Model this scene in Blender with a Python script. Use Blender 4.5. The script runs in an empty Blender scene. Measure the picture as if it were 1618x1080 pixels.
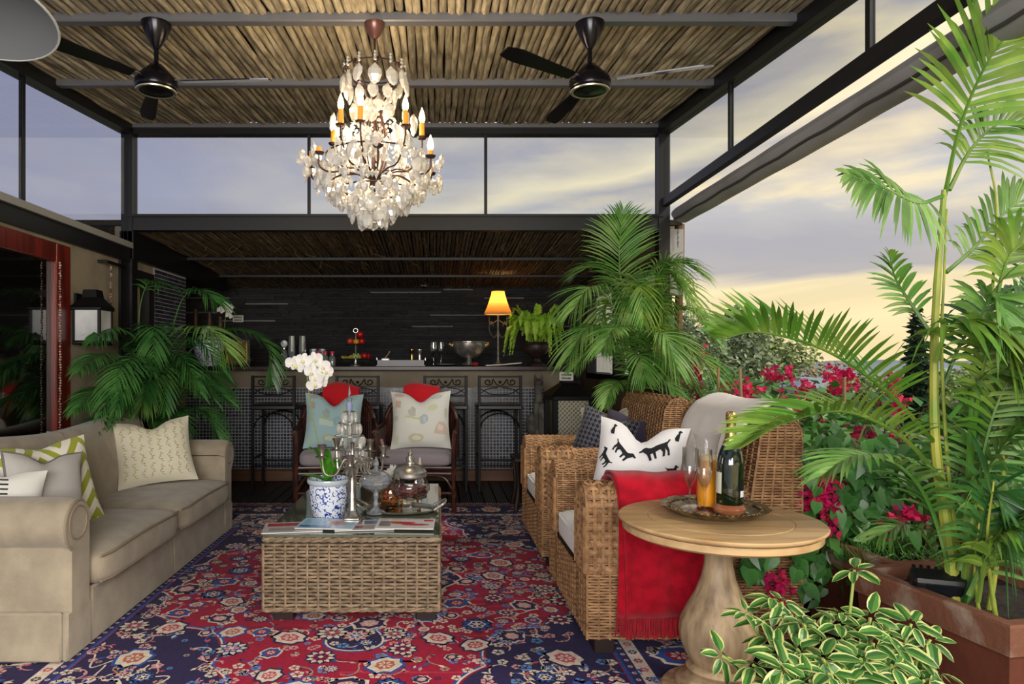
import bpy, math, random
from mathutils import Vector, Matrix, noise
from mathutils.geometry import tessellate_polygon
R = random.Random(7)
PI = math.pi
rad = math.radians
sc = bpy.context.scene
COL = sc.collection
V3 = Vector

# ---------------------------------------------------------------- camera, world, sun, exposure
FPX, CX, CY, H = 1075.0, 690.0, 570.0, 1.3
cam_d = bpy.data.cameras.new('camera')
cam = bpy.data.objects.new('camera', cam_d)
COL.objects.link(cam)
cam.location = (0, 0, H)
cam.rotation_euler = (PI / 2, 0, 0)
cam_d.sensor_width = 36
cam_d.lens = FPX / 1618 * 36
cam_d.shift_x = (809 - CX) / 1618
cam_d.shift_y = (CY - 540) / 1618
cam_d.clip_end = 2000
sc.camera = cam
sc.view_settings.view_transform = 'Standard'
sc.view_settings.look = 'None'
sc.view_settings.exposure = 0.6
sc.view_settings.gamma = 1
sc.view_settings.use_curve_mapping = False
sc.cycles.max_bounces = 8
sc.cycles.diffuse_bounces = 4
sc.cycles.glossy_bounces = 4
sc.cycles.transmission_bounces = 6
sc.cycles.transparent_max_bounces = 12
sc.cycles.sample_clamp_indirect = 6
sc.cycles.caustics_reflective = False
sc.cycles.caustics_refractive = False


def lin(h):
    h = h.lstrip('#')
    out = []
    for i in (0, 2, 4):
        c = int(h[i:i + 2], 16) / 255
        out.append(c / 12.92 if c <= .04045 else ((c + .055) / 1.055) ** 2.4)
    return (out[0], out[1], out[2], 1)


def make_world():
    w = bpy.data.worlds.new('evening_sky')
    sc.world = w
    w.use_nodes = True
    nt = w.node_tree
    nt.nodes.clear()
    N, L = nt.nodes.new, nt.links.new
    out = N('ShaderNodeOutputWorld'); bg = N('ShaderNodeBackground')
    L(bg.outputs[0], out.inputs[0])
    tc = N('ShaderNodeTexCoord')
    sep = N('ShaderNodeSeparateXYZ'); L(tc.outputs['Generated'], sep.inputs[0])
    # base gradient with height
    ramp = N('ShaderNodeValToRGB'); L(sep.outputs['Z'], ramp.inputs[0])
    cr = ramp.color_ramp
    stops = [(0.0, 'e2cf9f'), (.05, 'e6d1a0'), (.10, 'dfcfa8'), (.15, 'c2bdb4'), (.22, 'bdbcbc'), (.32, 'b4b1b4'), (.5, 'a3a4b4'), (1, '9ea2ba')]
    cr.elements[0].position = stops[0][0]; cr.elements[0].color = lin(stops[0][1])
    cr.elements[1].position = 1; cr.elements[1].color = lin(stops[-1][1])
    for p, c in stops[1:-1]:
        e = cr.elements.new(p); e.color = lin(c)
    # cooler, more violet towards the left (-X)
    azr = N('ShaderNodeMapRange'); L(sep.outputs['X'], azr.inputs[0])
    azr.inputs[1].default_value = .0; azr.inputs[2].default_value = -.6; azr.inputs[3].default_value = 0; azr.inputs[4].default_value = .92
    mix1 = N('ShaderNodeMixRGB'); L(azr.outputs[0], mix1.inputs[0]); L(ramp.outputs[0], mix1.inputs[1])
    mix1.inputs[2].default_value = lin('8085ab')
    # streaky clouds
    mp = N('ShaderNodeMapping'); L(tc.outputs['Generated'], mp.inputs[0])
    mp.inputs['Scale'].default_value = (2.2, 2.2, 8.5); mp.inputs['Rotation'].default_value = (0, rad(10), 0)
    mp.inputs['Location'].default_value = (.35, .2, .62)
    n1 = N('ShaderNodeTexNoise'); L(mp.outputs[0], n1.inputs[0])
    n1.inputs['Scale'].default_value = 1.3; n1.inputs['Detail'].default_value = 7; n1.inputs['Roughness'].default_value = .52; n1.inputs['Distortion'].default_value = .5
    r1 = N('ShaderNodeValToRGB'); L(n1.outputs[0], r1.inputs[0])
    r1.color_ramp.elements[0].position = .47; r1.color_ramp.elements[0].color = (0, 0, 0, 1)
    r1.color_ramp.elements[1].position = .66; r1.color_ramp.elements[1].color = (1, 1, 1, 1)
    rightw = N('ShaderNodeMapRange'); L(sep.outputs['X'], rightw.inputs[0])
    rightw.inputs[1].default_value = -.22; rightw.inputs[2].default_value = .2; rightw.inputs[3].default_value = .18; rightw.inputs[4].default_value = 1
    m = N('ShaderNodeMath'); m.operation = 'MULTIPLY'; L(r1.outputs[0], m.inputs[0]); L(rightw.outputs[0], m.inputs[1])
    mix2 = N('ShaderNodeMixRGB'); L(m.outputs[0], mix2.inputs[0]); L(mix1.outputs[0], mix2.inputs[1]); mix2.inputs[2].default_value = lin('f6e3b4')
    # grey cloud bands
    mp2 = N('ShaderNodeMapping'); L(tc.outputs['Generated'], mp2.inputs[0])
    mp2.inputs['Scale'].default_value = (1.5, 1.5, 7.0); mp2.inputs['Rotation'].default_value = (0, rad(6), 0); mp2.inputs['Location'].default_value = (1.7, 3.1, .15)
    n2 = N('ShaderNodeTexNoise'); L(mp2.outputs[0], n2.inputs[0])
    n2.inputs['Scale'].default_value = 1.5; n2.inputs['Detail'].default_value = 6; n2.inputs['Roughness'].default_value = .5
    r2 = N('ShaderNodeValToRGB'); L(n2.outputs[0], r2.inputs[0])
    r2.color_ramp.elements[0].position = .44; r2.color_ramp.elements[0].color = (0, 0, 0, 1)
    r2.color_ramp.elements[1].position = .62; r2.color_ramp.elements[1].color = (.75, .75, .75, 1)
    el = N('ShaderNodeMapRange'); L(sep.outputs['Z'], el.inputs[0])
    el.inputs[1].default_value = .085; el.inputs[2].default_value = .14; el.inputs[3].default_value = 0; el.inputs[4].default_value = 1
    m2 = N('ShaderNodeMath'); m2.operation = 'MULTIPLY'; L(r2.outputs[0], m2.inputs[0]); L(el.outputs[0], m2.inputs[1])
    mix3 = N('ShaderNodeMixRGB'); L(m2.outputs[0], mix3.inputs[0]); L(mix2.outputs[0], mix3.inputs[1]); mix3.inputs[2].default_value = lin('9a9aa8')
    # the long grey bank low in the sky
    bank = N('ShaderNodeValToRGB'); 
    wob = N('ShaderNodeMath'); wob.operation = 'MULTIPLY_ADD'; L(n1.outputs[0], wob.inputs[0]); wob.inputs[1].default_value = .10; L(sep.outputs['Z'], wob.inputs[2])
    L(wob.outputs[0], bank.inputs[0])
    be = bank.color_ramp.elements
    be[0].position = .155; be[0].color = (0, 0, 0, 1); be[1].position = .172; be[1].color = (.85, .85, .85, 1)
    e = be.new(.205); e.color = (.8, .8, .8, 1); e = be.new(.245); e.color = (0, 0, 0, 1)
    mix4 = N('ShaderNodeMixRGB'); L(bank.outputs[0], mix4.inputs[0]); L(mix3.outputs[0], mix4.inputs[1]); mix4.inputs[2].default_value = lin('a09fa8')
    # one sunlit cloud streak rising to the right
    sx_ = N('ShaderNodeMath'); sx_.operation = 'MULTIPLY_ADD'; L(sep.outputs['X'], sx_.inputs[0]); sx_.inputs[1].default_value = -.265; L(sep.outputs['Z'], sx_.inputs[2])
    sn_ = N('ShaderNodeMath'); sn_.operation = 'MULTIPLY_ADD'; L(n2.outputs[0], sn_.inputs[0]); sn_.inputs[1].default_value = .16; L(sx_.outputs[0], sn_.inputs[2])
    st = N('ShaderNodeValToRGB'); L(sn_.outputs[0], st.inputs[0])
    se = st.color_ramp.elements
    se[0].position = .262; se[0].color = (0, 0, 0, 1); se[1].position = .345; se[1].color = (0, 0, 0, 1)
    e = se.new(.292); e.color = (.85, .85, .85, 1); e = se.new(.312); e.color = (.5, .5, .5, 1)
    sw = N('ShaderNodeMath'); sw.operation = 'MULTIPLY'; L(st.outputs[0], sw.inputs[0]); L(rightw.outputs[0], sw.inputs[1])
    mix5 = N('ShaderNodeMixRGB'); L(sw.outputs[0], mix5.inputs[0]); L(mix4.outputs[0], mix5.inputs[1]); mix5.inputs[2].default_value = lin('f8e9c0')
    L(mix5.outputs[0], bg.inputs[0])
    bg.inputs[1].default_value = .82


make_world()


def lamp(name, kind, loc, energy, color, rot=(0, 0, 0), size=.1, size_y=None, angle=None):
    d = bpy.data.lights.new(name, kind)
    d.energy = energy
    d.color = color[:3]
    if kind == 'AREA':
        d.size = size
        if size_y:
            d.shape = 'RECTANGLE'; d.size_y = size_y
    elif kind == 'SUN':
        d.angle = angle or .1
    else:
        d.shadow_soft_size = size
    o = bpy.data.objects.new(name, d)
    o.location = loc; o.rotation_euler = rot
    COL.objects.link(o)
    return o


# low evening sun, softened by thin cloud, from the open right-hand side
sun = lamp('sun', 'SUN', (8, -4, 8), 1.75, (1, .93, .8), angle=rad(14))
sun.rotation_euler = V3((-.62, .60, -.66)).to_track_quat('-Z', 'Y').to_euler()
# added soft fill light behind the camera, brightens the interior
fl = lamp('front_fill', 'AREA', (-.5, -2.2, 1.9), 215, (1, .97, .93), size=3.2, size_y=1.6)
fl.rotation_euler = V3((-.06, 1, .10)).to_track_quat('-Z', 'Y').to_euler()


# ---------------------------------------------------------------- materials
MATS = {}


def mat(name, col='808080', rough=.6, metal=0, col2=None, scale=6, stretch=(1, 1, 1), contrast=(.4, .6), bump=0, bscale=None,
        rnd=0, isl=0, attr=False, trans=0, spec=.5, sheen=0, detail=4, emit=None, estr=0, coat=0, alpha_glass=None):
    if name in MATS:
        return MATS[name]
    m = bpy.data.materials.new(name)
    MATS[name] = m
    m.use_nodes = True
    nt = m.node_tree
    N, L = nt.nodes.new, nt.links.new
    p = nt.nodes['Principled BSDF']
    out = nt.nodes['Material Output']
    p.inputs['Roughness'].default_value = rough
    p.inputs['Metallic'].default_value = metal
    p.inputs['Specular IOR Level'].default_value = spec
    if sheen:
        p.inputs['Sheen Weight'].default_value = sheen
    if coat:
        p.inputs['Coat Weight'].default_value = coat
        p.inputs['Coat Roughness'].default_value = .08
    if emit:
        p.inputs['Emission Color'].default_value = lin(emit)
        p.inputs['Emission Strength'].default_value = estr
    tc = N('ShaderNodeTexCoord'); mp = N('ShaderNodeMapping'); L(tc.outputs['Object'], mp.inputs[0])
    mp.inputs['Scale'].default_value = stretch
    if attr:
        a = N('ShaderNodeAttribute'); a.attribute_name = 'col'; src = a.outputs['Color']
    else:
        c = N('ShaderNodeRGB'); c.outputs[0].default_value = lin(col); src = c.outputs[0]
    if col2:
        n = N('ShaderNodeTexNoise'); L(mp.outputs[0], n.inputs[0]); n.inputs['Scale'].default_value = scale; n.inputs['Detail'].default_value = detail
        r = N('ShaderNodeMapRange'); L(n.outputs[0], r.inputs[0]); r.inputs[1].default_value = contrast[0]; r.inputs[2].default_value = contrast[1]
        mx = N('ShaderNodeMixRGB'); L(r.outputs[0], mx.inputs[0]); L(src, mx.inputs[1]); mx.inputs[2].default_value = lin(col2)
        if attr:
            mx.blend_type = 'MULTIPLY'
        src = mx.outputs[0]
    for kind, amt in (('o', rnd), ('i', isl)):
        if not amt:
            continue
        if kind == 'o':
            oi = N('ShaderNodeObjectInfo'); val = oi.outputs['Random']
        else:
            g = N('ShaderNodeNewGeometry'); val = g.outputs['Random Per Island']
        ma = N('ShaderNodeMath'); ma.operation = 'MULTIPLY_ADD'; L(val, ma.inputs[0]); ma.inputs[1].default_value = 2 * amt; ma.inputs[2].default_value = 1 - amt
        h = N('ShaderNodeHueSaturation'); L(ma.outputs[0], h.inputs['Value']); L(src, h.inputs['Color'])
        src = h.outputs[0]
    L(src, p.inputs['Base Color'])
    if bump:
        nb = N('ShaderNodeTexNoise'); L(mp.outputs[0], nb.inputs[0]); nb.inputs['Scale'].default_value = bscale or scale * 4; nb.inputs['Detail'].default_value = 5
        b = N('ShaderNodeBump'); b.inputs['Strength'].default_value = bump; b.inputs['Distance'].default_value = .01; L(nb.outputs[0], b.inputs['Height']); L(b.outputs[0], p.inputs['Normal'])
    if trans:
        t = N('ShaderNodeBsdfTranslucent'); L(src, t.inputs[0])
        ms = N('ShaderNodeMixShader'); ms.inputs[0].default_value = trans
        L(p.outputs[0], ms.inputs[1]); L(t.outputs[0], ms.inputs[2]); L(ms.outputs[0], out.inputs[0])
    return m


def glass_mat(name, tint='ffffff', base=.05, edge=.55, rough=.02, body=None, bodyf=0, blend=.35):
    """thin clear glass: see-through face on, mirror-like at the edges"""
    if name in MATS:
        return MATS[name]
    m = bpy.data.materials.new(name); MATS[name] = m
    m.use_nodes = True
    nt = m.node_tree; nt.nodes.clear()
    N, L = nt.nodes.new, nt.links.new
    out = N('ShaderNodeOutputMaterial')
    tr = N('ShaderNodeBsdfTransparent'); tr.inputs[0].default_value = lin(tint)
    gl = N('ShaderNodeBsdfGlossy'); gl.inputs['Roughness'].default_value = rough
    lw = N('ShaderNodeLayerWeight'); lw.inputs[0].default_value = blend
    mr = N('ShaderNodeMapRange'); L(lw.outputs['Facing'], mr.inputs[0]); mr.inputs[3].default_value = base; mr.inputs[4].default_value = edge
    ms = N('ShaderNodeMixShader'); L(mr.outputs[0], ms.inputs[0]); L(tr.outputs[0], ms.inputs[1]); L(gl.outputs[0], ms.inputs[2])
    last = ms
    if body:
        d = N('ShaderNodeBsdfDiffuse'); d.inputs[0].default_value = lin(body)
        m2 = N('ShaderNodeMixShader'); m2.inputs[0].default_value = bodyf; L(ms.outputs[0], m2.inputs[1]); L(d.outputs[0], m2.inputs[2]); last = m2
    L(last.outputs[0], out.inputs[0])
    return m


# ---------------------------------------------------------------- mesh helpers
def P(x, y, Y):
    return V3(((x - CX) * Y / FPX, Y, H - (y - CY) * Y / FPX))


def G(x, y, z=0):
    return P(x, y, (H - z) * FPX / (y - CY))


class MB:
    def __init__(s, m=None):
        s.v, s.f, s.c, s.m, s.col = [], [], [], m, None

    def add(s, vs, fs):
        o = len(s.v)
        if s.m is not None:
            vs = [s.m @ V3(v) for v in vs]
        s.v.extend(tuple(v) for v in vs)
        s.f.extend(tuple(i + o for i in f) for f in fs)
        s.c.extend([s.col] * len(fs))
        return s

    def box(s, x0, x1, y0, y1, z0, z1, b=0):
        if x0 > x1: x0, x1 = x1, x0
        if y0 > y1: y0, y1 = y1, y0
        if z0 > z1: z0, z1 = z1, z0
        if not b:
            return s.add([(x0, y0, z0), (x1, y0, z0), (x1, y1, z0), (x0, y1, z0), (x0, y0, z1), (x1, y0, z1), (x1, y1, z1), (x0, y1, z1)],
                         [(3, 2, 1, 0), (4, 5, 6, 7), (0, 1, 5, 4), (1, 2, 6, 5), (2, 3, 7, 6), (3, 0, 4, 7)])
        c = V3(((x0 + x1) / 2, (y0 + y1) / 2, (z0 + z1) / 2)); h = V3(((x1 - x0) / 2, (y1 - y0) / 2, (z1 - z0) / 2))
        b = min(b, h.x * .99, h.y * .99, h.z * .99)
        vs, ix = [], {}
        for sx in (-1, 1):
            for sy in (-1, 1):
                for sz in (-1, 1):
                    for a in range(3):
                        p = [sx * (h.x - b), sy * (h.y - b), sz * (h.z - b)]
                        p[a] = (sx, sy, sz)[a] * h[a]
                        ix[sx, sy, sz, a] = len(vs); vs.append(c + V3(p))
        fs = []
        for a in range(3):
            for sg in (-1, 1):
                q = []
                for u, w in ((-1, -1), (1, -1), (1, 1), (-1, 1)):
                    k = [0, 0, 0]; k[a] = sg; k[(a + 1) % 3] = u; k[(a + 2) % 3] = w
                    q.append(ix[k[0], k[1], k[2], a])
                fs.append(q if sg > 0 else q[::-1])
            bb, cc = (a + 1) % 3, (a + 2) % 3
            for sb in (-1, 1):
                for scn in (-1, 1):
                    k = [0, 0, 0]; k[bb] = sb; k[cc] = scn
                    k0, k1 = list(k), list(k); k0[a], k1[a] = -1, 1
                    q = [ix[(*k0, bb)], ix[(*k1, bb)], ix[(*k1, cc)], ix[(*k0, cc)]]
                    fs.append(q if sb * scn < 0 else q[::-1])
        for sx in (-1, 1):
            for sy in (-1, 1):
                for sz in (-1, 1):
                    q = [ix[sx, sy, sz, 0], ix[sx, sy, sz, 1], ix[sx, sy, sz, 2]]
                    fs.append(q if sx * sy * sz > 0 else q[::-1])
        return s.add(vs, fs)

    def tube(s, pts, r, n=8, cap=True, closed=False, flat=1.0):
        pts = [V3(p) for p in pts]
        k = len(pts)
        rs = r if isinstance(r, (list, tuple)) else [r] * k
        vs, fs = [], []
        t0 = None; nrm = None
        for i, p in enumerate(pts):
            a = pts[i - 1] if (i > 0 or closed) else p
            b = pts[(i + 1) % k] if (i < k - 1 or closed) else p
            t = (b - a)
            t = t.normalized() if t.length > 1e-9 else V3((0, 0, 1))
            if nrm is None:
                nrm = t.cross(V3((0, 0, 1)))
                if nrm.length < .05: nrm = t.cross(V3((0, 1, 0)))
                nrm.normalize()
            else:
                nrm = (nrm - t * nrm.dot(t))
                nrm = nrm.normalized() if nrm.length > 1e-6 else t.orthogonal().normalized()
            bn = t.cross(nrm)
            for j in range(n):
                an = 2 * PI * j / n
                vs.append(p + nrm * math.cos(an) * rs[i] + bn * math.sin(an) * rs[i] * flat)
        last = k if closed else k - 1
        for i in range(last):
            i2 = (i + 1) % k
            for j in range(n):
                j2 = (j + 1) % n
                fs.append((i * n + j, i * n + j2, i2 * n + j2, i2 * n + j))
        if cap and not closed:
            fs.append(tuple(range(n))[::-1]); fs.append(tuple((k - 1) * n + j for j in range(n)))
        return s.add(vs, fs)

    def lathe(s, prof, n=24, c=(0, 0, 0), rfun=None, a0=0, a1=2 * PI):
        full = abs(a1 - a0 - 2 * PI) < 1e-6
        cols = n if full else n + 1
        vs, fs = [], []
        for r, z in prof:
            for j in range(cols):
                a = a0 + (a1 - a0) * j / n
                rr = r * (rfun(a, z) if rfun else 1)
                vs.append((c[0] + rr * math.cos(a), c[1] + rr * math.sin(a), c[2] + z))
        for i in range(len(prof) - 1):
            for j in range(n):
                j2 = (j + 1) % cols
                fs.append((i * cols + j, i * cols + j2, (i + 1) * cols + j2, (i + 1) * cols + j))
        return s.add(vs, fs)

    def grid(s, fn, nu, nv, closeu=False):
        vs, fs = [], []
        cu = nu if closeu else nu + 1
        for j in range(nv + 1):
            for i in range(cu):
                vs.append(fn(i / nu, j / nv))
        for j in range(nv):
            for i in range(nu):
                i2 = (i + 1) % cu if closeu else i + 1
                fs.append((j * cu + i, j * cu + i2, (j + 1) * cu + i2, (j + 1) * cu + i))
        return s.add(vs, fs)

    def poly(s, pts):
        return s.add(pts, [tuple(range(len(pts)))])

    def prism(s, pts, d):
        """closed outline pts (3D, planar), thickened by vector d"""
        pts = [V3(p) for p in pts]; d = V3(d); n = len(pts)
        tris = tessellate_polygon([pts])
        fs = [tuple(t) for t in tris] + [tuple(i + n for i in t[::-1]) for t in tris]
        fs += [(i, (i + 1) % n, (i + 1) % n + n, i + n) for i in range(n)]
        return s.add(pts + [p + d for p in pts], fs)

    def ball(s, c, r, n=10, m=7, sq=(1, 1, 1)):
        c = V3(c)
        return s.grid(lambda u, v: c + V3((r * sq[0] * math.sin(PI * v) * math.cos(2 * PI * u), r * sq[1] * math.sin(PI * v) * math.sin(2 * PI * u), -r * sq[2] * math.cos(PI * v))), n, m, True)

    def mesh(s, name, smooth=True, angle=40):
        me = bpy.data.meshes.new(name)
        me.from_pydata(s.v, [], s.f)
        if any(c is not None for c in s.c):
            at = me.color_attributes.new('col', 'FLOAT_COLOR', 'CORNER')
            buf = []
            for f, c in zip(s.f, s.c):
                buf.extend((c or (1, 1, 1, 1)) * len(f))
            at.data.foreach_set('color', buf)
        me.update()
        if smooth:
            me.polygons.foreach_set('use_smooth', [True] * len(me.polygons))
            me.set_sharp_from_angle(angle=rad(angle))
        return me

    def build(s, name, m, parent=None, smooth=True, kind=None, label=None, angle=40):
        me = s.mesh(name, smooth, angle)
        me.materials.append(m)
        return put(name, me, parent, kind, label)


def put(name, me, parent=None, kind=None, label=None, loc=None, rot=None, scale=None):
    o = bpy.data.objects.new(name, me)
    COL.objects.link(o)
    if parent is not None: o.parent = parent
    if kind: o['kind'] = kind
    if label: o['label'] = label
    if loc is not None: o.location = loc
    if rot is not None: o.rotation_euler = rot
    if scale is not None: o.scale = scale if isinstance(scale, (tuple, list)) else (scale,) * 3
    return o


def tag(o, label, cat, group=None, kind=None):
    o['label'] = label; o['category'] = cat
    if group: o['group'] = group
    if kind: o['kind'] = kind
    return o


def thing(name, label, cat, loc=(0, 0, 0), rz=0, group=None):
    o = bpy.data.objects.new(name, None)
    o.empty_display_size = .1
    COL.objects.link(o)
    o.location = loc; o.rotation_euler = (0, 0, rz)
    return tag(o, label, cat, group)


def dup(root, loc, label, rz=None, scale=None, name=None):
    r = root.copy(); COL.objects.link(r); r.location = loc; r['label'] = label
    if rz is not None: r.rotation_euler = (r.rotation_euler[0], r.rotation_euler[1], rz)
    if scale: r.scale = (scale,) * 3
    for ch in list(root.children):
        c = ch.copy(); COL.objects.link(c); c.parent = r
        for g in ch.children:
            d = g.copy(); COL.objects.link(d); d.parent = c
    return r


def struct(name, mb, m, parent=None, smooth=False, label=None):
    o = mb.build(name, m, parent, smooth, 'structure' if parent is None else None, label)
    return o


def catmull(pts, n):
    pts = [V3(p) for p in pts]
    out = []
    k = len(pts) - 1
    for i in range(n + 1):
        t = i / n * k; a = min(int(t), k - 1); f = t - a
        p0 = pts[a - 1] if a > 0 else pts[0] * 2 - pts[1]
        p1, p2 = pts[a], pts[a + 1]
        p3 = pts[a + 2] if a + 2 <= k else pts[k] * 2 - pts[k - 1]
        out.append(.5 * ((2 * p1) + (p2 - p0) * f + (2 * p0 - 5 * p1 + 4 * p2 - p3) * f * f + (3 * p1 - p0 - 3 * p2 + p3) * f ** 3))
    return out


def weave(mb, S, U, Vl, pitch, stake, amp=.005, r=.005, jit=.0, stakes=None, sr=.006, gap=.94):
    """real basket weave over the surface S(u,v)->(point, normal); rows run along u and pass in and out of the stakes"""
    nr = max(1, round(Vl / pitch)); ns = max(2, round(U / stake)); du = U / ns
    e = 1e-3
    for k in range(nr):
        v = (k + .5) * Vl / nr
        hh = Vl / nr * .5
        A, B, C, D = [], [], [], []
        for i in range(ns * 2 + 1):
            u = i * du / 2
            p, n = S(u, v)
            off = 0 if i % 2 else amp * (1 if (i // 2 + k) % 2 else -1)
            off += R.uniform(-jit, jit)
            p1, _ = S(u, min(Vl, v + e)); p0, _ = S(u, max(0, v - e))
            tv = (p1 - p0).normalized()
            jz = R.uniform(-jit, jit)
            A.append(p + n * (off - r * .4) + tv * (hh * gap + jz)); B.append(p + n * (off + r) + tv * (hh * gap * .48 + jz))
            C.append(p + n * (off + r) + tv * (-hh * gap * .48 + jz)); D.append(p + n * (off - r * .4) + tv * (-hh * gap + jz))
        m = len(A); fs = []
        for i in range(m - 1):
            fs += [(i, i + 1, m + i + 1, m + i), (m + i, m + i + 1, 2 * m + i + 1, 2 * m + i), (2 * m + i, 2 * m + i + 1, 3 * m + i + 1, 3 * m + i)]
        mb.add(A + B + C + D, fs)
    if stakes is not None:
        for j in range(ns + 1):
            u = j * du
            q = []
            nn = max(2, int(Vl / .06))
            for i in range(nn + 1):
                p, n = S(u, Vl * i / nn)
                q.append(p + n * (amp * .35))
            stakes.tube(q, sr, 5)


def leaf_strip(mb, p, d, side, up, L, w, droop, seg=4, fold=.25, tipk=1.0):
    """one blade: starts at p, heads along d, bends down by droop*L at the tip"""
    prev = None
    vs, fs = [], []
    for i in range(seg + 1):
        t = i / seg
        c = p + d * (L * t) + V3((0, 0, -1)) * (droop * L * t * t)
        ww = w * (math.sin(PI * (.12 + .88 * t)) ** .7 if t < 1 else 0) * .5
        if i == seg: ww = w * .03
        vs += [c - side * ww + up * (ww * fold), c, c + side * ww + up * (ww * fold)]
    for i in range(seg):
        a = i * 3
        fs += [(a, a + 1, a + 4, a + 3), (a + 1, a + 2, a + 5, a + 4)]
    mb.add(vs, fs)


def frond(mb, pts, L, n=26, w=.03, droop=.35, bare=.22, lift=.25, rr=.008, tilt=0, rng=R, up_hint=(0, 0, 1)):
    q = catmull(pts, n)
    m = len(q)
    mb.tube(q, [rr * (1 - .8 * i / (m - 1)) for i in range(m)], 5)
    for i in range(1, m):
        t = i / (m - 1)
        if t < bare: continue
        T = (q[min(i + 1, m - 1)] - q[i - 1]).normalized()
        up = V3(up_hint)
        side = T.cross(up)
        if side.length < .15: side = T.cross(V3((0, -1, .3)))
        side.normalize(); nz = side.cross(T).normalized()
        if tilt:
            rot = Matrix.Rotation(tilt, 3, T); side = rot @ side; nz = rot @ nz
        tt = (t - bare) / (1 - bare)
        prof = (.45 + .55 * math.sin(PI * min(1, .2 + tt * .75))) * (1 - .45 * max(0, tt - .75) / .25)
        ang = rad(28 + 42 * tt)
        for sg in (-1, 1):
            d = (side * sg * math.cos(ang) + T * math.sin(ang) + nz * (lift + rng.uniform(-.08, .08))).normalized()
            blade_side = (T - d * T.dot(d)).normalized()
            l = L * prof * rng.uniform(.9, 1.08)
            leaf_strip(mb, q[i] + T * rng.uniform(-.01, .01), d, blade_side, nz, l, w * (.7 + .3 * prof), droop * rng.uniform(.7, 1.3))


def pillow_fn(w, h, t, chop=0):
    def fn(u, v, side):
        x = u * w / 2 * (1 - .09 * (1 - v * v) * abs(u) ** 3)
        z = v * h / 2 * (1 - .08 * (1 - u * u) * abs(v) ** 3) + h / 2
        z -= chop * h * math.exp(-(u / .32) ** 2) * ((v + 1) / 2) ** 2
        y = t / 2 * max(0, (1 - abs(u) ** 2.4) * (1 - abs(v) ** 2.4)) ** .6
        y *= 1 - chop * 1.2 * math.exp(-(u / .3) ** 2) * ((v + 1) / 2)
        return V3((x, y * side, z))
    return fn


def pillow(name, label, w, h, t, loc, az, lean, m, chop=0, roll=0, group=None, piping=None, n=16):
    fn = pillow_fn(w, h, t, chop)
    mb = MB()
    mb.grid(lambda u, v: fn(2 * u - 1, 2 * v - 1, -1), n, n)
    mb.grid(lambda u, v: fn(1 - 2 * u, 2 * v - 1, 1), n, n)
    o = mb.build(name, m, None, True, angle=70)
    o.location = loc
    o.rotation_euler = (Matrix.Rotation(az, 3, 'Z') @ Matrix.Rotation(-lean, 3, 'X') @ Matrix.Rotation(roll, 3, 'Y')).to_euler()
    tag(o, label, 'cushion', group)
    if piping:
        e = MB()
        k = 40
        ring = []
        for i in range(k):
            s4 = i / k * 4; q = int(s4); f = s4 - q
            u, v = [(-1 + 2 * f, -1), (1, -1 + 2 * f), (1 - 2 * f, 1), (-1, 1 - 2 * f)][q]
            ring.append(fn(u, v, -1))
        e.tube(ring, .006, 6, closed=True)
        e.build('piping', piping, o)
    return o, fn


def decal(fn, polys, m, parent, name, off=.003, attr=None):
    """flat print: 2-D outlines in (u,v) of a pillow laid over its front"""
    for item in polys:
        pts, c = item if isinstance(item, tuple) else (item, None)
        mb = MB()
        mb.col = c
        p2 = [V3((a, b, 0)) for a, b in pts]
        tris = [[p2[i] for i in t] for t in tessellate_polygon([p2])]
        for _ in range(1 if len(pts) > 14 else 2):
            nx = []
            for a, b, d in tris:
                ab, bd, da = (a + b) / 2, (b + d) / 2, (d + a) / 2
                nx += [[a, ab, da], [ab, b, bd], [da, bd, d], [ab, bd, da]]
            tris = nx
        for t in tris:
            mb.add([fn(max(-.98, min(.98, q.x)), max(-.98, min(.98, q.y)), -1) + V3((0, -off, 0)) for q in t], [(0, 1, 2)])
        mb.build(name, m, parent, False)

# ================================================================ THE SETTING
M_dark = mat('dark_steel', '131214', .45, .0, spec=.35, bump=.05, bscale=30)
M_steel = mat('brushed_steel', '7d7d82', .38, .55, bump=.05, bscale=50)
M_bronze = mat('bronze_black', '16131a', .22, .6, spec=.6)
M_beige = mat('beige_plaster', '8a7f6c', .8, col2='796f5e', scale=3, bump=.08, bscale=60)
M_tan = mat('tan_plaster', '6f6147', .85, col2='5d5138', scale=3)
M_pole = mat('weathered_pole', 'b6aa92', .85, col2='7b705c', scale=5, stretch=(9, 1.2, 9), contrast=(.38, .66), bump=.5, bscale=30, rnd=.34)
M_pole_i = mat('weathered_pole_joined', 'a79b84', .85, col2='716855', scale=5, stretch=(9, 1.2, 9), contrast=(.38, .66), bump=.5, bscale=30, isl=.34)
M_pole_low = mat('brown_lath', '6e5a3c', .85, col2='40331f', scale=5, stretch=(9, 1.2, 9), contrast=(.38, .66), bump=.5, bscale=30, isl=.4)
M_thatch = mat('dark_thatch', '17120c', .95, col2='2a2117', scale=12)
M_slate = mat('black_slate', '2b2b30', .5, col2='121214', scale=6, stretch=(1, 1, 4), bump=.5, bscale=18, rnd=.45, spec=.5)
M_slate_i = mat('black_slate_joined', '26262a', .55, col2='141416', scale=6, stretch=(1, 1, 4), bump=.5, bscale=18, isl=.45)
M_paleslate = mat('pale_slate', '8e8c88', .6, col2='55534f', scale=9, stretch=(1, 1, 5), bump=.5, bscale=18, rnd=.2)
M_plank = mat('dark_deck', '2b221d', .5, col2='1a1411', scale=4, stretch=(6, .6, 6), bump=.25, bscale=20, rnd=.25)
M_red = mat('red_timber', '6d1f14', .32, col2='4e140d', scale=4, stretch=(6, 6, .8), bump=.06, spec=.6)
M_pane = glass_mat('window_glass', 'f4f6f8', .012, .2)
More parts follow.
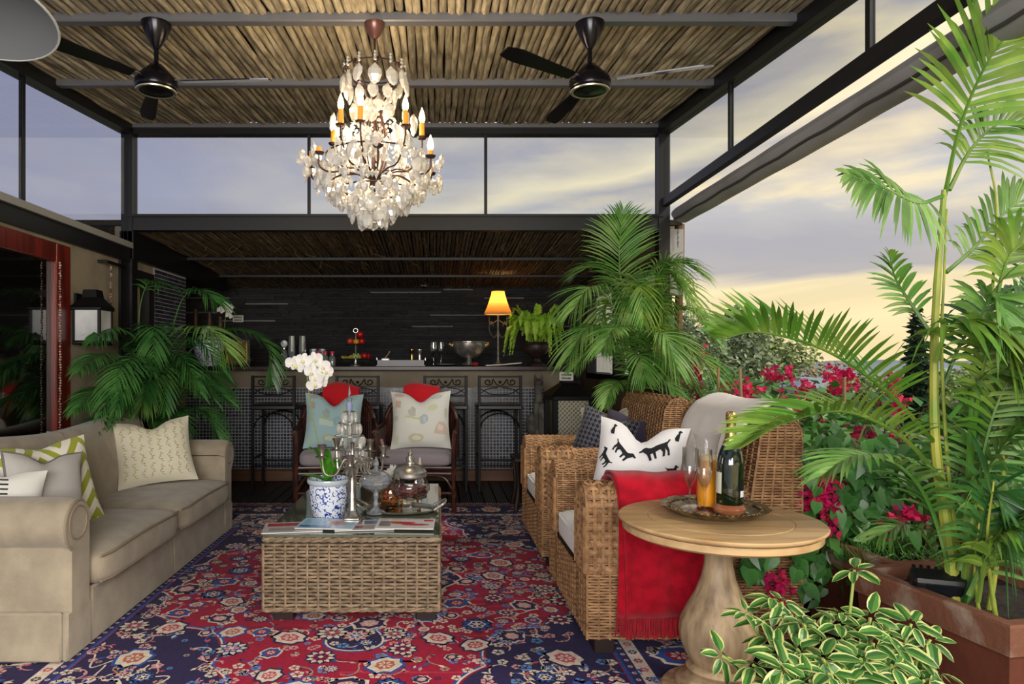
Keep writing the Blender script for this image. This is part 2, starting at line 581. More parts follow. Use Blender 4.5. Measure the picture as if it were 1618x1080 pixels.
M_tile = mat('mosaic_tile', '33343f', .25, isl=.7, spec=.6)
M_grout = mat('pale_grout', 'a8a8ae', .9)
M_grey = mat('grey_awning', '8d8b8b', .75, col2='7d7b7b', scale=3, bump=.1, bscale=9)
M_white = mat('white_paint', 'd8d6d0', .55)


def zr(Y):
    return 3.167 - .09 * (5.5 - Y)


XL, XR, YP, YB = -2.48, 1.82, 5.5, 8.6

# floor: subfloor with deck planks
fl_mb = MB().box(-4.2, 3.3, .3, 9.0, -.25, -.03)
floor = struct('floor', fl_mb, mat('under_deck', '0c0a09', .9))
pm = MB().box(-.0535, .0535, -4.15, 4.15, -.03, 0, .006).mesh('plank', False)
pm.materials.append(M_plank)
i = 0
x = -4.1
while x < 3.25:
    put('plank', pm, floor, loc=(x, 4.55, 0)); x += .115

# back wall: ledge stones, the visible field one by one
wb = struct('wall_back', MB().box(-3.4, 2.2, YB + .03, YB + .2, 0, 2.5), mat('slate_bed', '0b0b0c', .9))
stone_meshes = []
for k in range(5):
    s_ = MB()
    vs = []
    rr = random.Random(k)
    n = 6
    def pt(u, v):
        return V3((u - .5, -.5 * (1 - .25 * rr.random()), v - .5))
    front = [[V3((a / n - .5, -.5 + .35 * rr.random(), b - .5 + (.0 if 0 < a < n else 0) + rr.uniform(-.06, .06))) for b in (0, 1)] for a in range(n + 1)]
    vv, ff = [], []
    for a in range(n + 1):
        vv += [front[a][0], front[a][1], V3((a / n - .5, .5, .5)), V3((a / n - .5, .5, -.5))]
    for a in range(n):
        o = a * 4
        for j in range(4):
            ff.append((o + j, o + 4 + j, o + 4 + (j + 1) % 4, o + (j + 1) % 4)[::-1])
    ff.append((0, 1, 2, 3)[::-1]); e_ = n * 4; ff.append((e_, e_ + 1, e_ + 2, e_ + 3))
    me = MB().add(vv, ff).mesh('stone', False)
    me.materials.append(M_slate)
    mp_ = me.copy(); mp_.materials.clear(); mp_.materials.append(M_paleslate)
    stone_meshes.append((me, mp_))
rs = random.Random(11)
row_h = .036
stuff = MB()
cnt = 0
z = 2.24
pale = {(0, 5), (1, 0)}
while z > 0.02:
    x = -3.3
    while x < 2.0:
        L = rs.uniform(.3, .85)
        if x + L > 2.0: L = 2.0 - x
        dd = rs.uniform(.02, .055)
        if z > 1.2 and cnt < 300 and L > .05:
            px = CX + (x + L / 2) * FPX / YB
            ispale = (z > 1.7 and rs.random() < .10) or (z > 2.21 and rs.random() < .6)
            ms = stone_meshes[rs.randrange(5)][1 if ispale else 0]
            hh = row_h * (.55 if ispale else .92)
            put('stone', ms, wb, loc=(x + L / 2, YB + .03 - dd / 2 + .01, z), scale=(L * .99, dd, hh)); cnt += 1
        else:
            stuff.box(x, x + L * .99, YB + .03 - dd, YB + .04, z - row_h * .46, z + row_h * .46)
        x += L
    z -= row_h
stuff.build('stones', M_slate_i, wb, False, 'stuff')

# left wall with the red framed glass door
wl = MB()
wl.box(XL - .15, XL, 4.6, 5.56, 0, 2.2); wl.box(XL - .15, XL, 5.92, 6.72, 0, 2.4); wl.box(XL - .15, XL, 5.56, 5.92, 2.03, 2.4)
wl.box(XL - .15, XL, 1.2, 4.6, 2.07, 2.2); wl.box(XL - .15, XL, 0.8, 1.4, 0, 2.07)
wl.box(-3.3, XL - .15, 6.6, 6.72, 0, 2.4); wl.box(-3.4, -3.3, 6.6, 8.7, 0, 2.4)
wall_left = struct('wall_left', wl, M_beige)
ti = MB()
for a in range(21):
    for b in range(14):
        y0 = 5.98 + a * .035; z0 = 1.62 + b * .035
        if y0 + .03 < 6.72: ti.box(XL, XL + .006, y0, y0 + .029, z0, z0 + .029)
        if b < 14 and y0 + .03 < 6.72: ti.box(XL, XL + .006, y0, y0 + .029, z0 - .5, z0 - .471)
ti.build('mosaic_tiles', M_tile, wall_left, False, 'stuff')
MB().box(XL - .02, XL + .002, 5.95, 6.72, 1.1, 2.13).build('grout_bed', M_grout, wall_left, False)
tb = MB().box(XL - .2, XL + .03, .8, 5.5, 2.09, 2.2)
trim_beam_left = struct('trim_1', tb, M_dark)
struct('trim_2', MB().box(XL - .3, XL + .05, .8, 5.45, 2.2, 2.245), mat('grey_flashing', '8f8d88', .5))
struct('trim_3', MB().box(XL - .06, XL + .05, 5.45, 7.9, 2.12, 2.34), M_dark)

door = struct('door_1', MB().box(XL - .05, XL - .03, 1.4, 4.44, .05, 1.95), mat('dark_door_glass', '050606', .02, spec=1.0, coat=1))
MB().box(XL - .06, XL + .006, 4.43, 4.6, 0, 2.07, .006).build('door_frame', M_red, door, False)
MB().box(XL - .06, XL + .006, 1.3, 4.43, 1.947, 2.07, .006).build('door_frame', M_red, door, False)
d2 = struct('door_2', MB().box(XL - .1, XL - .06, 5.6, 5.88, .05, 1.98), mat('cream_blind', 'b3a98c', .8))
MB().box(XL - .12, XL + .02, 5.82, 5.93, 0, 2.05).build('door_frame', mat('black_timber', '15110f', .5), d2, False)
MB().box(XL - .12, XL + .02, 5.55, 5.82, 1.93, 2.05).build('door_frame', MATS['black_timber'], d2, False)

# posts and beams of the steel frame
def trim(n, *b, m=M_dark):
    mb = MB()
    for q in b: mb.box(*q)
    return struct('trim_%d' % n, mb, m)


trim(4, (XL - .05, XL + .04, 5.45, 5.55, 0, 3.17))
trim(5, (XL - .06, XL + .02, 5.30, 5.45, 0, 2.09))
trim(6, (XR - .04, XR + .05, 5.45, 5.55, 0, 3.17))
trim(7, (XL, XR, 5.46, 5.54, 2.35, 2.455))
trim(8, (XL, XR, 5.44, 5.56, 2.455, 2.475))
trim(9, (XL, XR, 5.45, 5.55, 3.12, 3.17))
trim(10, (XL + .04, XR - .04, 5.43, 5.47, 3.165, 3.20), m=M_steel)
trim(11, (XR - .02, XR + .03, .8, 5.5, 2.535, 2.60))
# glazing bars
trim(12, (-1.043, -1.02, 5.485, 5.515, 2.47, 3.12))
trim(13, (.384, .408, 5.485, 5.515, 2.47, 3.12))
trim(14, (XL - .012, XL + .012, 4.055, 4.085, 2.245, zr(4.07)))
trim(15, (XR - .012, XR + .012, 4.195, 4.225, 2.60, zr(4.21)))
trim(16, (XR - .012, XR + .012, 2.84, 2.872, 2.60, zr(2.856)))
# sloping edge beams of the roof
for n, X in ((17, XL), (18, XR)):
    mb = MB()
    y0, y1 = .6, 5.52
    vs = []
    for y in (y0, y1):
        for dx, dz in ((-.05, -.045), (.05, -.045), (.05, .06), (-.05, .06)):
            vs.append((X + dx, y, zr(y) + dz))
    mb.add(vs, [(0, 1, 2, 3), (7, 6, 5, 4), (0, 4, 5, 1), (1, 5, 6, 2), (2, 6, 7, 3), (3, 7, 4, 0)])
    struct('trim_%d' % n, mb, M_dark)

# panes
def pane(n, pts, d):
    return struct('window_%d' % n, MB().prism(pts, d), M_pane)


xs = [XL + .04, -1.043, .384, XR - .04]; xe = [-1.043, .384, XR - .04]
for n in range(3):
    a, b = (XL + .04, -1.02, .408)[n], (-1.043, .384, XR - .04)[n]
    pane(n + 1, [(a, 5.5, 2.475), (b, 5.5, 2.475), (b, 5.5, 3.12), (a, 5.5, 3.12)], (0, .008, 0))
n = 4
for X, z0, cuts in ((XL, 2.245, (.9, 4.055, 4.085, 5.45)), (XR, 2.60, (.9, 2.84, 2.872, 4.195, 4.225, 5.45))):
    for k in range(0, len(cuts), 2):
        a, b = cuts[k], cuts[k + 1]
        pane(n, [(X, a, z0), (X, b, z0), (X, b, zr(b) - .045), (X, a, zr(a) - .045)], (.008, 0, 0)); n += 1

# upper ceiling of weathered poles between purlins
ceil_mb = MB()
y0, y1 = .6, 5.6
ceil_mb.add([(XL - .1, y0, zr(y0) + .09), (XR + .1, y0, zr(y0) + .09), (XR + .1, y1, zr(y1) + .09), (XL - .1, y1, zr(y1) + .09),
             (XL - .1, y0, zr(y0) + .13), (XR + .1, y0, zr(y0) + .13), (XR + .1, y1, zr(y1) + .13), (XL - .1, y1, zr(y1) + .13)],
            [(3, 2, 1, 0), (4, 5, 6, 7), (0, 1, 5, 4), (1, 2, 6, 5), (2, 3, 7, 6), (3, 0, 4, 7)])
ceiling = struct('ceiling', ceil_mb, M_thatch)
pur = [1.3, 2.37, 3.373, 4.374, 5.47]
for y in pur[:-1]:
    mb = MB().box(XL, XR, y - .03, y + .03, zr(y) - .005, zr(y) + .045, .006)
    mb.build('purlin', M_steel, ceiling, False)
rp = random.Random(3)


def pole_pts(L, seed, n=5, wob=.0055):
    r_ = random.Random(seed)
    return [V3((r_.uniform(-wob, wob), -L / 2 + L * i / (n - 1), r_.uniform(-.004, .004))) for i in range(n)]


pole_meshes = []
for k in range(10):
    mb = MB().tube(catmull(pole_pts(1.0, k), 6), [rp.uniform(.88, 1.12) * .021 for _ in range(7)], 6)
    me = mb.mesh('pole', True, 60); me.materials.append(M_pole); pole_meshes.append(me)
npole = 0
rest = MB()
ang = math.atan(.09)
for b in (3, 2, 1, 0):
    ya, yb = pur[b], pur[b + 1]
    L = yb - ya - .035; yc = (ya + yb) / 2
    x = XL + .06
    while x < XR - .05:
        pitch = rp.uniform(.0385, .045)
        if b >= 1 and npole < 300:
            put('pole', pole_meshes[rp.randrange(10)], ceiling, loc=(x, yc, zr(yc) + .05 + rp.uniform(-.006, .008)),
                rot=(Matrix.Rotation(rp.uniform(-.008, .008), 3, 'Z') @ Matrix.Rotation(ang, 3, 'X') @ Matrix.Rotation(rp.uniform(0, 6.28), 3, 'Y')).to_euler(), scale=(1, L, 1)); npole += 1
        else:
            pts = [V3((x + p.x, yc + p.y * L, zr(yc + p.y * L) + .05 + p.z)) for p in pole_pts(1.0, rp.random(), 4)]
            rest.tube(pts, .0195, 5)
        x += pitch
rest.build('poles', M_pole_i, ceiling, True, 'stuff', angle=60)

# lower ceiling over the bar
def zl(Y): return 2.34 - .046 * (Y - 5.5)


mb = MB()
for (ya, yb) in ((5.54, 8.65),):
    mb.add([(-3.4, ya, zl(ya) + .07), (2.0, ya, zl(ya) + .07), (2.0, yb, zl(yb) + .07), (-3.4, yb, zl(yb) + .07),
            (-3.4, ya, zl(ya) + .11), (2.0, ya, zl(ya) + .11), (2.0, yb, zl(yb) + .11), (-3.4, yb, zl(yb) + .11)],
           [(3, 2, 1, 0), (4, 5, 6, 7), (0, 1, 5, 4), (1, 2, 6, 5), (2, 3, 7, 6), (3, 0, 4, 7)])
low_ceiling = struct('ceiling', mb, M_thatch)
lp = [5.54, 6.64, 7.62, 8.6]
for y in lp[1:3]:
    MB().box(-3.3, XR, y - .012, y + .012, zl(y) - .005, zl(y) + .02).build('purlin', M_dark, low_ceiling, False)
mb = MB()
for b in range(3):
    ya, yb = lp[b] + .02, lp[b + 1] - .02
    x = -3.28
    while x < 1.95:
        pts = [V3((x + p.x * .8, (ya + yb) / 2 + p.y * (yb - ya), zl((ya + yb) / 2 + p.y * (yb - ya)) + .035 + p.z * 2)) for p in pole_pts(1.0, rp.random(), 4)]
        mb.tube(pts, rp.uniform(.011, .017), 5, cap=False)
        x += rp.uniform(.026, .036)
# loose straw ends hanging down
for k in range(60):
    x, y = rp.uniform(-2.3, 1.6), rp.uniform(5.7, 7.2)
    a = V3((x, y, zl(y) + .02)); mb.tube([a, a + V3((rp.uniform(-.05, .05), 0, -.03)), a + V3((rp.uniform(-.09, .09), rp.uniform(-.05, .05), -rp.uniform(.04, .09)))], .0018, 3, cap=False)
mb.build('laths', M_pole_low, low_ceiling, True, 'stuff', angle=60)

# right wall of the bar corner
wr = MB().box(XR, XR + .12, 5.55, 8.6, 0, 1.1); wr.box(XR, XR + .12, 8.2, 8.6, 1.1, 2.4); wr.box(XR, XR + .12, 5.55, 8.6, 2.12, 2.4)
wall_right = struct('wall_right', wr, M_tan)
w9 = struct('window_9', MB().box(XR + .05, XR + .06, 5.62, 8.15, 1.16, 2.07), M_pane)
fr = MB()
for q in ((5.55, 8.2, 1.1, 1.16), (5.55, 8.2, 2.07, 2.12)):
    fr.box(XR - .02, XR + .1, q[0], q[1], q[2], q[3])
for y in (5.55, 6.9, 8.14):
    fr.box(XR - .02, XR + .1, y, y + .07, 1.16, 2.07)
fr.build('window_frame', M_dark, w9, False)
bl = MB().grid(lambda u, v: (XR + .085 + .004 * math.sin(u * 90), 5.62 + u * 2.5, 1.17 + v * .88), 80, 4).build('roller_blind', mat('white_blind', 'f2f0ea', .8, trans=.6), None, True)
tag(bl, 'white roller blind pulled down in the window behind the palm', 'blind')

# far low parapet on the garden side, ground below and hazy hills
struct('wall_front', MB().box(3.05, 3.2, .8, 9, -.3, .82), mat('garden_wall', '8c8476', .85, col2='6f695c', scale=4))
struct('ground', MB().box(-60, 140, 9.2, 320, -6, -5), mat('garden_ground', '4c5638', .95, col2='6b6a45', scale=.15))
hm = MB()
rh = random.Random(5)
hm.grid(lambda u, v: (-150 + 420 * u, 230 + 40 * v, -5 + (1 - abs(2 * v - 1)) * (6.5 + 1.6 * noise.noise(V3((u * 9, 0, 0))) + 1.2 * noise.noise(V3((u * 30, 2, 0))))), 120, 4)
struct('hills', hm, mat('hazy_hills', '8f9aa6', .95, col2='7f8c8c', scale=.05), smooth=True)

# ================================================================ FURNITURE
def squad(mb, c, half, e=.22, n=40, m=20, crown=0, sag=0):
    c = V3(c)

    def sp(v, p): return math.copysign(abs(v) ** p, v)

    def fn(u, v):
        a, b = 2 * PI * u, PI * (v - .5)
        x = sp(math.cos(b), e) * sp(math.cos(a), e); y = sp(math.cos(b), e) * sp(math.sin(a), e); z = sp(math.sin(b), e * 2.2)
        zz = half[2] * z
        if z > 0: zz += crown * (1 - x * x) * (1 - y * y)
        return c + V3((half[0] * x, half[1] * y, zz))
    return mb.grid(fn, n, m, True)


# ---- rug: woven pattern laid out as flat coloured figures
def make_rug():
    x0, x1, y0, y1 = -2.06, 1.30, 1.95, 6.16
    mb = MB()
    rg = random.Random(21)
    Z = [.006]
    C = {k: lin(v) for k, v in dict(red='a00c34', red2='b42844', dk='860a2a', navy='271c4a', navy2='33265e', blue='27509c', sky='5b8ac4', cream='dccfbd', pink='d39a98',
                                    tan='a08f78', black='1d1522', rose='c2535f', orange='b8664a', grey='8f8a90').items()}

    def lay(k): Z[0] = .006 + k * .00035

    def pol(pts, c):
        mb.col = C[c] if isinstance(c, str) else c
        mb.poly([(a, b, Z[0]) for a, b in pts])

    def rect(a, b, c_, d, col): pol([(a, c_), (b, c_), (b, d), (a, d)], col)

    def disc(x, y, r, col, n=10, k=1, ro=0, wob=0, w=6):
        lay(k); pol([(x + r * (1 + wob * math.cos(w * 2 * PI * i / n)) * math.cos(2 * PI * i / n + ro), y + r * (1 + wob * math.cos(w * 2 * PI * i / n)) * math.sin(2 * PI * i / n + ro)) for i in range(n)], col)

    def petals(x, y, r, n, col, k, ro=0, wd=.5):
        lay(k)
        for i in range(n):
            a = 2 * PI * i / n + ro
            d = (math.cos(a), math.sin(a)); s = (-d[1], d[0]); w = r * wd * 2.2 / n * 2
            pol([(x + d[0] * r * .2, y + d[1] * r * .2), (x + d[0] * r * .7 - s[0] * w, y + d[1] * r * .7 - s[1] * w), (x + d[0] * r, y + d[1] * r),
                 (x + d[0] * r * .7 + s[0] * w, y + d[1] * r * .7 + s[1] * w)], col)

    def line(pts, w, col, k):
        lay(k)
        n = len(pts)
        L_, R_ = [], []
        for i, (a, b) in enumerate(pts):
            p, q = pts[max(0, i - 1)], pts[min(n - 1, i + 1)]
            dx, dy = q[0] - p[0], q[1] - p[1]; l = math.hypot(dx, dy) or 1
            L_.append((a - dy / l * w, b + dx / l * w)); R_.append((a + dy / l * w, b - dx / l * w))
        for i in range(n - 1):
            pol([L_[i], R_[i], R_[i + 1], L_[i + 1]], col)

    def rosette(x, y, r, k=4, s=1):
        t = rg.randrange(6); ro = rg.random() * 6
        a, b, c_ = [('cream', 'red', 'navy'), ('tan', 'cream', 'dk'), ('cream', 'blue', 'pink'), ('blue', 'cream', 'navy'), ('pink', 'cream', 'blue'), ('cream', 'grey', 'red')][t]
        disc(x, y, r, 'black' if rg.random() < .4 else 'navy', 20, k, ro, .10, 10)
        petals(x, y, r * .97, 10, a, k + 1, ro, .42)
        disc(x, y, r * .55, b, 12, k + 2, ro, .12, 6)
        petals(x, y, r * .5, 6, c_, k + 3, ro, .4)
        disc(x, y, r * .18, 'cream', 6, k + 4)

    def palmette(x, y, r, ro, k=4):
        def tr(p): return (x + p[0] * math.cos(ro) - p[1] * math.sin(ro), y + p[0] * math.sin(ro) + p[1] * math.cos(ro))
        cols = rg.choice([('cream', 'blue', 'red'), ('navy', 'cream', 'rose'), ('blue', 'cream', 'orange'), ('cream', 'navy', 'pink')])
        for q, (sc_, col) in enumerate(zip((1, .82, .5), cols)):
            lay(k + q)
            pts = []
            for i in range(15):
                a = -PI * .85 + i / 14 * PI * 1.7
                rr = r * sc_ * (1 + .13 * math.cos(7 * a))
                pts.append(tr((rr * math.sin(a), rr * math.cos(a) * 1.15)))
            pts.append(tr((0, -r * sc_ * 1.1)))
            pol(pts, col)
        petals(x, y, r * .42, 7, 'cream', k + 3, ro, .35)

    def leaf(x, y, l, ro, col, k=3):
        lay(k)
        d = (math.cos(ro), math.sin(ro)); s = (-d[1], d[0])
        pol([(x, y), (x + d[0] * l * .5 - s[0] * l * .22, y + d[1] * l * .5 - s[1] * l * .22), (x + d[0] * l, y + d[1] * l), (x + d[0] * l * .5 + s[0] * l * .22, y + d[1] * l * .5 + s[1] * l * .22)], col)

    def spray(x, y, r):
        a = rg.random() * 6.28
        pts = [(x + r * t * math.cos(a + t * 1.8), y + r * t * math.sin(a + t * 1.8)) for t in [i / 9 for i in range(10)]]
        line(pts, .0035, rg.choice(['cream', 'blue', 'tan', 'pink']), 2)
        for p in pts[3::2]:
            leaf(p[0], p[1], rg.uniform(.025, .045), rg.random() * 6.28, rg.choice(['cream', 'pink', 'blue', 'navy', 'rose']))
        for _ in range(2):
            petals(x + rg.uniform(-r, r), y + rg.uniform(-r, r), rg.uniform(.02, .032), 5, rg.choice(['cream', 'pink', 'sky', 'cream']), 4, rg.random() * 6)

    # plain bands from the outside inwards
    lay(0); rect(x0, x1, y0, y1, 'navy')
    bands = [(.03, 'rose'), (.055, 'navy2'), (.40, 'cream'), (.46, 'navy2'), (.50, 'blue'), (.515, 'red')]
    lay(.4)
    prev = None
    for i, (d, c_) in enumerate(bands):
        lay(.3 + i * .12); rect(x0 + d, x1 - d, y0 + d, y1 - d, c_)
        if d == .055:
            pass
    # main border goes back to dark blue between .07 and .40
    lay(.45); 
    for q in ((x0 + .07, x1 - .07, y0 + .07, y0 + .395), (x0 + .07, x1 - .07, y1 - .395, y1 - .07), (x0 + .07, x0 + .395, y0 + .395, y1 - .395), (x1 - .395, x1 - .07, y0 + .395, y1 - .395)):
        rect(*q, 'navy')
    # figures in main border and guards
    def along(a, b, step):
        n = max(1, round((b - a) / step)); return [a + (b - a) * (i + .5) / n for i in range(n)]
    for X, ro in ((x0 + .233, 0), (x1 - .233, PI)):
        for i, y in enumerate(along(y0 + .1, y1 - .1, .27)):
            (palmette(X, y, .105, ro + (i % 2) * PI + PI / 2, 4) if i % 2 else rosette(X, y, .095))
            for _ in range(4): spray(X + rg.uniform(-.1, .1), y + rg.uniform(-.13, .13), .09)
        line([(X + .11 * math.sin(t * 9), y0 + .1 + t * .035) for t in range(int((y1 - y0 - .2) / .035))], .004, 'cream', 1.5)
    for Y in (y0 + .233, y1 - .233):
        for i, x in enumerate(along(x0 + .4, x1 - .4, .27)):
            (palmette(x, Y, .105, (i % 2) * PI, 4) if i % 2 else rosette(x, Y, .095))
            for _ in range(4): spray(x + rg.uniform(-.13, .13), Y + rg.uniform(-.1, .1), .09)
    for d, r in ((.43, .022), (.043, .010), (.48, .012)):
        for X in (x0 + d, x1 - d):
            for i, y in enumerate(along(y0 + d, y1 - d, .085 if d == .43 else .06)):
                petals(X, y, r, 6, ('red', 'navy', 'rose')[i % 3] if d == .43 else 'cream', 3, 0, .5)
        for Y in (y0 + d, y1 - d):
            for i, x in enumerate(along(x0 + d, x1 - d, .085 if d == .43 else .06)):
                petals(x, Y, r, 6, ('red', 'navy', 'rose')[i % 3] if d == .43 else 'cream', 3, 0, .5)
    fx0, fx1, fy0, fy1 = x0 + .52, x1 - .52, y0 + .52, y1 - .52
    # streaks in the red ground
    for _ in range(26):
        a = rg.uniform(fx0, fx1 - .5); y = rg.uniform(fy0, fy1 - .06); lay(1.06)
        w_ = rg.uniform(.2, .6); rect(a, min(a + w_, fx1), y, y + rg.uniform(.01, .05), rg.choice(['red2', 'dk', 'red2']))
    # corner spandrels with scalloped edge
    taken = []
    for cx_, sx in ((fx0, 1), (fx1, -1)):
        for cy_, sy in ((fy0, 1), (fy1, -1)):
            for k, (grow, col) in enumerate(((.035, 'blue'), (.022, 'cream'), (.012, 'dk'), (0, 'navy'))):
                pts = [(cx_, cy_)]
                for i in range(41):
                    a = PI / 2 * i / 40
                    r = (.64 + .26 * abs(math.sin(a)) ** 3) * (1 + .12 * abs(math.sin(a * 5))) + grow
                    pts.append((cx_ + sx * r * math.cos(a), cy_ + sy * r * math.sin(a)))
                lay(1.2 + .1 * k); pol(pts, col)
            for i in range(22):
                a = rg.uniform(.05, 1.5); r = rg.uniform(.10, .56)
                px_, py_ = cx_ + sx * r * math.cos(a), cy_ + sy * r * math.sin(a)
                spray(px_, py_, .1)
            for (r, a, s) in ((.27, .75, .11), (.52, .3, .08), (.54, 1.15, .085), (.2, .15, .06), (.22, 1.4, .06), (.46, .75, .05)):
                px_, py_ = cx_ + sx * r * math.cos(a), cy_ + sy * r * math.sin(a)
                (palmette(px_, py_, s, rg.random() * 6) if rg.random() < .5 else rosette(px_, py_, s))
            for q in range(5):
                a0 = rg.uniform(.1, 1.2); r = rg.uniform(.3, .55)
                line([(cx_ + sx * (r + .07 * math.sin(t * .9)) * math.cos(a0 + t * .05), cy_ + sy * (r + .07 * math.sin(t * .9)) * math.sin(a0 + t * .05)) for t in [q_ / 4 for q_ in range(33)]], .004, 'cream', 2)
    # scallops down the long sides
    for X, s in ((fx0, 1), (fx1, -1)):
        for y in along(fy0 + .9, fy1 - .9, .42):
            for k, (g, col) in enumerate(((.02, 'cream'), (.008, 'blue'), (0, 'navy'))):
                lay(1.2 + .1 * k)
                pol([(X, y - .2 - g)] + [(X + s * (.07 + g) * math.sin(PI * i / 14) * (1 + .12 * math.cos(i * 1.8)), y - (.2 + g) * math.cos(PI * i / 14)) for i in range(1, 14)] + [(X, y + .2 + g)], col)
            rosette(X + s * .03, y, .03)
    # medallion and pendants
    mx, my = (fx0 + fx1) / 2, (fy0 + fy1) / 2
    for k, (rr, col) in enumerate(((.50, 'cream'), (.485, 'navy'), (.40, 'blue'), (.385, 'dk'), (.27, 'cream'), (.26, 'navy'))):
        disc(mx, my, rr, col, 64, 1.2 + .1 * k, 0, .07, 8)
    for sy in (-1, 1):
        for k, (g, col) in enumerate(((.02, 'blue'), (.01, 'cream'), (0, 'navy'))):
            lay(1.3 + .1 * k)
            c_ = my + sy * .86
            pol([(mx + (.12 + g) * math.sin(2 * PI * i / 30) * (1 - .35 * math.cos(2 * PI * i / 30)), c_ - sy * (.15 + g) * math.cos(2 * PI * i / 30)) for i in range(30)], col)
        rosette(mx, my + sy * .85, .07)
    # scattered flowers over the red field
    pts = []
    tries = 0
    while len(pts) < 190 and tries < 9000:
        tries += 1
        x, y = rg.uniform(fx0 + .06, fx1 - .06), rg.uniform(fy0 + .06, fy1 - .06)
        big = len(pts) < 90
        r = rg.uniform(.058, .085) if big else rg.uniform(.03, .05)
        if min(math.hypot(x - a, y - b) for a in (fx0, fx1) for b in (fy0, fy1)) < .84: continue
        if any(math.hypot(x - a, y - b) < r + c_ + .02 for a, b, c_ in pts): continue
        pts.append((x, y, r))
        (rosette(x, y, r) if rg.random() < .55 else palmette(x, y, r, rg.random() * 6.28))
    for _ in range(420):
        x, y = rg.uniform(fx0 + .05, fx1 - .05), rg.uniform(fy0 + .05, fy1 - .05)
        spray(x, y, .1)
    for _ in range(420):
        petals(rg.uniform(fx0 + .03, fx1 - .03), rg.uniform(fy0 + .03, fy1 - .03), rg.uniform(.014, .026), 6, rg.choice(['cream', 'pink', 'sky', 'navy', 'tan']), 1.9, rg.random() * 6)
    # body of the rug under the figures
    mb.col = C['navy']
    mb.box(x0, x1, y0, y1, .001, .0058)
    # fringe ends far and near
    mb.col = C['cream']
    n = 170
    for i in range(n):
        x = x0 + (x1 - x0) * (i + .5) / n
        mb.box(x - .004, x + .004, y1, y1 + rg.uniform(.03, .06), .001, .005)
    o = mb.build('rug', mat('rug_wool', attr=True, rough=.95, col2='d8d0d4', scale=60, contrast=(.35, .75), bump=.3, bscale=260, sheen=.05, spec=.05), None, False)
    tag(o, 'large red oriental rug with navy corners and cream flowers on the deck', 'rug')


make_rug()

# ---- sofa
M_sofa = mat('taupe_chenille', 'a3978250'[:6], .95, col2='8d8170', scale=9, contrast=(.3, .7), bump=.35, bscale=220, sheen=.3, spec=.15)
M_pipe = mat('taupe_piping', '877b68', .9)
sofa = thing('sofa', 'long taupe fabric sofa with rolled arms and a floor-length skirt', 'sofa', (0, 0, 0))
mb = MB().box(-2.38, -1.60, 2.95, 5.20, .05, .26, .02)
mb.build('frame', M_sofa, sofa)
for k, q in enumerate(((-1.60, -1.575, 3.11, 4.075), (-1.60, -1.575, 4.085, 5.05))):
    MB().box(*q, .015, .27, .008).build('skirt_panel', M_sofa, sofa)
MB().box(-2.40, -1.60, 2.895, 2.92, .015, .225, .008).build('skirt_panel', M_sofa, sofa)
MB().box(-1.60, -1.572, 2.90, 3.10, .015, .225, .008).build('skirt_panel', M_sofa, sofa)
MB().box(-1.60, -1.572, 5.06, 5.24, .015, .225, .008).build('skirt_panel', M_sofa, sofa)
for yc, s in ((3.0, -1), (5.14, 1)):
    # arm cross-section: upright with a roll turning outwards
    sec = []
    for i in range(19):
        a = rad(-70) + rad(330) * i / 18
        sec.append((s * (.0 - .11 * -math.cos(a)) * -1, .595 + .105 * math.sin(a)))
    sec = [(s * (-.09), .2), (s * (-.09), .60)] + [(s * (.02 + .11 * math.cos(a)), .595 + .11 * math.sin(a)) for a in [PI - PI * 1.35 * i / 16 for i in range(17)]] + [(s * .075, .49), (s * .075, .2)]
    m2 = MB()
    xsn = [-2.40, -2.2, -2.0, -1.8, -1.62, -1.585, -1.572]
    k = len(sec)
    vs, fs = [], []
    for j, X in enumerate(xsn):
        sh = 1 if j < 5 else (.985 if j == 5 else .9)
        for (a, b) in sec:
            vs.append((X, yc + a * sh, .2 + (b - .2) * (sh if sh > .95 else .965)))
    for j in range(len(xsn) - 1):
        for i in range(k):
            i2 = (i + 1) % k
            q = (j * k + i, j * k + i2, (j + 1) * k + i2, (j + 1) * k + i)
            fs.append(q)
    fs.append(tuple(range(k))); fs.append(tuple((len(xsn) - 1) * k + i for i in range(k))[::-1])
    m2.add(vs, fs)
    arm = m2.build('arm', M_sofa, sofa, True, angle=50)
    rg_ = [V3((-1.574, yc + a * .93, .2 + (b - .2) * .97)) for a, b in sec[1:-1]]
    MB().tube(rg_, .006, 6).build('piping', M_pipe, arm)
    ring = [V3((-1.570, yc + s * .02 + .072 * math.cos(t * PI / 12), .595 + .072 * math.sin(t * PI / 12))) for t in range(24)]
    MB().tube(ring, .004, 5, closed=True).build('piping', M_pipe, arm)
# back
def back_fn(u, v):
    Y = 2.98 + 2.18 * u
    e = min(1, min(u, 1 - u) / .06)
    top = .83 + .045 * (2 * u - 1) ** 2 + .02 * math.sin(u * 9) * .5
    top -= .16 * (1 - math.sqrt(max(0, 1 - (1 - e) ** 2)))
    # cross-section loop: v 0..1 from the seat, up the front, over, down behind
    if v < .45:
        t = v / .45; return (-2.12 - .10 * t + .025 * math.sin(PI * t), Y, .28 + (top - .28) * t)
    if v < .62:
        a = (v - .45) / .17 * PI; return (-2.31 + .09 * math.cos(a), Y, top + .055 * math.sin(a))
    t = (v - .62) / .38
    return (-2.40, Y, top - (top - .2) * t)
m2 = MB().grid(back_fn, 44, 34)
for u in (0, 1):
    pts = [back_fn(u, i / 34) for i in range(35)]
    m2.poly(pts if u else pts[::-1])
bk = m2.build('backrest', M_sofa, sofa, angle=60)
for u in (.02, .5, .98):
    MB().tube([V3(back_fn(u, v / 20)) + V3((.003, 0, .003)) for v in range(1, 12)], .005, 5).build('seam', M_pipe, bk)
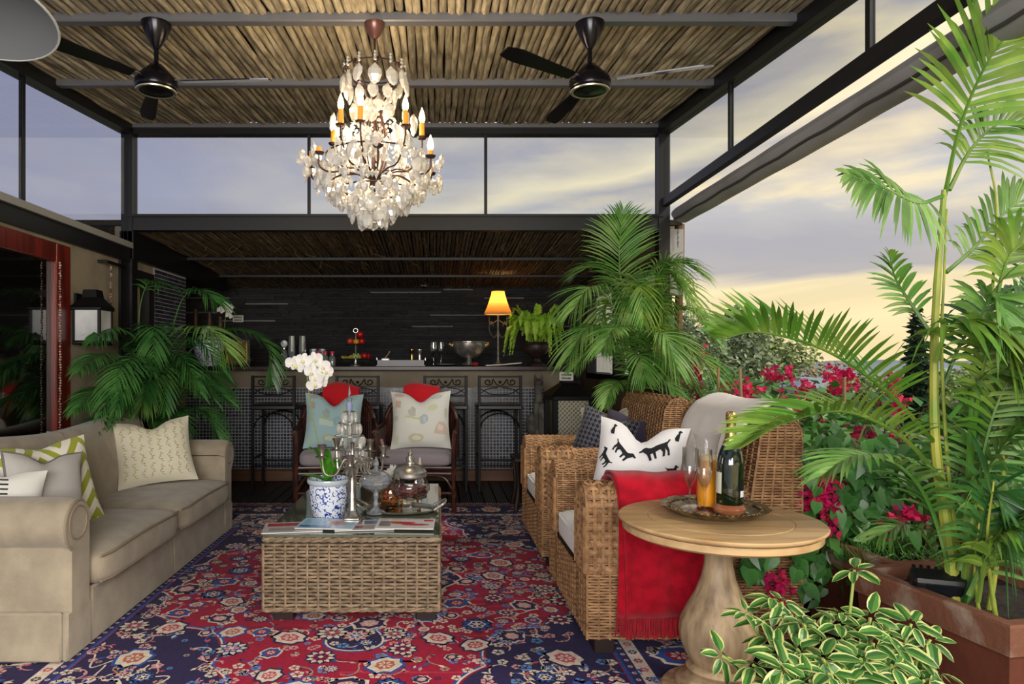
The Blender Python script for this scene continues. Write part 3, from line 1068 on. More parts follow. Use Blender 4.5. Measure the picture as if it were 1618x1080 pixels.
for ya, yb in ((3.10, 4.07), (4.08, 5.05)):
    m2 = MB()
    squad(m2, (-1.85, (ya + yb) / 2, .345), (.335, (yb - ya) / 2, .085), .22, 44, 20, .03)
    c_ = m2.build('seat_cushion', M_sofa, sofa, angle=80)
    for zz in (.405, .29):
        MB().tube([V3((-1.52 + .04 * (1 if 0 < t < 12 else 0) * 0 - (.02 if t in (0, 12) else 0), ya + .02 + (yb - ya - .04) * t / 12, zz + (.012 * math.sin(PI * t / 12) if zz > .35 else 0))) for t in range(13)], .006, 6).build('piping', M_pipe, c_)

# ---- sofa cushions
def fabric(name, col, **k):
    k.setdefault('bump', .2); k.setdefault('bscale', 260)
    return mat(name, col, .9, sheen=.2, spec=.15, **k)


M_cream = fabric('cream_linen', 'd6cfba')
o, fn = pillow('cushion', 'cream cushion covered in olive handwriting, upright on the far sofa seat', .52, .48, .19, (-1.90, 4.66, .45), rad(30), rad(24), M_cream, .12, rad(-4))
rs_ = random.Random(4)
mb = MB()
ink = mat('olive_ink', '9c9a3a', .9)
for row in range(8):
    v = .72 - row * .21
    u = -.8
    while u < .78:
        wl_ = rs_.uniform(.2, .45); ptsq = []
        k = int(wl_ / .012)
        ph = rs_.random() * 6
        for i in range(k):
            uu = u + wl_ * i / k
            ptsq.append((uu + .018 * math.cos(ph + i * .95), v + .035 * math.sin(ph + i * .95) + .03 * math.sin(i * .33 + ph)))
        # writing runs up the cushion in columns
        pp = [fn(min(.93, max(-.93, b * 1.05)), min(.93, max(-.93, a)), -1) + V3((0, -.003, 0)) for a, b in ptsq if abs(a) < .88]
        if len(pp) > 3: mb.tube(pp, .0016, 3, cap=False)
        u += wl_ + .07
mb.build('handwriting', ink, o, kind=None)


def stripes_mat(name, c1, c2, fn_nodes):
    m = mat(name, c1, .9, sheen=.2, spec=.15, bump=.2, bscale=260)
    nt = m.node_tree; N, L = nt.nodes.new, nt.links.new
    p = nt.nodes['Principled BSDF']
    tc = [n for n in nt.nodes if n.type == 'TEX_COORD'][0]
    sep = N('ShaderNodeSeparateXYZ'); L(tc.outputs['Object'], sep.inputs[0])

    def M(op, a, b=None):
        n = N('ShaderNodeMath'); n.operation = op
        for i, q in enumerate((a, b)):
            if q is None: continue
            if isinstance(q, (int, float)): n.inputs[i].default_value = q
            else: L(q, n.inputs[i])
        return n.outputs[0]
    fac = fn_nodes(M, sep.outputs['X'], sep.outputs['Y'], sep.outputs['Z'])
    mx = N('ShaderNodeMixRGB'); L(fac, mx.inputs[0]); mx.inputs[1].default_value = lin(c1); mx.inputs[2].default_value = lin(c2)
    L(mx.outputs[0], p.inputs['Base Color'])
    return m


def chevron(M, x, y, z):
    a = M('ABSOLUTE', M('SUBTRACT', M('MODULO', M('ADD', x, 10.0), .24), .12))
    return M('LESS_THAN', M('MODULO', M('ADD', M('ADD', z, M('MULTIPLY', a, 1.1)), 5.0), .105), .052)


M_chev = stripes_mat('chevron_cotton', 'e4e0d2', '9aa02c', chevron)
M_plaing = fabric('pale_grey_cotton', 'aeaaa6')
pillow('cushion', 'olive and white chevron cushion leaning inside the near sofa arm', .52, .50, .16, (-1.93, 3.50, .41), rad(60), rad(20), M_chev, .05, rad(-3))
pillow('cushion', 'plain pale grey cushion in front of the chevron cushion', .42, .44, .15, (-1.89, 3.31, .425), rad(66), rad(16), M_plaing, .10, rad(8), piping=mat('dark_piping', '6b6868', .9))


def ticking(M, x, y, z):
    s = M('LESS_THAN', M('MODULO', M('ADD', z, 5.0), .022), .008)
    return M('MULTIPLY', s, M('LESS_THAN', x, .02))


pillow('cushion', 'white cushion with thin black stripes half cut off beside the near arm', .36, .38, .12, (-2.005, 3.075, .43), rad(40), rad(12), stripes_mat('ticking', 'd9d7d0', '2a2a2c', ticking), .06, rad(8))

# ---- wicker coffee table
M_wick = mat('grey_wicker', '98836a', .7, col2='6a5844', scale=30, contrast=(.35, .7), isl=.22, spec=.3)
M_wickd = mat('wicker_core', '2c2118', .9)
M_foot = mat('dark_foot', '24150f', .45)
ct = thing('coffee_table', 'low rectangular wicker coffee table with a glass top on the rug', 'table', (0, 0, 0))
cx0, cx1, cy0, cy1, cz0, cz1 = -.86, .01, 3.38, 4.78, .06, .425
MB().box(cx0 + .015, cx1 - .015, cy0 + .015, cy1 - .015, cz0 + .01, cz1 - .005).build('core', M_wickd, ct, False)
per = [V3((cx0, cy0, 0)), V3((cx1, cy0, 0)), V3((cx1, cy1, 0)), V3((cx0, cy1, 0))]
wv, stk = MB(), MB()
for k in range(4):
    a, b = per[k], per[(k + 1) % 4]
    d = (b - a).normalized(); nrm = V3((d.y, -d.x, 0)); L_ = (b - a).length
    weave(wv, lambda u, v: (a + d * u + V3((0, 0, cz0 + v)), nrm), L_, cz1 - cz0 - .03, .0175, .054, .007, .006, .0012, stk, .007, gap=.78)
wv.build('weave', M_wick, ct, True, 'stuff', angle=70)
stk.build('stakes', M_wick, ct, True, 'stuff', angle=70)
rim = MB()
for zz, r in ((cz1 - .012, .014), (cz0 + .006, .011)):
    for t in range(3):
        pts = []
        for k in range(4):
            a, b = per[k], per[(k + 1) % 4]
            n_ = int((b - a).length / .02)
            for i in range(n_):
                ph = i * .9 + t * 2.1
                d = (b - a).normalized(); nrm = V3((d.y, -d.x, 0))
                pts.append(a + (b - a) * (i / n_) + V3((0, 0, zz + .007 * math.sin(ph))) + nrm * (.004 + .006 * math.cos(ph)))
        rim.tube(pts, r * .55, 5, closed=True)
rim.build('braided_rim', M_wick, ct, True, 'stuff', angle=70)
for X in (cx0 + .045, cx1 - .135 + .02):
    for Y in (cy0 + .02, cy1 - .12):
        MB().box(X, X + .10, Y, Y + .1, .0, cz0 + .005, .004).build('foot', M_foot, ct, False)
MB().box(cx0 - .004, cx1 + .004, cy0 - .006, cy1 + .006, cz1 + .001, cz1 + .013, .003).build('glass_top', mat('green_glass_top', '4c5347', .04, col2='5b5f4c', scale=3, spec=.9, coat=.6), ct, False)
TZ = cz1 + .013

# ---- wicker armchairs
M_rat = mat('honey_wicker', 'a37d56', .6, col2='76543a', scale=30, contrast=(.35, .7), isl=.22, spec=.35)
M_ratd = mat('honey_wicker_core', '3a2413', .9)
M_seat = fabric('white_canvas', 'd8d6d2')


def armchair(loc, label):
    t = thing('wicker_armchair', label, 'armchair', loc, 0, 'wicker armchairs facing the coffee table')
    def bld(mb, n, m, **k): return mb.build(n, m, t, **k)
    core = MB()
    for s in (-1, 1):
        core.box(-.455, .45, s * .465, s * .295, .08, .65)
        core.box(-.455, .25, s * .44, s * .32, .65, .72)
    core.box(-.455, .45, -.3, .3, .08, .33)
    pts = [(.21, -.465, .33), (.455, -.465, .33), (.455, -.465, 1.0), (.40, -.465, 1.06), (.33, -.465, 1.05), (.29, -.465, .97)]
    core.prism(pts, (0, .93, 0))
    bld(core, 'core', M_ratd, smooth=False)
    body, stk = MB(), MB()
    # outer sides
    for s in (-1, 1):
        weave(body, (lambda u, v: (V3((-.47 + u, -.48, .08 + v)), V3((0, -1, 0)))) if s < 0 else (lambda u, v: (V3((.47 - u, .48, .08 + v)), V3((0, 1, 0)))), .94, .56, .0125, .05, .004, .004, .0006, stk, .005, gap=.82)
    # front below the seat
    weave(body, lambda u, v: (V3((-.47, .28 - u, .08 + v)), V3((-1, 0, 0))), .56, .26, .0125, .05, .004, .004, .0006, stk, .005, gap=.82)
    # back outside
    weave(body, lambda u, v: (V3((.47, -.48 + u, .08 + v)), V3((1, 0, 0))), .96, .9, .016, .06, .004, .004, .0006, gap=.85)
    # side caps of the back
    def inner_x(z): return .20 + (z - .36) * .15
    for s in (-1, 1):
        def S(u, v, s=s):
            z = .64 + v
            xi, xo = inner_x(z), .47
            if z > .97:
                q = min(1, (z - .97) / .10); h_ = math.sqrt(max(0.02, 1 - q * q)); c_ = (inner_x(.97) + .47) / 2; w_ = (.47 - inner_x(.97)) / 2 * h_; xi, xo = c_ - w_, c_ + w_
            f = u / .26
            return (V3((xi + (xo - xi) * (f if s < 0 else 1 - f), s * .48, z)), V3((0, s, 0)))
        weave(body, S, .26, .425, .0125, .05, .004, .004, .0006, stk, .005, gap=.82)
    # inner face and roll of the back, ribs over the top
    def SB(u, v):
        y = -.48 + u
        if v < .61:
            z = .36 + v; return (V3((inner_x(z), y, z)), V3((-1, 0, .15)).normalized())
        a = (v - .61) / .09
        a = min(a, PI)
        c_ = (inner_x(.97) + .47) / 2; w_ = (.47 - inner_x(.97)) / 2
        return (V3((c_ - w_ * math.cos(a), y, .97 + .10 * math.sin(a))), V3((-math.cos(a), 0, math.sin(a))))
    weave(body, SB, .96, .61 + .28, .0125, .05, .0055, .004, .0006, stk, .005, gap=.82)
    # arm tops and inner arm faces
    for s in (-1, 1):
        def SA(u, v, s=s):
            x = -.47 + u if s < 0 else .26 - u
            if v < .30:
                a = v / .30 * PI; return (V3((x, s * (.38 + .10 * math.cos(a)), .64 + .10 * math.sin(a))), V3((0, s * math.cos(a), math.sin(a))))
            return (V3((x, s * .28, .64 - (v - .30))), V3((0, -s, 0)))
        weave(body, SA, .73, .58, .0115, .034, .006, .004, .0006, stk, .005, gap=.82)
        def SF(u, v, s=s):
            z = .08 + v
            h_ = .1 if z < .64 else .1 * math.sqrt(max(.01, 1 - ((z - .64) / .1) ** 2))
            f = u / .2
            return (V3((-.47, s * .38 + (1 - 2 * f) * h_, z)), V3((-1, 0, 0)))
        weave(body, SF, .2, .655, .0125, .05, .004, .004, .0006, stk, .005, gap=.82)
    bld(body, 'weave', M_rat, kind='stuff', angle=70)
    bld(stk, 'stakes', M_rat, kind='stuff', angle=70)
    wide, ws = MB(), MB()
    weave(wide, lambda u, v: (V3((-.472 + u, -.487, .37 + v)), V3((0, -1, 0))), .20, .29, .036, .036, .009, .004, .001, ws, .009, gap=.66)
    weave(wide, lambda u, v: (V3((-.477, -.285 - u, .37 + v)), V3((-1, 0, 0))), .19, .29, .036, .036, .009, .004, .001, ws, .009, gap=.66)
    weave(wide, lambda u, v: (V3((-.477, .475 - u, .37 + v)), V3((-1, 0, 0))), .19, .29, .036, .036, .009, .004, .001, ws, .009, gap=.66)
    def SW(u, v):
        a = v / .30 * PI
        return (V3((-.472 + u, -.38 - .107 * math.cos(a), .65 + .104 * math.sin(a))), V3((0, -math.cos(a), math.sin(a))))
    weave(wide, SW, .20, .29, .036, .036, .009, .004, .001, ws, .009, gap=.66)
    bld(wide, 'wide_weave', M_rat, kind='stuff', angle=70)
    bld(ws, 'wide_stakes', M_rat, kind='stuff', angle=70)
    for x in (-.43, .37):
        for y in (-.44, .34):
            bld(MB().box(x, x + .09, y, y + .1, 0, .085, .004), 'foot', M_foot, smooth=False)
    sc_ = MB(); squad(sc_, (-.12, 0, .42), (.355, .275, .075), .2, 44, 18, .025)
    sc2 = bld(sc_, 'seat_cushion', M_seat, angle=80)
    pp = []
    for i in range(40):
        a = 2 * PI * i / 40
        pp.append(V3((-.12 + .352 * math.copysign(abs(math.cos(a)) ** .2, math.cos(a)), .272 * math.copysign(abs(math.sin(a)) ** .2, math.sin(a)), .47)))
    MB().tube(pp, .006, 5, closed=True).build('piping', mat('white_piping', 'e2e0dc', .9), sc2)
    return t


chA = armchair((1.13, 3.46, 0), 'honey wicker armchair beside the round table, red throw over its arm')
chB = dup(chA, (1.13, 4.72, 0), 'honey wicker armchair further back, houndstooth cushion on its white seat')

# cushions on the armchairs
M_dog = fabric('white_cotton', 'e6e4e4')
o, fn = pillow('cushion', 'white cushion printed with black dogs on the near wicker armchair', .47, .50, .18, (1.00, 3.53, .50), rad(-26), rad(18), M_dog, .19, rad(6))
blk = mat('black_print', '17171c', .9)
DOG = [(-.5, .28), (-.42, .20), (-.30, .18), (.12, .20), (.20, .30), (.24, .40), (.32, .44), (.40, .38), (.5, .34), (.5, .27), (.38, .25), (.34, .12), (.30, .02), (.28, -.30), (.20, -.30), (.20, -.05),
       (.12, -.05), (.10, -.30), (.03, -.30), (.03, -.05), (-.14, -.02), (-.20, -.14), (-.16, -.30), (-.24, -.30), (-.29, -.14), (-.30, -.02), (-.36, -.16), (-.34, -.30), (-.42, -.30), (-.44, -.1), (-.40, .05), (-.42, .12), (-.54, .24)]
SIT = [(-.12, -.4), (-.2, -.2), (-.12, .05), (-.02, .22), (-.06, .36), (.02, .46), (.12, .44), (.24, .36), (.22, .3), (.12, .26), (.12, 0), (.14, -.4)]


def place(shape, u, v, s, ro=0, mir=1):
    c_, sn = math.cos(ro), math.sin(ro)
    return [(u + s * (mir * a * c_ - b * sn), v + s * (mir * a * sn + b * c_)) for a, b in shape]


dogs = [place(DOG, .40, .42, .62, .35, -1), place(DOG, -.25, -.38, .62), place(SIT, .50, -.36, .6), place(DOG, -.30, .30, .5, -.5, 1), place(DOG, -.72, .06, .42, -.8, -1), place(SIT, -.62, .74, .3), place(DOG, .82, .02, .3, .2), place(SIT, .80, .78, .3), place(DOG, -.74, -.70, .34)]
decal(fn, dogs, blk, o, 'dog_print', .003)


def hounds(M, x, y, z):
    a = M('MODULO', M('ADD', x, 10.0), .034); b = M('MODULO', M('ADD', z, 10.0), .034)
    c1 = M('LESS_THAN', a, .017); c2 = M('LESS_THAN', b, .017)
    d = M('LESS_THAN', M('MODULO', M('ADD', M('ADD', x, z), 10.0), .017), .0085)
    both = M('MULTIPLY', c1, c2)
    xor = M('SUBTRACT', M('ADD', c1, c2), M('MULTIPLY', both, 2.0))
    return M('ADD', both, M('MULTIPLY', xor, d))


M_hound = stripes_mat('houndstooth_wool', '5c5c66', '1d1d24', hounds)
pillow('cushion', 'grey and black houndstooth cushion on the far wicker armchair', .48, .48, .17, (1.06, 4.66, .50), rad(-35), rad(20), M_hound, .10, rad(14))
pillow('cushion', 'plain cream cushion against the back of the far wicker armchair', .44, .44, .18, (1.30, 5.00, .53), rad(-20), rad(14), fabric('stone_linen', 'b9ae98'), .12, rad(-4), piping=mat('cream_piping', 'c7bda8', .9))
pillow('cushion', 'dark plum cushion tucked behind the houndstooth cushion', .44, .44, .16, (1.25, 4.62, .52), rad(-40), rad(16), fabric('plum_velvet', '3b3444'), .08, rad(8))

# throws
M_redt = mat('red_wool', 'a60e22', .95, col2='8e0b1c', scale=20, bump=.3, bscale=300, sheen=.15, spec=.1)


def drape(path, n): return catmull(path, n)


def throw_over_arm():
    t = MB()
    path = drape([(0, -.525, .20), (0, -.515, .40), (0, -.505, .62), (0, -.46, .745), (0, -.38, .775), (0, -.30, .755), (0, -.245, .66), (0, -.245, .56)], 30)

    def lay(xa, xb, off, ph, i0=0):
        def f(u, v):
            p = path[min(30, i0 + int(round(v * (30 - i0))))]
            n = V3((0, -1, 0)) if p.z < .7 else V3((0, (p.y + .38) * 3, 1)).normalized()
            w = off + .010 * math.sin(u * 7 + ph) * (1 - v) + .006 * math.sin(u * 17 + ph * 2) * (1 - v)
            x = xa + (xb - xa) * u + .015 * math.sin(v * 5 + ph) + .01 * (1 - v) * u
            return V3((1.13 + x, 3.46, 0)) + V3((0, p.y, p.z)) + n * w
        return f
    f1, f2 = lay(-.355, .08, .004, 0), lay(-.335, .11, .020, 1.3)
    for f in (f1, f2):
        t.grid(f, 40, 30)
    o = t.build('throw', M_redt, None, True, angle=80)
    sm = o.modifiers.new('thick', 'SOLIDIFY'); sm.thickness = .008; sm.offset = 0
    fr = MB()
    for f in (f1, f2):
        for i in range(100):
            p = f(i / 99, 0)
            q = p + V3((R.uniform(-.006, .006), R.uniform(-.004, .004), -R.uniform(.075, .095)))
            fr.tube([p + V3((0, 0, .01)), (p + q) / 2 + V3((R.uniform(-.004, .004), 0, 0)), q], .0024, 4, cap=False)
    fr.build('fringe', M_redt, o, kind='stuff')
    tag(o, 'folded red wool throw with a fringe over the near wicker arm', 'blanket')


throw_over_arm()
tb_ = MB()
pathb = drape([(.175, 0, .50), (.20, 0, .66), (.235, 0, .86), (.275, 0, .995), (.35, 0, 1.085), (.42, 0, 1.085), (.485, 0, 1.0), (.49, 0, .8)], 30)


def fcream(u, v):
    p = pathb[int(round(v * 30))]
    y = -.40 + .72 * u
    n = V3((-1, 0, .4)) if v < .55 else V3((.6, 0, 1))
    w = .02 + .012 * math.sin(u * 6 + v * 3) + .03 * math.sin(PI * u) * (1 - v) - .05 * max(0, abs(2 * u - 1) - .8) 
    return V3((1.13 + p.x, 3.46 + y + .02 * math.sin(v * 7), p.z)) + n.normalized() * w


o = tb_.grid(fcream, 36, 30).build('throw', mat('cream_throw', 'ebe4dc', .95, col2='e2dad0', scale=8, bump=.25, bscale=200, sheen=.3), None, True, angle=80)
sm = o.modifiers.new('thick', 'SOLIDIFY'); sm.thickness = .012; sm.offset = 0
tag(o, 'cream throw draped over the tall back of the near wicker armchair', 'blanket')

# ---- round pedestal table
M_mango = mat('pale_mango_wood', 'c4a477', .45, col2='a8845a', scale=3.5, stretch=(1, 7, 7), contrast=(.35, .7), bump=.1, bscale=14, spec=.4)
M_mango2 = mat('greyed_mango_wood', 'b39a78', .55, col2='7d684e', scale=4, stretch=(7, 7, .9), contrast=(.35, .68), bump=.15, bscale=14)
TX, TY = (1135 - CX) / FPX * 2.58, 2.58
rt = thing('round_table', 'round pale wooden pedestal table with a turned bulbous column', 'table', (TX, TY, 0))
RZ = .705
top = MB().lathe([(0, RZ - .02), (.30, RZ - .02), (.355, RZ - .018), (.367, RZ - .010), (.369, RZ - .004), (.364, RZ), (.262, RZ), (.260, RZ - .0025), (.257, RZ - .0025), (.255, RZ), (0, RZ)], 72)
top.build('table_top', M_mango, rt, angle=30)
MB().lathe([(0, RZ - .055), (.335, RZ - .055), (.352, RZ - .045), (.352, RZ - .021), (0, RZ - .021)], 72).build('apron', M_mango, rt, angle=30)
prof = [(.058, .65), (.056, .60), (.050, .565), (.052, .53), (.062, .48), (.085, .42), (.115, .365), (.137, .315), (.143, .275), (.138, .235), (.122, .195), (.105, .168), (.098, .158), (.112, .15), (.118, .14), (.113, .13), (.10, .122), (.115, .11), (.15, .095), (.155, .085), (.155, .06)]
MB().lathe(prof[::-1], 48).build('pedestal', M_mango2, rt, angle=45)
MB().lathe([(0, 0), (.20, 0), (.21, .01), (.21, .05), (.20, .062), (.15, .066), (0, .066)], 48).build('plinth', M_mango2, rt, angle=35)

# ---- dark rattan tub chairs
M_rattan = mat('dark_rattan', '2e1712', .35, col2='4a241a', scale=20, stretch=(1, 1, 1), isl=.3, spec=.5)
M_lilac = fabric('grey_lilac_canvas', '8f868c')


def tub_chair(loc, label, rz):
    t = thing('rattan_chair', label, 'armchair', loc, rz, 'dark rattan chairs in front of the bar')
    fr = MB()
    for sx in (-1, 1):
        fr = MB()
        fr.tube(catmull([(sx * .335, -.32, 0), (sx * .33, -.32, .3), (sx * .335, -.33, .58), (sx * .345, -.33, .69)], 10), .019, 8)
        fr.build('leg', M_rattan, t)
        MB().tube(catmull([(sx * .30, .33, 0), (sx * .30, .30, .3), (sx * .32, .29, .6)], 8), .018, 8).build('leg', M_rattan, t)
        MB().tube(catmull([(sx * .345, -.345, .69), (sx * .35, -.2, .705), (sx * .345, .05, .71), (sx * .325, .26, .76)], 12), .021, 8).build('armrest', M_rattan, t)
    f2 = MB()
    for z in (.385, .335):
        f2.tube([(-.335, -.32, z), (.335, -.32, z), (.31, .31, z), (-.31, .31, z)], .017, 8, closed=True)
    f2.build('seat_frame', M_rattan, t)
    f3 = MB()
    for z in (.17,):
        f3.tube([(-.33, -.32, z), (.33, -.32, z)], .014, 7); f3.tube([(-.33, -.32, z), (-.30, .31, z)], .014, 7); f3.tube([(.33, -.32, z), (.30, .31, z)], .014, 7)
    for sx in (-1, 1):
        f3.tube(catmull([(sx * .32, -.32, .2), (sx * .25, -.32, .30), (sx * .1, -.32, .325)], 8), .011, 6)
    f3.build('stretcher', M_rattan, t)
    # joints bound with cane
    for sx in (-1, 1):
        for z in (.17, .36):
            MB().tube([(sx * .333, -.32, z - .03), (sx * .333, -.32, z + .03)], .024, 8).build('cane_binding', M_rattan, t)
    # arched back of upright reeds
    def bx(u, z):
        return V3((.34 * u, .30 - .12 * u * u + (z - .4) * .12, z))
    hoop = [bx(-1, .40), bx(-1, .55), bx(-1.0, .70)] + [bx(-math.cos(a), .70 + .32 * math.sin(a)) for a in [PI * i / 12 for i in range(1, 12)]] + [bx(1, .70), bx(1, .55), bx(1, .40)]
    MB().tube(catmull(hoop, 50), .021, 8).build('back_hoop', M_rattan, t)
    rd = MB()
    for i in range(33):
        u = -.97 + 1.94 * i / 32
        zt = .70 + .32 * math.sqrt(max(0, 1 - u * u))
        rd.tube([bx(u, .39), bx(u, (.39 + zt) / 2), bx(u, zt)], .0105, 5, cap=False)
    rd.build('back_reeds', M_rattan, t, kind='stuff')
    for sx in (-1, 1):
        sd = MB()
        for i in range(12):
            y = -.29 + .5 * i / 11
            sd.tube([(sx * .335, y, .39), (sx * .345, y, .70)], .008, 5, cap=False)
        sd.build('side_reeds', M_rattan, t, kind='stuff')
    c_ = MB(); squad(c_, (0, -.04, .455), (.315, .30, .062), .24, 40, 18, .02)
    c_.build('seat_cushion', M_lilac, t, angle=80)
    return t


tcL = tub_chair((-.90, 6.15, 0), 'dark rattan chair with a blue printed cushion, left of the pair', rad(6))
tcR = dup(tcL, (-.165, 6.15, 0), 'dark rattan chair with a white printed cushion, right of the pair', rad(-4))


def blob(x, y, rx, ry, n=10, seed=0):
    r_ = random.Random(seed)
    return [(x + rx * math.cos(2 * PI * i / n) * r_.uniform(.8, 1.1), y + ry * math.sin(2 * PI * i / n) * r_.uniform(.8, 1.1)) for i in range(n)]


def toile(base_seed, tint):
    it = []
    base = lin('d9d8d0' if base_seed == 1 else 'b0cbd0')
    K = lambda h: lin(h)
    # a seated dog on a box beside a vase, a plate, a tea crate and leaves: soft scattered sketches
    it.append(([(-.48, -.18), (.0, -.18), (.0, .05), (-.48, .05)], K('d9dccb')))
    it.append(([(-.48, .05), (.0, .05), (.02, .12), (-.5, .12)], K('b7bd70')))
    it.append((blob(-.26, .27, .13, .17, 12, 1), K('a9a596'))); it.append((blob(-.22, .44, .08, .09, 9, 2), K('9a968a')))
    it.append((blob(.12, .06, .16, .2, 12, 3), K('93a9b3'))); it.append((blob(.12, .06, .09, .13, 10, 4), K('c3d0d3')))
    it.append((blob(-.14, -.66, .26, .18, 14, 5), K('b9b07e'))); it.append((blob(-.12, -.66, .15, .1, 12, 6), K('dcd8c0')))
    it.append(([(.45, -.5), (.9, -.55), (.92, -.3), (.82, -.12), (.62, -.1), (.5, -.3)], K('c99f8b')))
    it.append((blob(.66, -.3, .12, .12, 9, 7), K('dcc7b6')))
    it.append(([(-.86, .42), (-.66, .38), (-.64, .62), (-.84, .66)], K('c58a72')))
    it.append((blob(.42, .42, .2, .13, 11, 8), K('c5c78d'))); it.append((blob(-.84, .02, .12, .12, 9, 9), K('b3b3a0')))
    it.append((blob(-.72, .86, .2, .08, 9, 10), K('c58a72'))); it.append((blob(.55, .8, .2, .1, 9, 12), K('a8b0ae')))
    it.append((blob(-.8, -.7, .1, .2, 9, 13), K('b9bd9a'))); it.append((blob(.88, .2, .06, .2, 9, 14), K('b6b09b')))
    out = []
    for q, (p, c_) in enumerate(it):
        out.append((p, tuple((c_[k] * .62 + .38 * base[k]) * tint[k] for k in range(3)) + (1,)))
    return out


M_print = mat('soft_print', attr=True, rough=.9, spec=.1)
o, fn = pillow('cushion', 'white cushion with sketched prints on the right rattan chair', .54, .52, .18, (-.14, 5.98, .525), rad(-3), rad(14), fabric('white_toile', 'd9d8d0'), .16, rad(-1))
decal(fn, toile(1, (1, 1, 1)), M_print, o, 'sketch_print', .004)
o, fn = pillow('cushion', 'pale blue cushion with sketched prints on the left rattan chair', .52, .50, .18, (-.915, 5.98, .525), rad(8), rad(14), fabric('blue_toile', 'a3c0c6'), .2, rad(2))
decal(fn, toile(2, (.86, .95, .95)), M_print, o, 'sketch_print', .004)
for k, (X, nm) in enumerate(((-.90, 'red fleece throw folded over the back of the left rattan chair'), (-.17, 'red fleece throw folded over the back of the right rattan chair'))):
    tm = MB()
    pth = drape([(0, 6.30, .62), (0, 6.345, .85), (0, 6.37, 1.0), (0, 6.42, 1.075), (0, 6.49, 1.06), (0, 6.50, .9), (0, 6.46, .7)], 24)

    def fred(u, v, X=X, pth=pth, k=k):
        p = pth[int(round(v * 24))]
        return V3((X + (-.17 + .36 * u) * (1 - .06 * math.sin(PI * v)) + (.02 if k else -.01), p.y + .008 * math.sin(u * 9 + k), p.z - .03 * (2 * u - 1) ** 2 * (1 if .3 < v < .75 else .2) + .012 * math.sin(u * 5 + k)))
    o = tm.grid(fred, 24, 24).build('throw', mat('red_fleece', 'c20d1c', .95, bump=.3, bscale=200, sheen=.2), None, True, angle=80)
    sm = o.modifiers.new('thick', 'SOLIDIFY'); sm.thickness = .022; sm.offset = 0
    tag(o, nm, 'blanket')

# ---- the bar
M_top = mat('dark_worktop', '24141a', .34, col2='341f20', scale=4, spec=.4)
bar = thing('bar_counter', 'long bar counter, beige above small dark mosaic tiles', 'bar', (0, 0, 0))
BX0, BX1, BY = -3.2, 1.37, 7.4
MB().box(BX0, BX1, BY, BY + .5, .0, 1.2).build('body', M_beige, bar, False)
MB().box(BX0, 1.16, BY - .004, BY, .13, 1.01).build('grout_bed', M_grout, bar, False)
tl = MB()
a = BX0
while a < 1.15:
    z = .135
    while z < .99:
        tl.add([(a, BY - .010, z), (a + .027, BY - .010, z), (a + .027, BY - .010, z + .027), (a, BY - .010, z + .027), (a, BY - .004, z), (a + .027, BY - .004, z), (a + .027, BY - .004, z + .027), (a, BY - .004, z + .027)],
               [(0, 1, 2, 3), (4, 5, 1, 0), (3, 2, 6, 7), (1, 5, 6, 2), (4, 0, 3, 7)])
        z += .035
    a += .035
tl.build('mosaic_tiles', M_tile, bar, False, 'stuff')
MB().box(BX0, BX1, BY - .05, BY - .001, 0.002, .125, .006).build('kickboard', mat('orange_timber', '6e4526', .5, col2='54331b', scale=3, stretch=(.5, 5, 5)), bar, False)
tag(MB().box(BX0, 1.42, 7.22, 8.0, 1.201, 1.245, .006).build('worktop', M_top, None, False), 'glossy dark wooden worktop running the length of the bar', 'worktop')
BZ = 1.245


# ---- bar stools
M_iron = mat('wrought_iron', '070708', .5, 0, spec=.25)


def stool(loc, label):
    t = thing('bar_stool', label, 'stool', loc, 0, 'wrought iron stools along the bar')
    W, D = .205, .2
    for sx in (-1, 1):
        MB().box(sx * W - .014, sx * W + .014, -D - .014, -D + .014, 0, 1.155, .003).build('leg', M_iron, t, False)
        MB().box(sx * W - .014, sx * W + .014, D - .014, D + .014, 0, .82, .003).build('leg', M_iron, t, False)
    MB().box(-W - .02, W + .02, -D - .02, D + .02, .815, .865, .012).build('seat', mat('black_leather', '131113', .4), t)
    b = MB()
    for z, h in ((1.135, .018), (1.04, .010), (.945, .018)):
        b.box(-W, W, -D - .010, -D + .010, z, z + h)
    b.build('back_rail', M_iron, t, False)
    s = MB()
    for sx in (-1, 1):
        pts = []
        for i in range(26):
            a = i / 25 * PI * 2.6
            r = .036 * (1 - i / 32)
            pts.append((sx * (.055 + .062 + r * math.cos(a + PI * .8) * 1.3), -D, 1.092 + r * math.sin(a + PI * .8)))
        s.tube(pts, .006, 6)
        s.tube(catmull([(sx * .005, -D, 1.05), (sx * .04, -D, 1.075), (sx * .07, -D, 1.125)], 8), .006, 6)
        s.tube(catmull([(sx * .2, -D, .97), (sx * .13, -D, 1.02), (sx * .02, -D, 1.035)], 8), .005, 6)
        s.tube(catmull([(sx * .2, -D, 1.03), (sx * .10, -D, .975), (0, -D, .965)], 8), .005, 6)
    s.ball((0, -D, 1.09), .014, 8, 6)
    s.build('back_scroll', M_iron, t)
    s = MB()
    for y in (-D, D):
        s.tube([(-.19 * math.cos(PI * i / 14), y, .64 + .14 * math.sin(PI * i / 14)) for i in range(15)], .008, 6)
    s.build('seat_arch', M_iron, t)
    s = MB()
    for y in (-D, D): s.box(-W, W, y - .008, y + .008, .25, .27)
    for sx in (-1, 1): s.box(sx * W - .008, sx * W + .008, -D, D, .32, .34)
    s.build('foot_rail', M_iron, t, False)
    return t


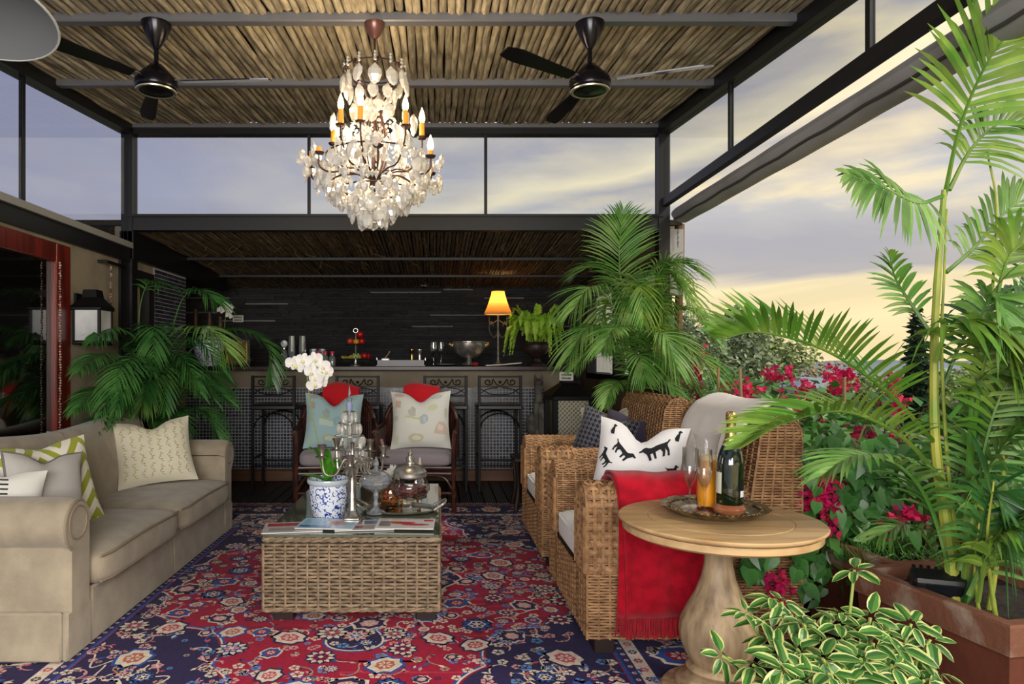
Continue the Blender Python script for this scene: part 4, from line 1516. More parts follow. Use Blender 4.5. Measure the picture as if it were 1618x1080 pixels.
sx_ = [432, 565, 704, 790]
names = ['first of the black scroll-backed iron bar stools, next to the sofa end', 'black scroll-backed iron bar stool behind the left rattan chair', 'black scroll-backed iron bar stool behind the right rattan chair',
         'black scroll-backed iron bar stool nearest the cat statue']
st0 = None
for k in range(4):
    loc = ((sx_[k] - CX) * 6.75 / FPX, 6.95, 0)
    if st0 is None: st0 = stool(loc, names[0])
    else: dup(st0, loc, names[k])

# ================================================================ PLANTS
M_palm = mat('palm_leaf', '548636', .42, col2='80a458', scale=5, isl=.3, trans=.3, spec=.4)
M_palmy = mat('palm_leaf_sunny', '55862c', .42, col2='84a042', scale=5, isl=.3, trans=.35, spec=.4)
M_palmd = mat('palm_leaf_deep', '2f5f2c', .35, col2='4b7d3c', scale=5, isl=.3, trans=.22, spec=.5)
M_stem = mat('palm_stem', 'a4a33c', .5, col2='6f8a2e', scale=9, contrast=(.3, .7))
M_soil = mat('dark_soil', '1d150f', .95, col2='2f241a', scale=30, bump=.8, bscale=60)
M_terra = mat('terracotta', '63301c', .75, col2='4a2012', scale=4, contrast=(.35, .7), bump=.2, bscale=30)
M_terr2 = mat('worn_terracotta', '704530', .85, col2='94816f', scale=9, contrast=(.5, .72), bump=.35, bscale=40)


def rect_planter(name, label, cx_, cy_, w, d, h, rz):
    t = thing(name, label, 'planter', (cx_, cy_, 0), rz)
    b = MB()
    w2, d2 = w / 2, d / 2
    prof = [(.88, 0), (.96, h - .10), (.96, h - .09)]
    vs = []
    for k, z in prof:
        vs += [(-w2 * k, -d2 * k, z), (w2 * k, -d2 * k, z), (w2 * k, d2 * k, z), (-w2 * k, d2 * k, z)]
    b.add(vs, [(3, 2, 1, 0)] + [(i, (i + 1) % 4, (i + 1) % 4 + 4, i + 4) for i in range(4)] + [(i + 4, (i + 1) % 4 + 4, (i + 1) % 4 + 8, i + 8) for i in range(4)] + [(8, 9, 10, 11)])
    b.build('body', M_terra, t, False)
    r = MB()
    rim = .045
    o_ = [(-w2, -d2), (w2, -d2), (w2, d2), (-w2, d2)]
    i_ = [(-w2 + rim, -d2 + rim), (w2 - rim, -d2 + rim), (w2 - rim, d2 - rim), (-w2 + rim, d2 - rim)]
    lv = []
    for (pts, z) in ((o_, h - .095), (o_, h - .008), ([(a * .985, b_ * .985) for a, b_ in o_], h), (i_, h), (i_, h - .12)):
        lv += [(a, b_, z) for a, b_ in pts]
    r.add(lv, [(k * 4 + i, k * 4 + (i + 1) % 4, k * 4 + 4 + (i + 1) % 4, k * 4 + 4 + i) for k in range(4) for i in range(4)])
    r.build('rim', M_terr2, t, False)
    s = MB()
    rg = random.Random(9)
    s.grid(lambda u, v: (-w2 + rim + (w - 2 * rim) * u, -d2 + rim + (d - 2 * rim) * v, h - .06 + rg.uniform(-.008, .008)), 14, 14)
    s.build('soil', M_soil, t)
    return t


rect_planter('planter', 'large square terracotta planter with worn rim holding the tall palm', 1.985, 2.41, .62, .62, .50, rad(9.5))
rect_planter('planter', 'terracotta planter with small green ground cover behind the palm planter', 2.13, 3.07, .66, .56, .48, rad(9))
rect_planter('planter', 'long terracotta trough under the bougainvillea behind the near armchair', 2.2, 4.45, .7, 2.0, .46, 0)


def pot(parent, c, r, h, m, soil=True, n=32):
    MB().lathe([(0, 0), (r * .68, 0), (r * .72, .01), (r * .95, h * .85), (r * 1.02, h * .87), (r * 1.04, h), (r * .94, h), (r * .9, h * .88), (0, h * .88)], n, c).build('pot', m, parent, angle=35)


def palm(name, label, base, stems, fronds, m, px=True, seed=1, w=.028, dens=1.0, clamp=None):
    t = thing(name, label, 'palm', (0, 0, 0))
    rg = random.Random(seed)
    for pts, r in stems:
        q = [P(*p) for p in pts]
        k = 26
        c_ = catmull(q, k)
        rr = [r * (1 - .72 * (i / k) ** .42) * (1.1 if i % 4 == 0 else 1) for i in range(k + 1)]
        MB().tube(c_, rr, 8).build('stem', M_stem, t)
    for f in fronds:
        pts, L, n, kw = f[0], f[1], int(f[2] * dens), (f[3] if len(f) > 3 else {})
        kw = dict(kw)
        mm = kw.pop('m', m)
        fb = MB()
        frond(fb, [P(*p) for p in pts], L, n, kw.pop('w', w), rng=rg, **kw)
        if clamp: fb.v = [(max(v[0], clamp), v[1], v[2]) for v in fb.v]
        fb.build('frond', mm, t, True, angle=60)
    return t


# tall palm in the near planter, right
RP = [
    ([(1492, 310, 2.40), (1520, 190, 2.38), (1572, 80, 2.34), (1650, 5, 2.28)], .36, 24, dict(droop=.22, lift=.1, up_hint=(0, -1, .2), bare=.3, m=M_palmy, w=.021)),
    ([(1490, 310, 2.40), (1450, 320, 2.32), (1400, 298, 2.25), (1338, 275, 2.18)], .20, 24, dict(droop=.4, lift=.1, up_hint=(0, -.9, .5), m=M_palm)),
    ([(1500, 300, 2.42), (1535, 235, 2.46), (1580, 195, 2.5), (1640, 200, 2.52)], .26, 24, dict(droop=.5, up_hint=(0, -.9, .5), m=M_palmy)),
    ([(1478, 700, 2.40), (1405, 622, 2.30), (1310, 556, 2.2), (1205, 525, 2.12), (1140, 535, 2.1)], .22, 40, dict(droop=.12, lift=.7, m=M_palmy, tilt=rad(-12), w=.016)),
    ([(1490, 760, 2.38), (1425, 690, 2.28), (1335, 650, 2.2), (1240, 668, 2.12), (1175, 705, 2.08)], .2, 38, dict(droop=.2, lift=.5, m=M_palmy, w=.015)),
    ([(1480, 570, 2.36), (1500, 515, 2.30), (1555, 512, 2.24), (1610, 560, 2.2)], .27, 22, dict(droop=.75, lift=.1, m=M_palmy, w=.023)),
    ([(1500, 660, 2.35), (1560, 600, 2.3), (1640, 630, 2.25)], .30, 22, dict(droop=.5, m=M_palm, w=.021)),
    ([(1515, 900, 2.36), (1550, 770, 2.32), (1600, 690, 2.28), (1670, 660, 2.2)], .33, 26, dict(droop=.5, m=M_palm, w=.021)),
    ([(1508, 930, 2.4), (1470, 800, 2.36), (1420, 735, 2.3), (1350, 720, 2.2), (1300, 750, 2.16)], .2, 26, dict(droop=.35, m=M_palm)),
    ([(1570, 490, 2.40), (1598, 400, 2.36), (1660, 370, 2.3)], .26, 22, dict(droop=.45, up_hint=(0, -.9, .5), m=M_palmy)),
    ([(1495, 430, 2.44), (1540, 390, 2.48), (1600, 325, 2.5), (1660, 300, 2.5)], .24, 24, dict(droop=.5, up_hint=(0, -.9, .5), m=M_palm)),
    ([(1530, 940, 2.3), (1575, 850, 2.26), (1640, 800, 2.2)], .26, 22, dict(droop=.55, m=M_palm, w=.021)),
    ([(1545, 950, 2.26), (1560, 880, 2.2), (1600, 840, 2.15), (1650, 850, 2.1)], .2, 20, dict(droop=.6, m=M_palmy, w=.021)),
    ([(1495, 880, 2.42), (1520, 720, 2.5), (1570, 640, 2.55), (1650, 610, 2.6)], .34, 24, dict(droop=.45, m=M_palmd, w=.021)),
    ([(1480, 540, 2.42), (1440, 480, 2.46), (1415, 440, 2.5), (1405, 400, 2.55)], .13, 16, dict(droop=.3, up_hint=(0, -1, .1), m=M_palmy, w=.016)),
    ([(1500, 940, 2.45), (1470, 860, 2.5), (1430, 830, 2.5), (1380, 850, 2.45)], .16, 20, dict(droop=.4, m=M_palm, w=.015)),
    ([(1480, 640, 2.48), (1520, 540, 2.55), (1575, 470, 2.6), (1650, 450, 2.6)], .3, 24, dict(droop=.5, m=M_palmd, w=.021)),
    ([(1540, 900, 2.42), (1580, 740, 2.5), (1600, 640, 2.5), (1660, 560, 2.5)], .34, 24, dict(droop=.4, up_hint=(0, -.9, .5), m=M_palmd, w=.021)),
]
rrp = random.Random(52)
for k in range(9):
    tx, ty, Yt = rrp.uniform(1540, 1680), rrp.uniform(520, 860), rrp.uniform(2.15, 2.6)
    RP.append(([(1520, 960, 2.38), (1520 + (tx - 1520) * .25, ty + 60, 2.38 + (Yt - 2.38) * .4), (1520 + (tx - 1520) * .6, ty - 55, 2.38 + (Yt - 2.38) * .7), (tx, ty, Yt)], rrp.uniform(.2, .3), 24,
               dict(droop=.4, bare=.35, up_hint=(0, -.6, .8), m=rrp.choice([M_palm, M_palmd, M_palmy]), w=.017)))
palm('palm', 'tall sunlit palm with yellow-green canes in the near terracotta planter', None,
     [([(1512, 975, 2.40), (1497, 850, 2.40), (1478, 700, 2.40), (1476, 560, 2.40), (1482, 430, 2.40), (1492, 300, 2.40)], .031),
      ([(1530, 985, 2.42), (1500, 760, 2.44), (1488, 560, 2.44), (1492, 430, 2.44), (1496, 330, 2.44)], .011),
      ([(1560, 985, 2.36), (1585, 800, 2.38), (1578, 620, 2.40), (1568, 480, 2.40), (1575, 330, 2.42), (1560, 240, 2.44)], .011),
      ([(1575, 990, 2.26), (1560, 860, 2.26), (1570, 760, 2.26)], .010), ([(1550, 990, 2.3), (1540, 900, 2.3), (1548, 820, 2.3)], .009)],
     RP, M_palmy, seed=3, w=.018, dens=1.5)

# palm behind the armchairs
CPf = [
    ([(1000, 560, 5.30), (985, 470, 5.25), (978, 400, 5.2), (985, 335, 5.1)], .42, 30, dict(droop=.3, lift=.1, bare=.35)),
    ([(1000, 540, 5.30), (960, 470, 5.15), (930, 455, 5.0), (905, 490, 4.9)], .34, 26, dict(droop=.5)),
    ([(1000, 570, 5.30), (960, 520, 5.1), (925, 520, 4.95), (900, 560, 4.85)], .30, 26, dict(droop=.5)),
    ([(1005, 550, 5.30), (1040, 450, 5.25), (1070, 415, 5.2), (1105, 430, 5.1)], .30, 26, dict(droop=.5, m=M_palmy)),
    ([(1008, 570, 5.30), (1050, 500, 5.2), (1090, 490, 5.1), (1125, 530, 5.0)], .34, 26, dict(droop=.5)),
    ([(1000, 590, 5.30), (958, 555, 5.1), (930, 555, 5.0), (908, 580, 4.9)], .22, 24, dict(droop=.45)),
    ([(1008, 590, 5.30), (1060, 545, 5.15), (1100, 560, 5.0), (1135, 600, 4.9)], .34, 26, dict(droop=.5, m=M_palmy)),
    ([(1010, 620, 5.30), (1050, 590, 5.1), (1085, 600, 5.0), (1110, 640, 4.95)], .3, 24, dict(droop=.45, m=M_palmy)),
    ([(998, 520, 5.30), (975, 450, 5.4), (940, 420, 5.45), (915, 430, 5.5)], .3, 24, dict(droop=.4)),
    ([(1002, 520, 5.30), (1015, 450, 5.2), (1045, 420, 5.15), (1065, 440, 5.1)], .3, 24, dict(droop=.5)),
    ([(1000, 600, 5.30), (985, 530, 5.0), (967, 520, 4.8), (952, 550, 4.7)], .24, 26, dict(droop=.4)),
    ([(1005, 610, 5.30), (1025, 540, 5.0), (1050, 530, 4.8), (1070, 580, 4.7)], .32, 26, dict(droop=.4)),
    ([(1000, 640, 5.30), (985, 605, 5.1), (968, 608, 4.95), (956, 640, 4.85)], .17, 22, dict(droop=.4)),
    ([(1006, 640, 5.30), (1030, 590, 5.05), (1060, 610, 4.9), (1075, 650, 4.8)], .26, 22, dict(droop=.4)),
    ([(1003, 640, 5.30), (1003, 580, 5.1), (1010, 560, 4.95), (1020, 600, 4.8)], .26, 22, dict(droop=.4)),
]
rcp = random.Random(61)
CPx = []
for k in range(12):
    tx, ty, Yt = rcp.uniform(935, 1130), rcp.uniform(470, 640), rcp.uniform(4.85, 5.3)
    CPx.append(([(1002, 660, 5.30), (1002 + (tx - 1002) * .2, ty + 20, 5.3 + (Yt - 5.3) * .3), (1002 + (tx - 1002) * .6, ty - 60, 5.3 + (Yt - 5.3) * .65), (tx, ty, Yt)], rcp.uniform(.2, .3), 24,
                dict(droop=.45, bare=.3, up_hint=(0, -.5, .85), m=rcp.choice([M_palm, M_palmy]))))
cp = palm('palm', 'bushy green palm behind the wicker armchairs by the right post', None,
          [([(1000, 800, 5.30), (1000, 680, 5.30), (998, 560, 5.30), (1000, 500, 5.30)], .030), ([(1014, 800, 5.35), (1010, 680, 5.35), (1008, 580, 5.33)], .022),
           ([(990, 800, 5.33), (985, 680, 5.33), (996, 580, 5.3)], .02)], CPf + CPx, M_palm, seed=5, w=.0135, dens=2.0)
pc = P(1002, 800, 5.33)
pot(cp, (pc.x, pc.y, 0), .20, .30, mat('dark_pot', '2a2522', .6))

# palm behind the sofa
LPf = [
    ([(250, 600, 5.50), (272, 520, 5.40), (290, 470, 5.3), (318, 458, 5.2), (345, 480, 5.1)], .24, 24, dict(droop=.5, bare=.55)),
    ([(245, 660, 5.50), (262, 570, 5.35), (290, 525, 5.15), (330, 520, 4.95), (365, 560, 4.85)], .30, 30, dict(droop=.55, bare=.45, m=M_palm)),
    ([(250, 620, 5.50), (310, 545, 5.45), (370, 520, 5.4), (420, 545, 5.35), (430, 600, 5.3)], .28, 28, dict(droop=.45)),
    ([(240, 680, 5.50), (205, 590, 5.3), (160, 560, 4.7), (122, 588, 4.25)], .24, 28, dict(droop=.5)),
    ([(238, 690, 5.50), (190, 630, 5.2), (155, 615, 4.65), (118, 650, 4.2)], .24, 28, dict(droop=.5)),
    ([(240, 690, 5.50), (255, 625, 5.3), (240, 600, 5.1), (225, 640, 4.95)], .30, 26, dict(droop=.5, m=M_palm)),
    ([(248, 700, 5.50), (290, 650, 5.4), (325, 650, 5.35), (345, 690, 5.3)], .24, 24, dict(droop=.45)),
    ([(238, 670, 5.50), (212, 560, 5.35), (178, 520, 4.8), (145, 540, 4.45)], .22, 26, dict(droop=.5)),
    ([(243, 660, 5.50), (225, 560, 5.4), (250, 520, 5.25), (210, 540, 5.1)], .24, 22, dict(droop=.5)),
    ([(245, 680, 5.50), (290, 600, 5.35), (330, 590, 5.25), (360, 630, 5.2)], .26, 24, dict(droop=.5)),
    ([(238, 700, 5.50), (200, 660, 5.25), (165, 660, 4.75), (135, 690, 4.4)], .2, 24, dict(droop=.4)),
    ([(245, 700, 5.50), (260, 660, 5.35), (275, 650, 5.3), (290, 680, 5.25)], .22, 22, dict(droop=.4)),
    ([(243, 690, 5.50), (220, 640, 5.2), (200, 640, 5.1), (182, 680, 5.0)], .24, 22, dict(droop=.5, m=M_palm)),
    ([(243, 640, 5.50), (220, 520, 5.45), (232, 450, 5.4), (262, 450, 5.3)], .2, 20, dict(droop=.5, bare=.6)),
]
rlp = random.Random(41)
LPx = []
for k in range(12):
    tx, ty = rlp.uniform(145, 400), rlp.uniform(560, 680)
    Yt = (rlp.uniform(4.85, 5.3) if tx > 240 else rlp.uniform(4.7, 4.9)) if tx > 190 else rlp.uniform(4.25, 4.4)
    mx_, my_ = 243 + (tx - 243) * .55, min(ty, 640) - rlp.uniform(35, 75)
    LPx.append(([(243, 690, 5.50), (243 + (tx - 243) * .22, my_ + 45, 5.5 + (Yt - 5.5) * .3), (mx_, my_, 5.5 + (Yt - 5.5) * .65), (tx, ty, Yt)], rlp.uniform(.18, .26), 24, dict(droop=.45, bare=.3)))
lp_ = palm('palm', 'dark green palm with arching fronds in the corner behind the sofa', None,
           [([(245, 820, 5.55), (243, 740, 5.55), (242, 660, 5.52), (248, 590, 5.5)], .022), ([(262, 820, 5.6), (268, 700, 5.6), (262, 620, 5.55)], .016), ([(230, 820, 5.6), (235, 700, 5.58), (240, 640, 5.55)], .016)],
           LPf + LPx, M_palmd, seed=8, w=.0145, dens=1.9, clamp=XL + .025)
pl_ = P(245, 820, 5.58)
pot(lp_, (pl_.x, pl_.y + .04, 0), .20, .32, MATS['dark_pot'])


# leaves for shrubs
def heart_leaf(m, s=.1):
    mb = MB()
    out = [(0, 0), (.28, -.06), (.42, .18), (.36, .5), (.16, .82), (0, 1.02)]
    vs = [V3((0, y * s, -.02 * s)) for y in (0, .35, .7, 1.02)]
    for sx in (-1, 1):
        pts = [V3((0, 0, 0)), V3((sx * .30 * s, -.06 * s, .06 * s)), V3((sx * .43 * s, .2 * s, .08 * s)), V3((sx * .34 * s, .55 * s, .04 * s)), V3((sx * .12 * s, .86 * s, -.02 * s)), V3((0, 1.02 * s, -.08 * s)), V3((0, .5 * s, -.015 * s))]
        f = [(6, 0, 1), (6, 1, 2), (6, 2, 3), (6, 3, 4), (6, 4, 5)]
        mb.add(pts, f if sx > 0 else [t[::-1] for t in f])
    me = mb.mesh('leaf', True, 60)
    me.materials.append(m)
    return me


def rand_rot(rg, up=.5):
    z = V3((rg.uniform(-1, 1), rg.uniform(-1, 1) - .25, rg.uniform(-.1, 1) + up)).normalized()
    a = rg.uniform(0, 6.28)
    x = z.orthogonal().normalized(); y = z.cross(x)
    x2 = x * math.cos(a) + y * math.sin(a); y2 = z.cross(x2)
    return Matrix((x2, y2, z)).transposed()


def scatter_leaves(mb, clumps, size, rg, shape=0):
    for c_, r, n in clumps:
        c_ = V3(c_)
        for _ in range(n):
            while True:
                p = V3((rg.uniform(-1, 1), rg.uniform(-1, 1), rg.uniform(-1, 1)))
                if .35 < p.length < 1: break
            q = c_ + V3((p.x * r[0], p.y * r[1], p.z * r[2]))
            M_ = rand_rot(rg)
            s = size * rg.uniform(.6, 1.2)
            pts = [V3((0, 0, 0)), V3((.32 * s, .4 * s, .05 * s)), V3((0, s, -.08 * s)), V3((-.32 * s, .4 * s, .05 * s))]
            mb.add([q + M_ @ v for v in pts], [(0, 1, 2), (0, 2, 3)])


M_leafb = mat('bougainvillea_leaf', '3c7030', .4, col2='5c8f44', scale=3, isl=.35, trans=.2, spec=.45)
M_leafo = mat('bougainvillea_leaf_single', '34682c', .38, col2='568a40', scale=3, rnd=.35, trans=.2, spec=.5)
M_bract = mat('magenta_bract', 'c81a6a', .6, col2='e03a5e', scale=2, rnd=.25, isl=.2, trans=.35, spec=.2)
rb = random.Random(33)
bg_ = thing('bougainvillea', 'bougainvillea hedge with magenta flowers spilling over the terracotta planters', 'bush', (2.1, 4.2, 0))
bg_.location = (0, 0, 0)
lf = MB()
scatter_leaves(lf, [((2.4, 5.7, .85), (.4, .9, .38), 600), ((2.35, 4.6, .82), (.5, .8, .36), 800), ((2.2, 3.75, .72), (.42, .55, .34), 700), ((2.05, 3.3, .62), (.34, .35, .34), 420),
                    ((1.86, 3.28, .42), (.2, .28, .3), 260), ((2.55, 4.0, .8), (.4, .8, .3), 400), ((2.5, 3.1, .75), (.3, .4, .3), 260), ((1.72, 3.15, .45), (.06, .2, .2), 40)], .085, rb)
lf.build('foliage', M_leafb, bg_, kind='stuff', angle=60)
lm = heart_leaf(M_leafo, .1)
for k in range(240):
    x, y = rb.uniform(1180, 1445), rb.uniform(690, 930)
    if x < 1270 and y < 850: x = rb.uniform(1268, 1445)
    if y > 850 and x > 1345: y = rb.uniform(700, 850)
    Yd = rb.uniform(2.98, 3.25) if x > 1300 else rb.uniform(2.9, 3.1)
    if x < 1262: Yd = rb.uniform(2.80, 2.93); y = rb.uniform(868, 910)
    p = P(x, y, Yd)
    z = V3((rb.uniform(-.6, .4), -1 + rb.uniform(-.2, .5), rb.uniform(.1, 1))).normalized()
    yv = V3((rb.uniform(-.7, .7), rb.uniform(-.3, .1), -1)); yv = (yv - z * yv.dot(z)).normalized(); xv = yv.cross(z)
    M_ = Matrix((xv, yv, z)).transposed()
    put('leaf', lm, bg_, loc=p, rot=M_.to_euler(), scale=rb.uniform(.5, .95))
stm = MB()
for k in range(26):
    a = V3((rb.uniform(2.0, 2.5), rb.uniform(3.0, 5.3), .4)); b_ = a + V3((rb.uniform(-.3, .3), rb.uniform(-.3, .2), rb.uniform(.35, .7)))
    stm.tube(catmull([a, (a + b_) / 2 + V3((.05, 0, .1)), b_, b_ + V3((rb.uniform(-.2, .1), -.1, -.1))], 8), .005, 5)
stm.build('stems', mat('brown_stem', '6a5238', .8), bg_, kind='stuff')


def flower_mesh(seed):
    rg = random.Random(seed); mb = MB()
    for k in range(13):
        c_ = V3((rg.gauss(0, .028), rg.gauss(0, .022), rg.gauss(0, .026)))
        M_ = rand_rot(rg, 0)
        for j in range(3):
            R_ = M_ @ Matrix.Rotation(j * 2.094, 3, 'Z') @ Matrix.Rotation(.6, 3, 'X')
            s = .032
            mb.add([c_ + R_ @ V3(v) for v in ((0, 0, 0), (.45 * s, .5 * s, .1 * s), (0, 1.05 * s, 0), (-.45 * s, .5 * s, .1 * s))], [(0, 1, 2), (0, 2, 3)])
    me = mb.mesh('flower_cluster', True, 60); me.materials.append(M_bract)
    return me


fms = [flower_mesh(k) for k in range(5)]
fpts = [(1098, 585, 5.2), (1096, 605, 5.2), (1104, 637, 4.9), (1122, 642, 4.9), (1135, 636, 4.9), (1150, 612, 5.1), (1160, 630, 4.9), (1176, 618, 4.9), (1192, 628, 4.8), (1214, 590, 4.9), (1226, 594, 4.9), (1246, 592, 4.8),
        (1190, 645, 4.6), (1172, 640, 4.7), (1315, 598, 4.6), (1340, 600, 4.6), (1328, 588, 4.6), (1322, 618, 4.6), (1240, 640, 4.5), (1260, 628, 4.6), (1290, 655, 4.2), (1412, 628, 4.2), (1420, 640, 4.1), (1408, 606, 4.3),
        (1300, 648, 4.3), (1275, 615, 4.6), (1384, 698, 3.5), (1394, 706, 3.5), (1410, 704, 3.4), (1428, 712, 3.4), (1368, 718, 3.5), (1400, 695, 3.5), (1294, 752, 3.1), (1304, 762, 3.05), (1288, 770, 3.05), (1278, 780, 3.0),
        (1298, 780, 3.0), (1312, 788, 3.0), (1294, 795, 3.0), (1308, 742, 3.15), (1276, 802, 3.0), (1342, 775, 3.2), (1332, 785, 3.2), (1296, 834, 2.95), (1310, 822, 3.0), (1328, 800, 3.1), (1430, 818, 3.0), (1442, 812, 3.0),
        (1415, 825, 3.0), (1240, 922, 2.9), (1182, 648, 4.7), (1112, 560, 5.4), (1132, 655, 4.6), (1210, 655, 4.3), (1225, 930, 2.92), (1355, 690, 3.7), (1270, 662, 4.1)]
for k, q in enumerate(fpts):
    put('flower_cluster', fms[k % 5], bg_, loc=P(*q), rot=(rb.uniform(0, 6), rb.uniform(0, 6), rb.uniform(0, 6)), scale=rb.uniform(.8, 1.15) * (1.1 if q[2] > 4 else .95))
# stakes standing in the trough
for k, (x, y0_, y1_, Yd) in enumerate(((1090, 640, 575, 5.0), (1133, 645, 580, 4.8), (1177, 650, 582, 4.5), (1332, 700, 596, 4.2))):
    a, b_ = P(x, y0_, Yd), P(x + (-8 if k == 2 else 2), y1_, Yd)
    a.z = .40
    tag(MB().tube([a, (a + b_) / 2, b_], [.012, .012, .010], 7).build('stake', mat('weathered_stake', '8a6f4e', .85, rnd=.2)),
        ('rusty brown stake standing in the trough behind the cream throw', 'pale thin stake between the palm and the pink flowers', 'leaning grey stake behind the champagne bottle', 'thick stake among pink flowers left of the tall palm')[k], 'stake')

# ground cover in the second planter
gc = MB()
rgc = random.Random(6)
c0 = V3((2.02, 2.98, .44))
for k in range(420):
    p = c0 + V3((rgc.uniform(-.24, .2), rgc.uniform(-.12, .2), 0))
    d = V3((rgc.gauss(0, .5), rgc.gauss(0, .5), 1)).normalized(); s_ = d.orthogonal().normalized()
    leaf_strip(gc, p, d, s_, d.cross(s_), rgc.uniform(.05, .12), .009, .3, 3)
tag(gc.build('ground_cover', mat('fine_green_leaf', '5a8c3c', .5, isl=.35, trans=.2)), 'low feathery green ground cover in the planter behind the tall palm', 'plant', kind='stuff')

# variegated schefflera in front
M_vg = mat('variegated_leaf', attr=True, rough=.35, rnd=.18, trans=.18, spec=.5)


def var_leaf(seed):
    rg = random.Random(seed); mb = MB()
    cream, gr, gr2 = lin('bcc27a'), lin('2f5a26'), lin('4d7a34')
    n = 6
    L_ = .085
    prof = [0, .42, .52, .50, .36, .02]
    rows = []
    for i in range(n):
        t = i / (n - 1)
        y = L_ * t; w = prof[i] * .036; z = -.25 * L_ * t * t
        inn = w * rg.uniform(.55, .88)
        rows.append([(-w, y, z + .15 * w), (-inn, y, z + .06 * w), (0, y, z), (inn, y, z + .06 * w), (w, y, z + .15 * w)])
    for i in range(n - 1):
        a, b_ = rows[i], rows[i + 1]
        for j in range(4):
            mb.col = cream if j in (0, 3) else (gr2 if j == 2 else gr)
            mb.add([a[j], a[j + 1], b_[j + 1], b_[j]], [(0, 1, 2, 3)])
    me = mb.mesh('leaf', True, 70); me.materials.append(M_vg)
    return me


vls = [var_leaf(k) for k in range(4)]
sch = thing('schefflera', 'variegated green and cream schefflera bush in front of the round table', 'shrub', (0, 0, 0))
rsf = random.Random(14)
heads = [(1350, 900, 2.0), (1222, 945, 2.08), (1235, 950, 2.05), (1178, 968, 2.05), (1140, 1035, 1.95), (1330, 968, 2.0), (1375, 975, 2.0), (1215, 1005, 2.0), (1440, 985, 1.95), (1400, 1000, 1.9), (1330, 1010, 1.9), (1270, 985, 1.95),
         (1190, 1050, 1.85), (1240, 1055, 1.8), (1300, 1040, 1.8), (1360, 1040, 1.8), (1410, 1050, 1.8), (1450, 1040, 1.85), (1470, 1010, 1.95), (1280, 1075, 1.75), (1340, 1080, 1.75), (1220, 1090, 1.75), (1400, 1090, 1.75), (1160, 1090, 1.8),
         (1300, 1000, 1.95), (1260, 1025, 1.88), (1380, 1015, 1.88), (1250, 970, 2.02), (1460, 1075, 1.78), (1325, 985, 1.96), (1350, 1062, 1.78), (1205, 980, 2.03), (1420, 1020, 1.86), (1230, 1030, 1.85), (1310, 1064, 1.77), (1380, 1072, 1.76), (1480, 1060, 1.85)]
root = V3((1.20, 1.95, .26))
nl = 0
for (x, y, Yd) in heads:
    c_ = P(x, y, Yd)
    ax = (V3((rsf.uniform(-.35, .35), rsf.uniform(-.7, -.1), 1))).normalized()
    b0 = root + V3((rsf.uniform(-.09, .09), rsf.uniform(-.09, .09), 0))
    MB().tube(catmull([b0, (b0 + c_) / 2 + V3((rsf.uniform(-.03, .03), 0, -.03)), c_], 7), [.006] * 4 + [.0045] * 4, 5).build('stem', mat('green_stem', '8a9a4a', .6), sch)
    xv = ax.orthogonal().normalized(); yv = ax.cross(xv)
    k = rsf.choice([7, 8, 8])
    ph = rsf.random() * 6
    for j in range(k):
        if nl >= 298: break
        a = ph + 2 * PI * j / k
        out = (xv * math.cos(a) + yv * math.sin(a))
        el_ = rsf.uniform(-.55, .35)
        yd = (out * math.cos(el_) + ax * math.sin(el_)).normalized()
        zv = (ax - yd * ax.dot(yd)).normalized(); xx = yd.cross(zv)
        put('leaf', vls[rsf.randrange(4)], sch, loc=c_ + yd * .012, rot=Matrix((xx, yd, zv)).transposed().to_euler(), scale=rsf.uniform(.6, 1.0)); nl += 1
pot(sch, (1.20, 1.95, 0), .19, .30, mat('black_pot', '141315', .5))

# garden beyond; distance haze put into the grey and green leaf colours
M_treea = mat('tree_leaf_grey', '84977a', .8, col2='9dab88', scale=.8, isl=.35, spec=.15)
M_treeb = mat('tree_leaf_green', '8aa068', .8, col2='a4b474', scale=.8, isl=.35, spec=.15)
M_treec = mat('conifer_leaf', '2b3d2e', .85, col2='3b5038', scale=.8, isl=.3, spec=.1)
M_treed = mat('dry_bush', 'b09c74', .85, col2='99916c', scale=.5, isl=.3, spec=.1)
M_bark = mat('bark', '4b3c2e', .9)
rt_ = random.Random(77)


def tree(name, label, top, Yd, wpx, hpx, m, n, size, kind=0, cat='tree'):
    """crown top and width in photo terms, stood at its own distance"""
    c_ = P(top[0], top[1], Yd); k = Yd / FPX
    W, Hh = wpx * k, hpx * k
    t = thing(name, label, cat, (c_.x, c_.y, -5), 0)
    inv = Matrix.Translation((-c_.x, -c_.y, 5))
    mb = MB(inv)
    cl = []
    if kind == 0:
        for _ in range(9):
            r = rt_.uniform(.28, .5)
            cl.append(((c_.x + rt_.uniform(-.5, .5) * W * .75, c_.y + rt_.uniform(-.4, .4) * W, c_.z - Hh * rt_.uniform(.16, .75)), (W * r * .7, W * r * .7, Hh * r * .5), n // 9))
    elif kind == 1:
        for j in range(9):
            f = (j + .5) / 9
            cl.append(((c_.x, c_.y, c_.z - Hh * f), (W * .5 * (f ** .7), W * .5 * (f ** .7), Hh * .09), int(n * f / 4.5)))
    scatter_leaves(mb, cl, size, rt_)
    mb.build('foliage', m, t, True, 'stuff', angle=60)
    MB().tube([(0, 0, 0), (.1, 0, (c_.z + 5 - Hh) * .6), (0, 0, c_.z + 5 - Hh * .55)], [W * .05 + .05, W * .04 + .04, W * .02 + .03], 7).build('trunk', M_bark, t)
    return t


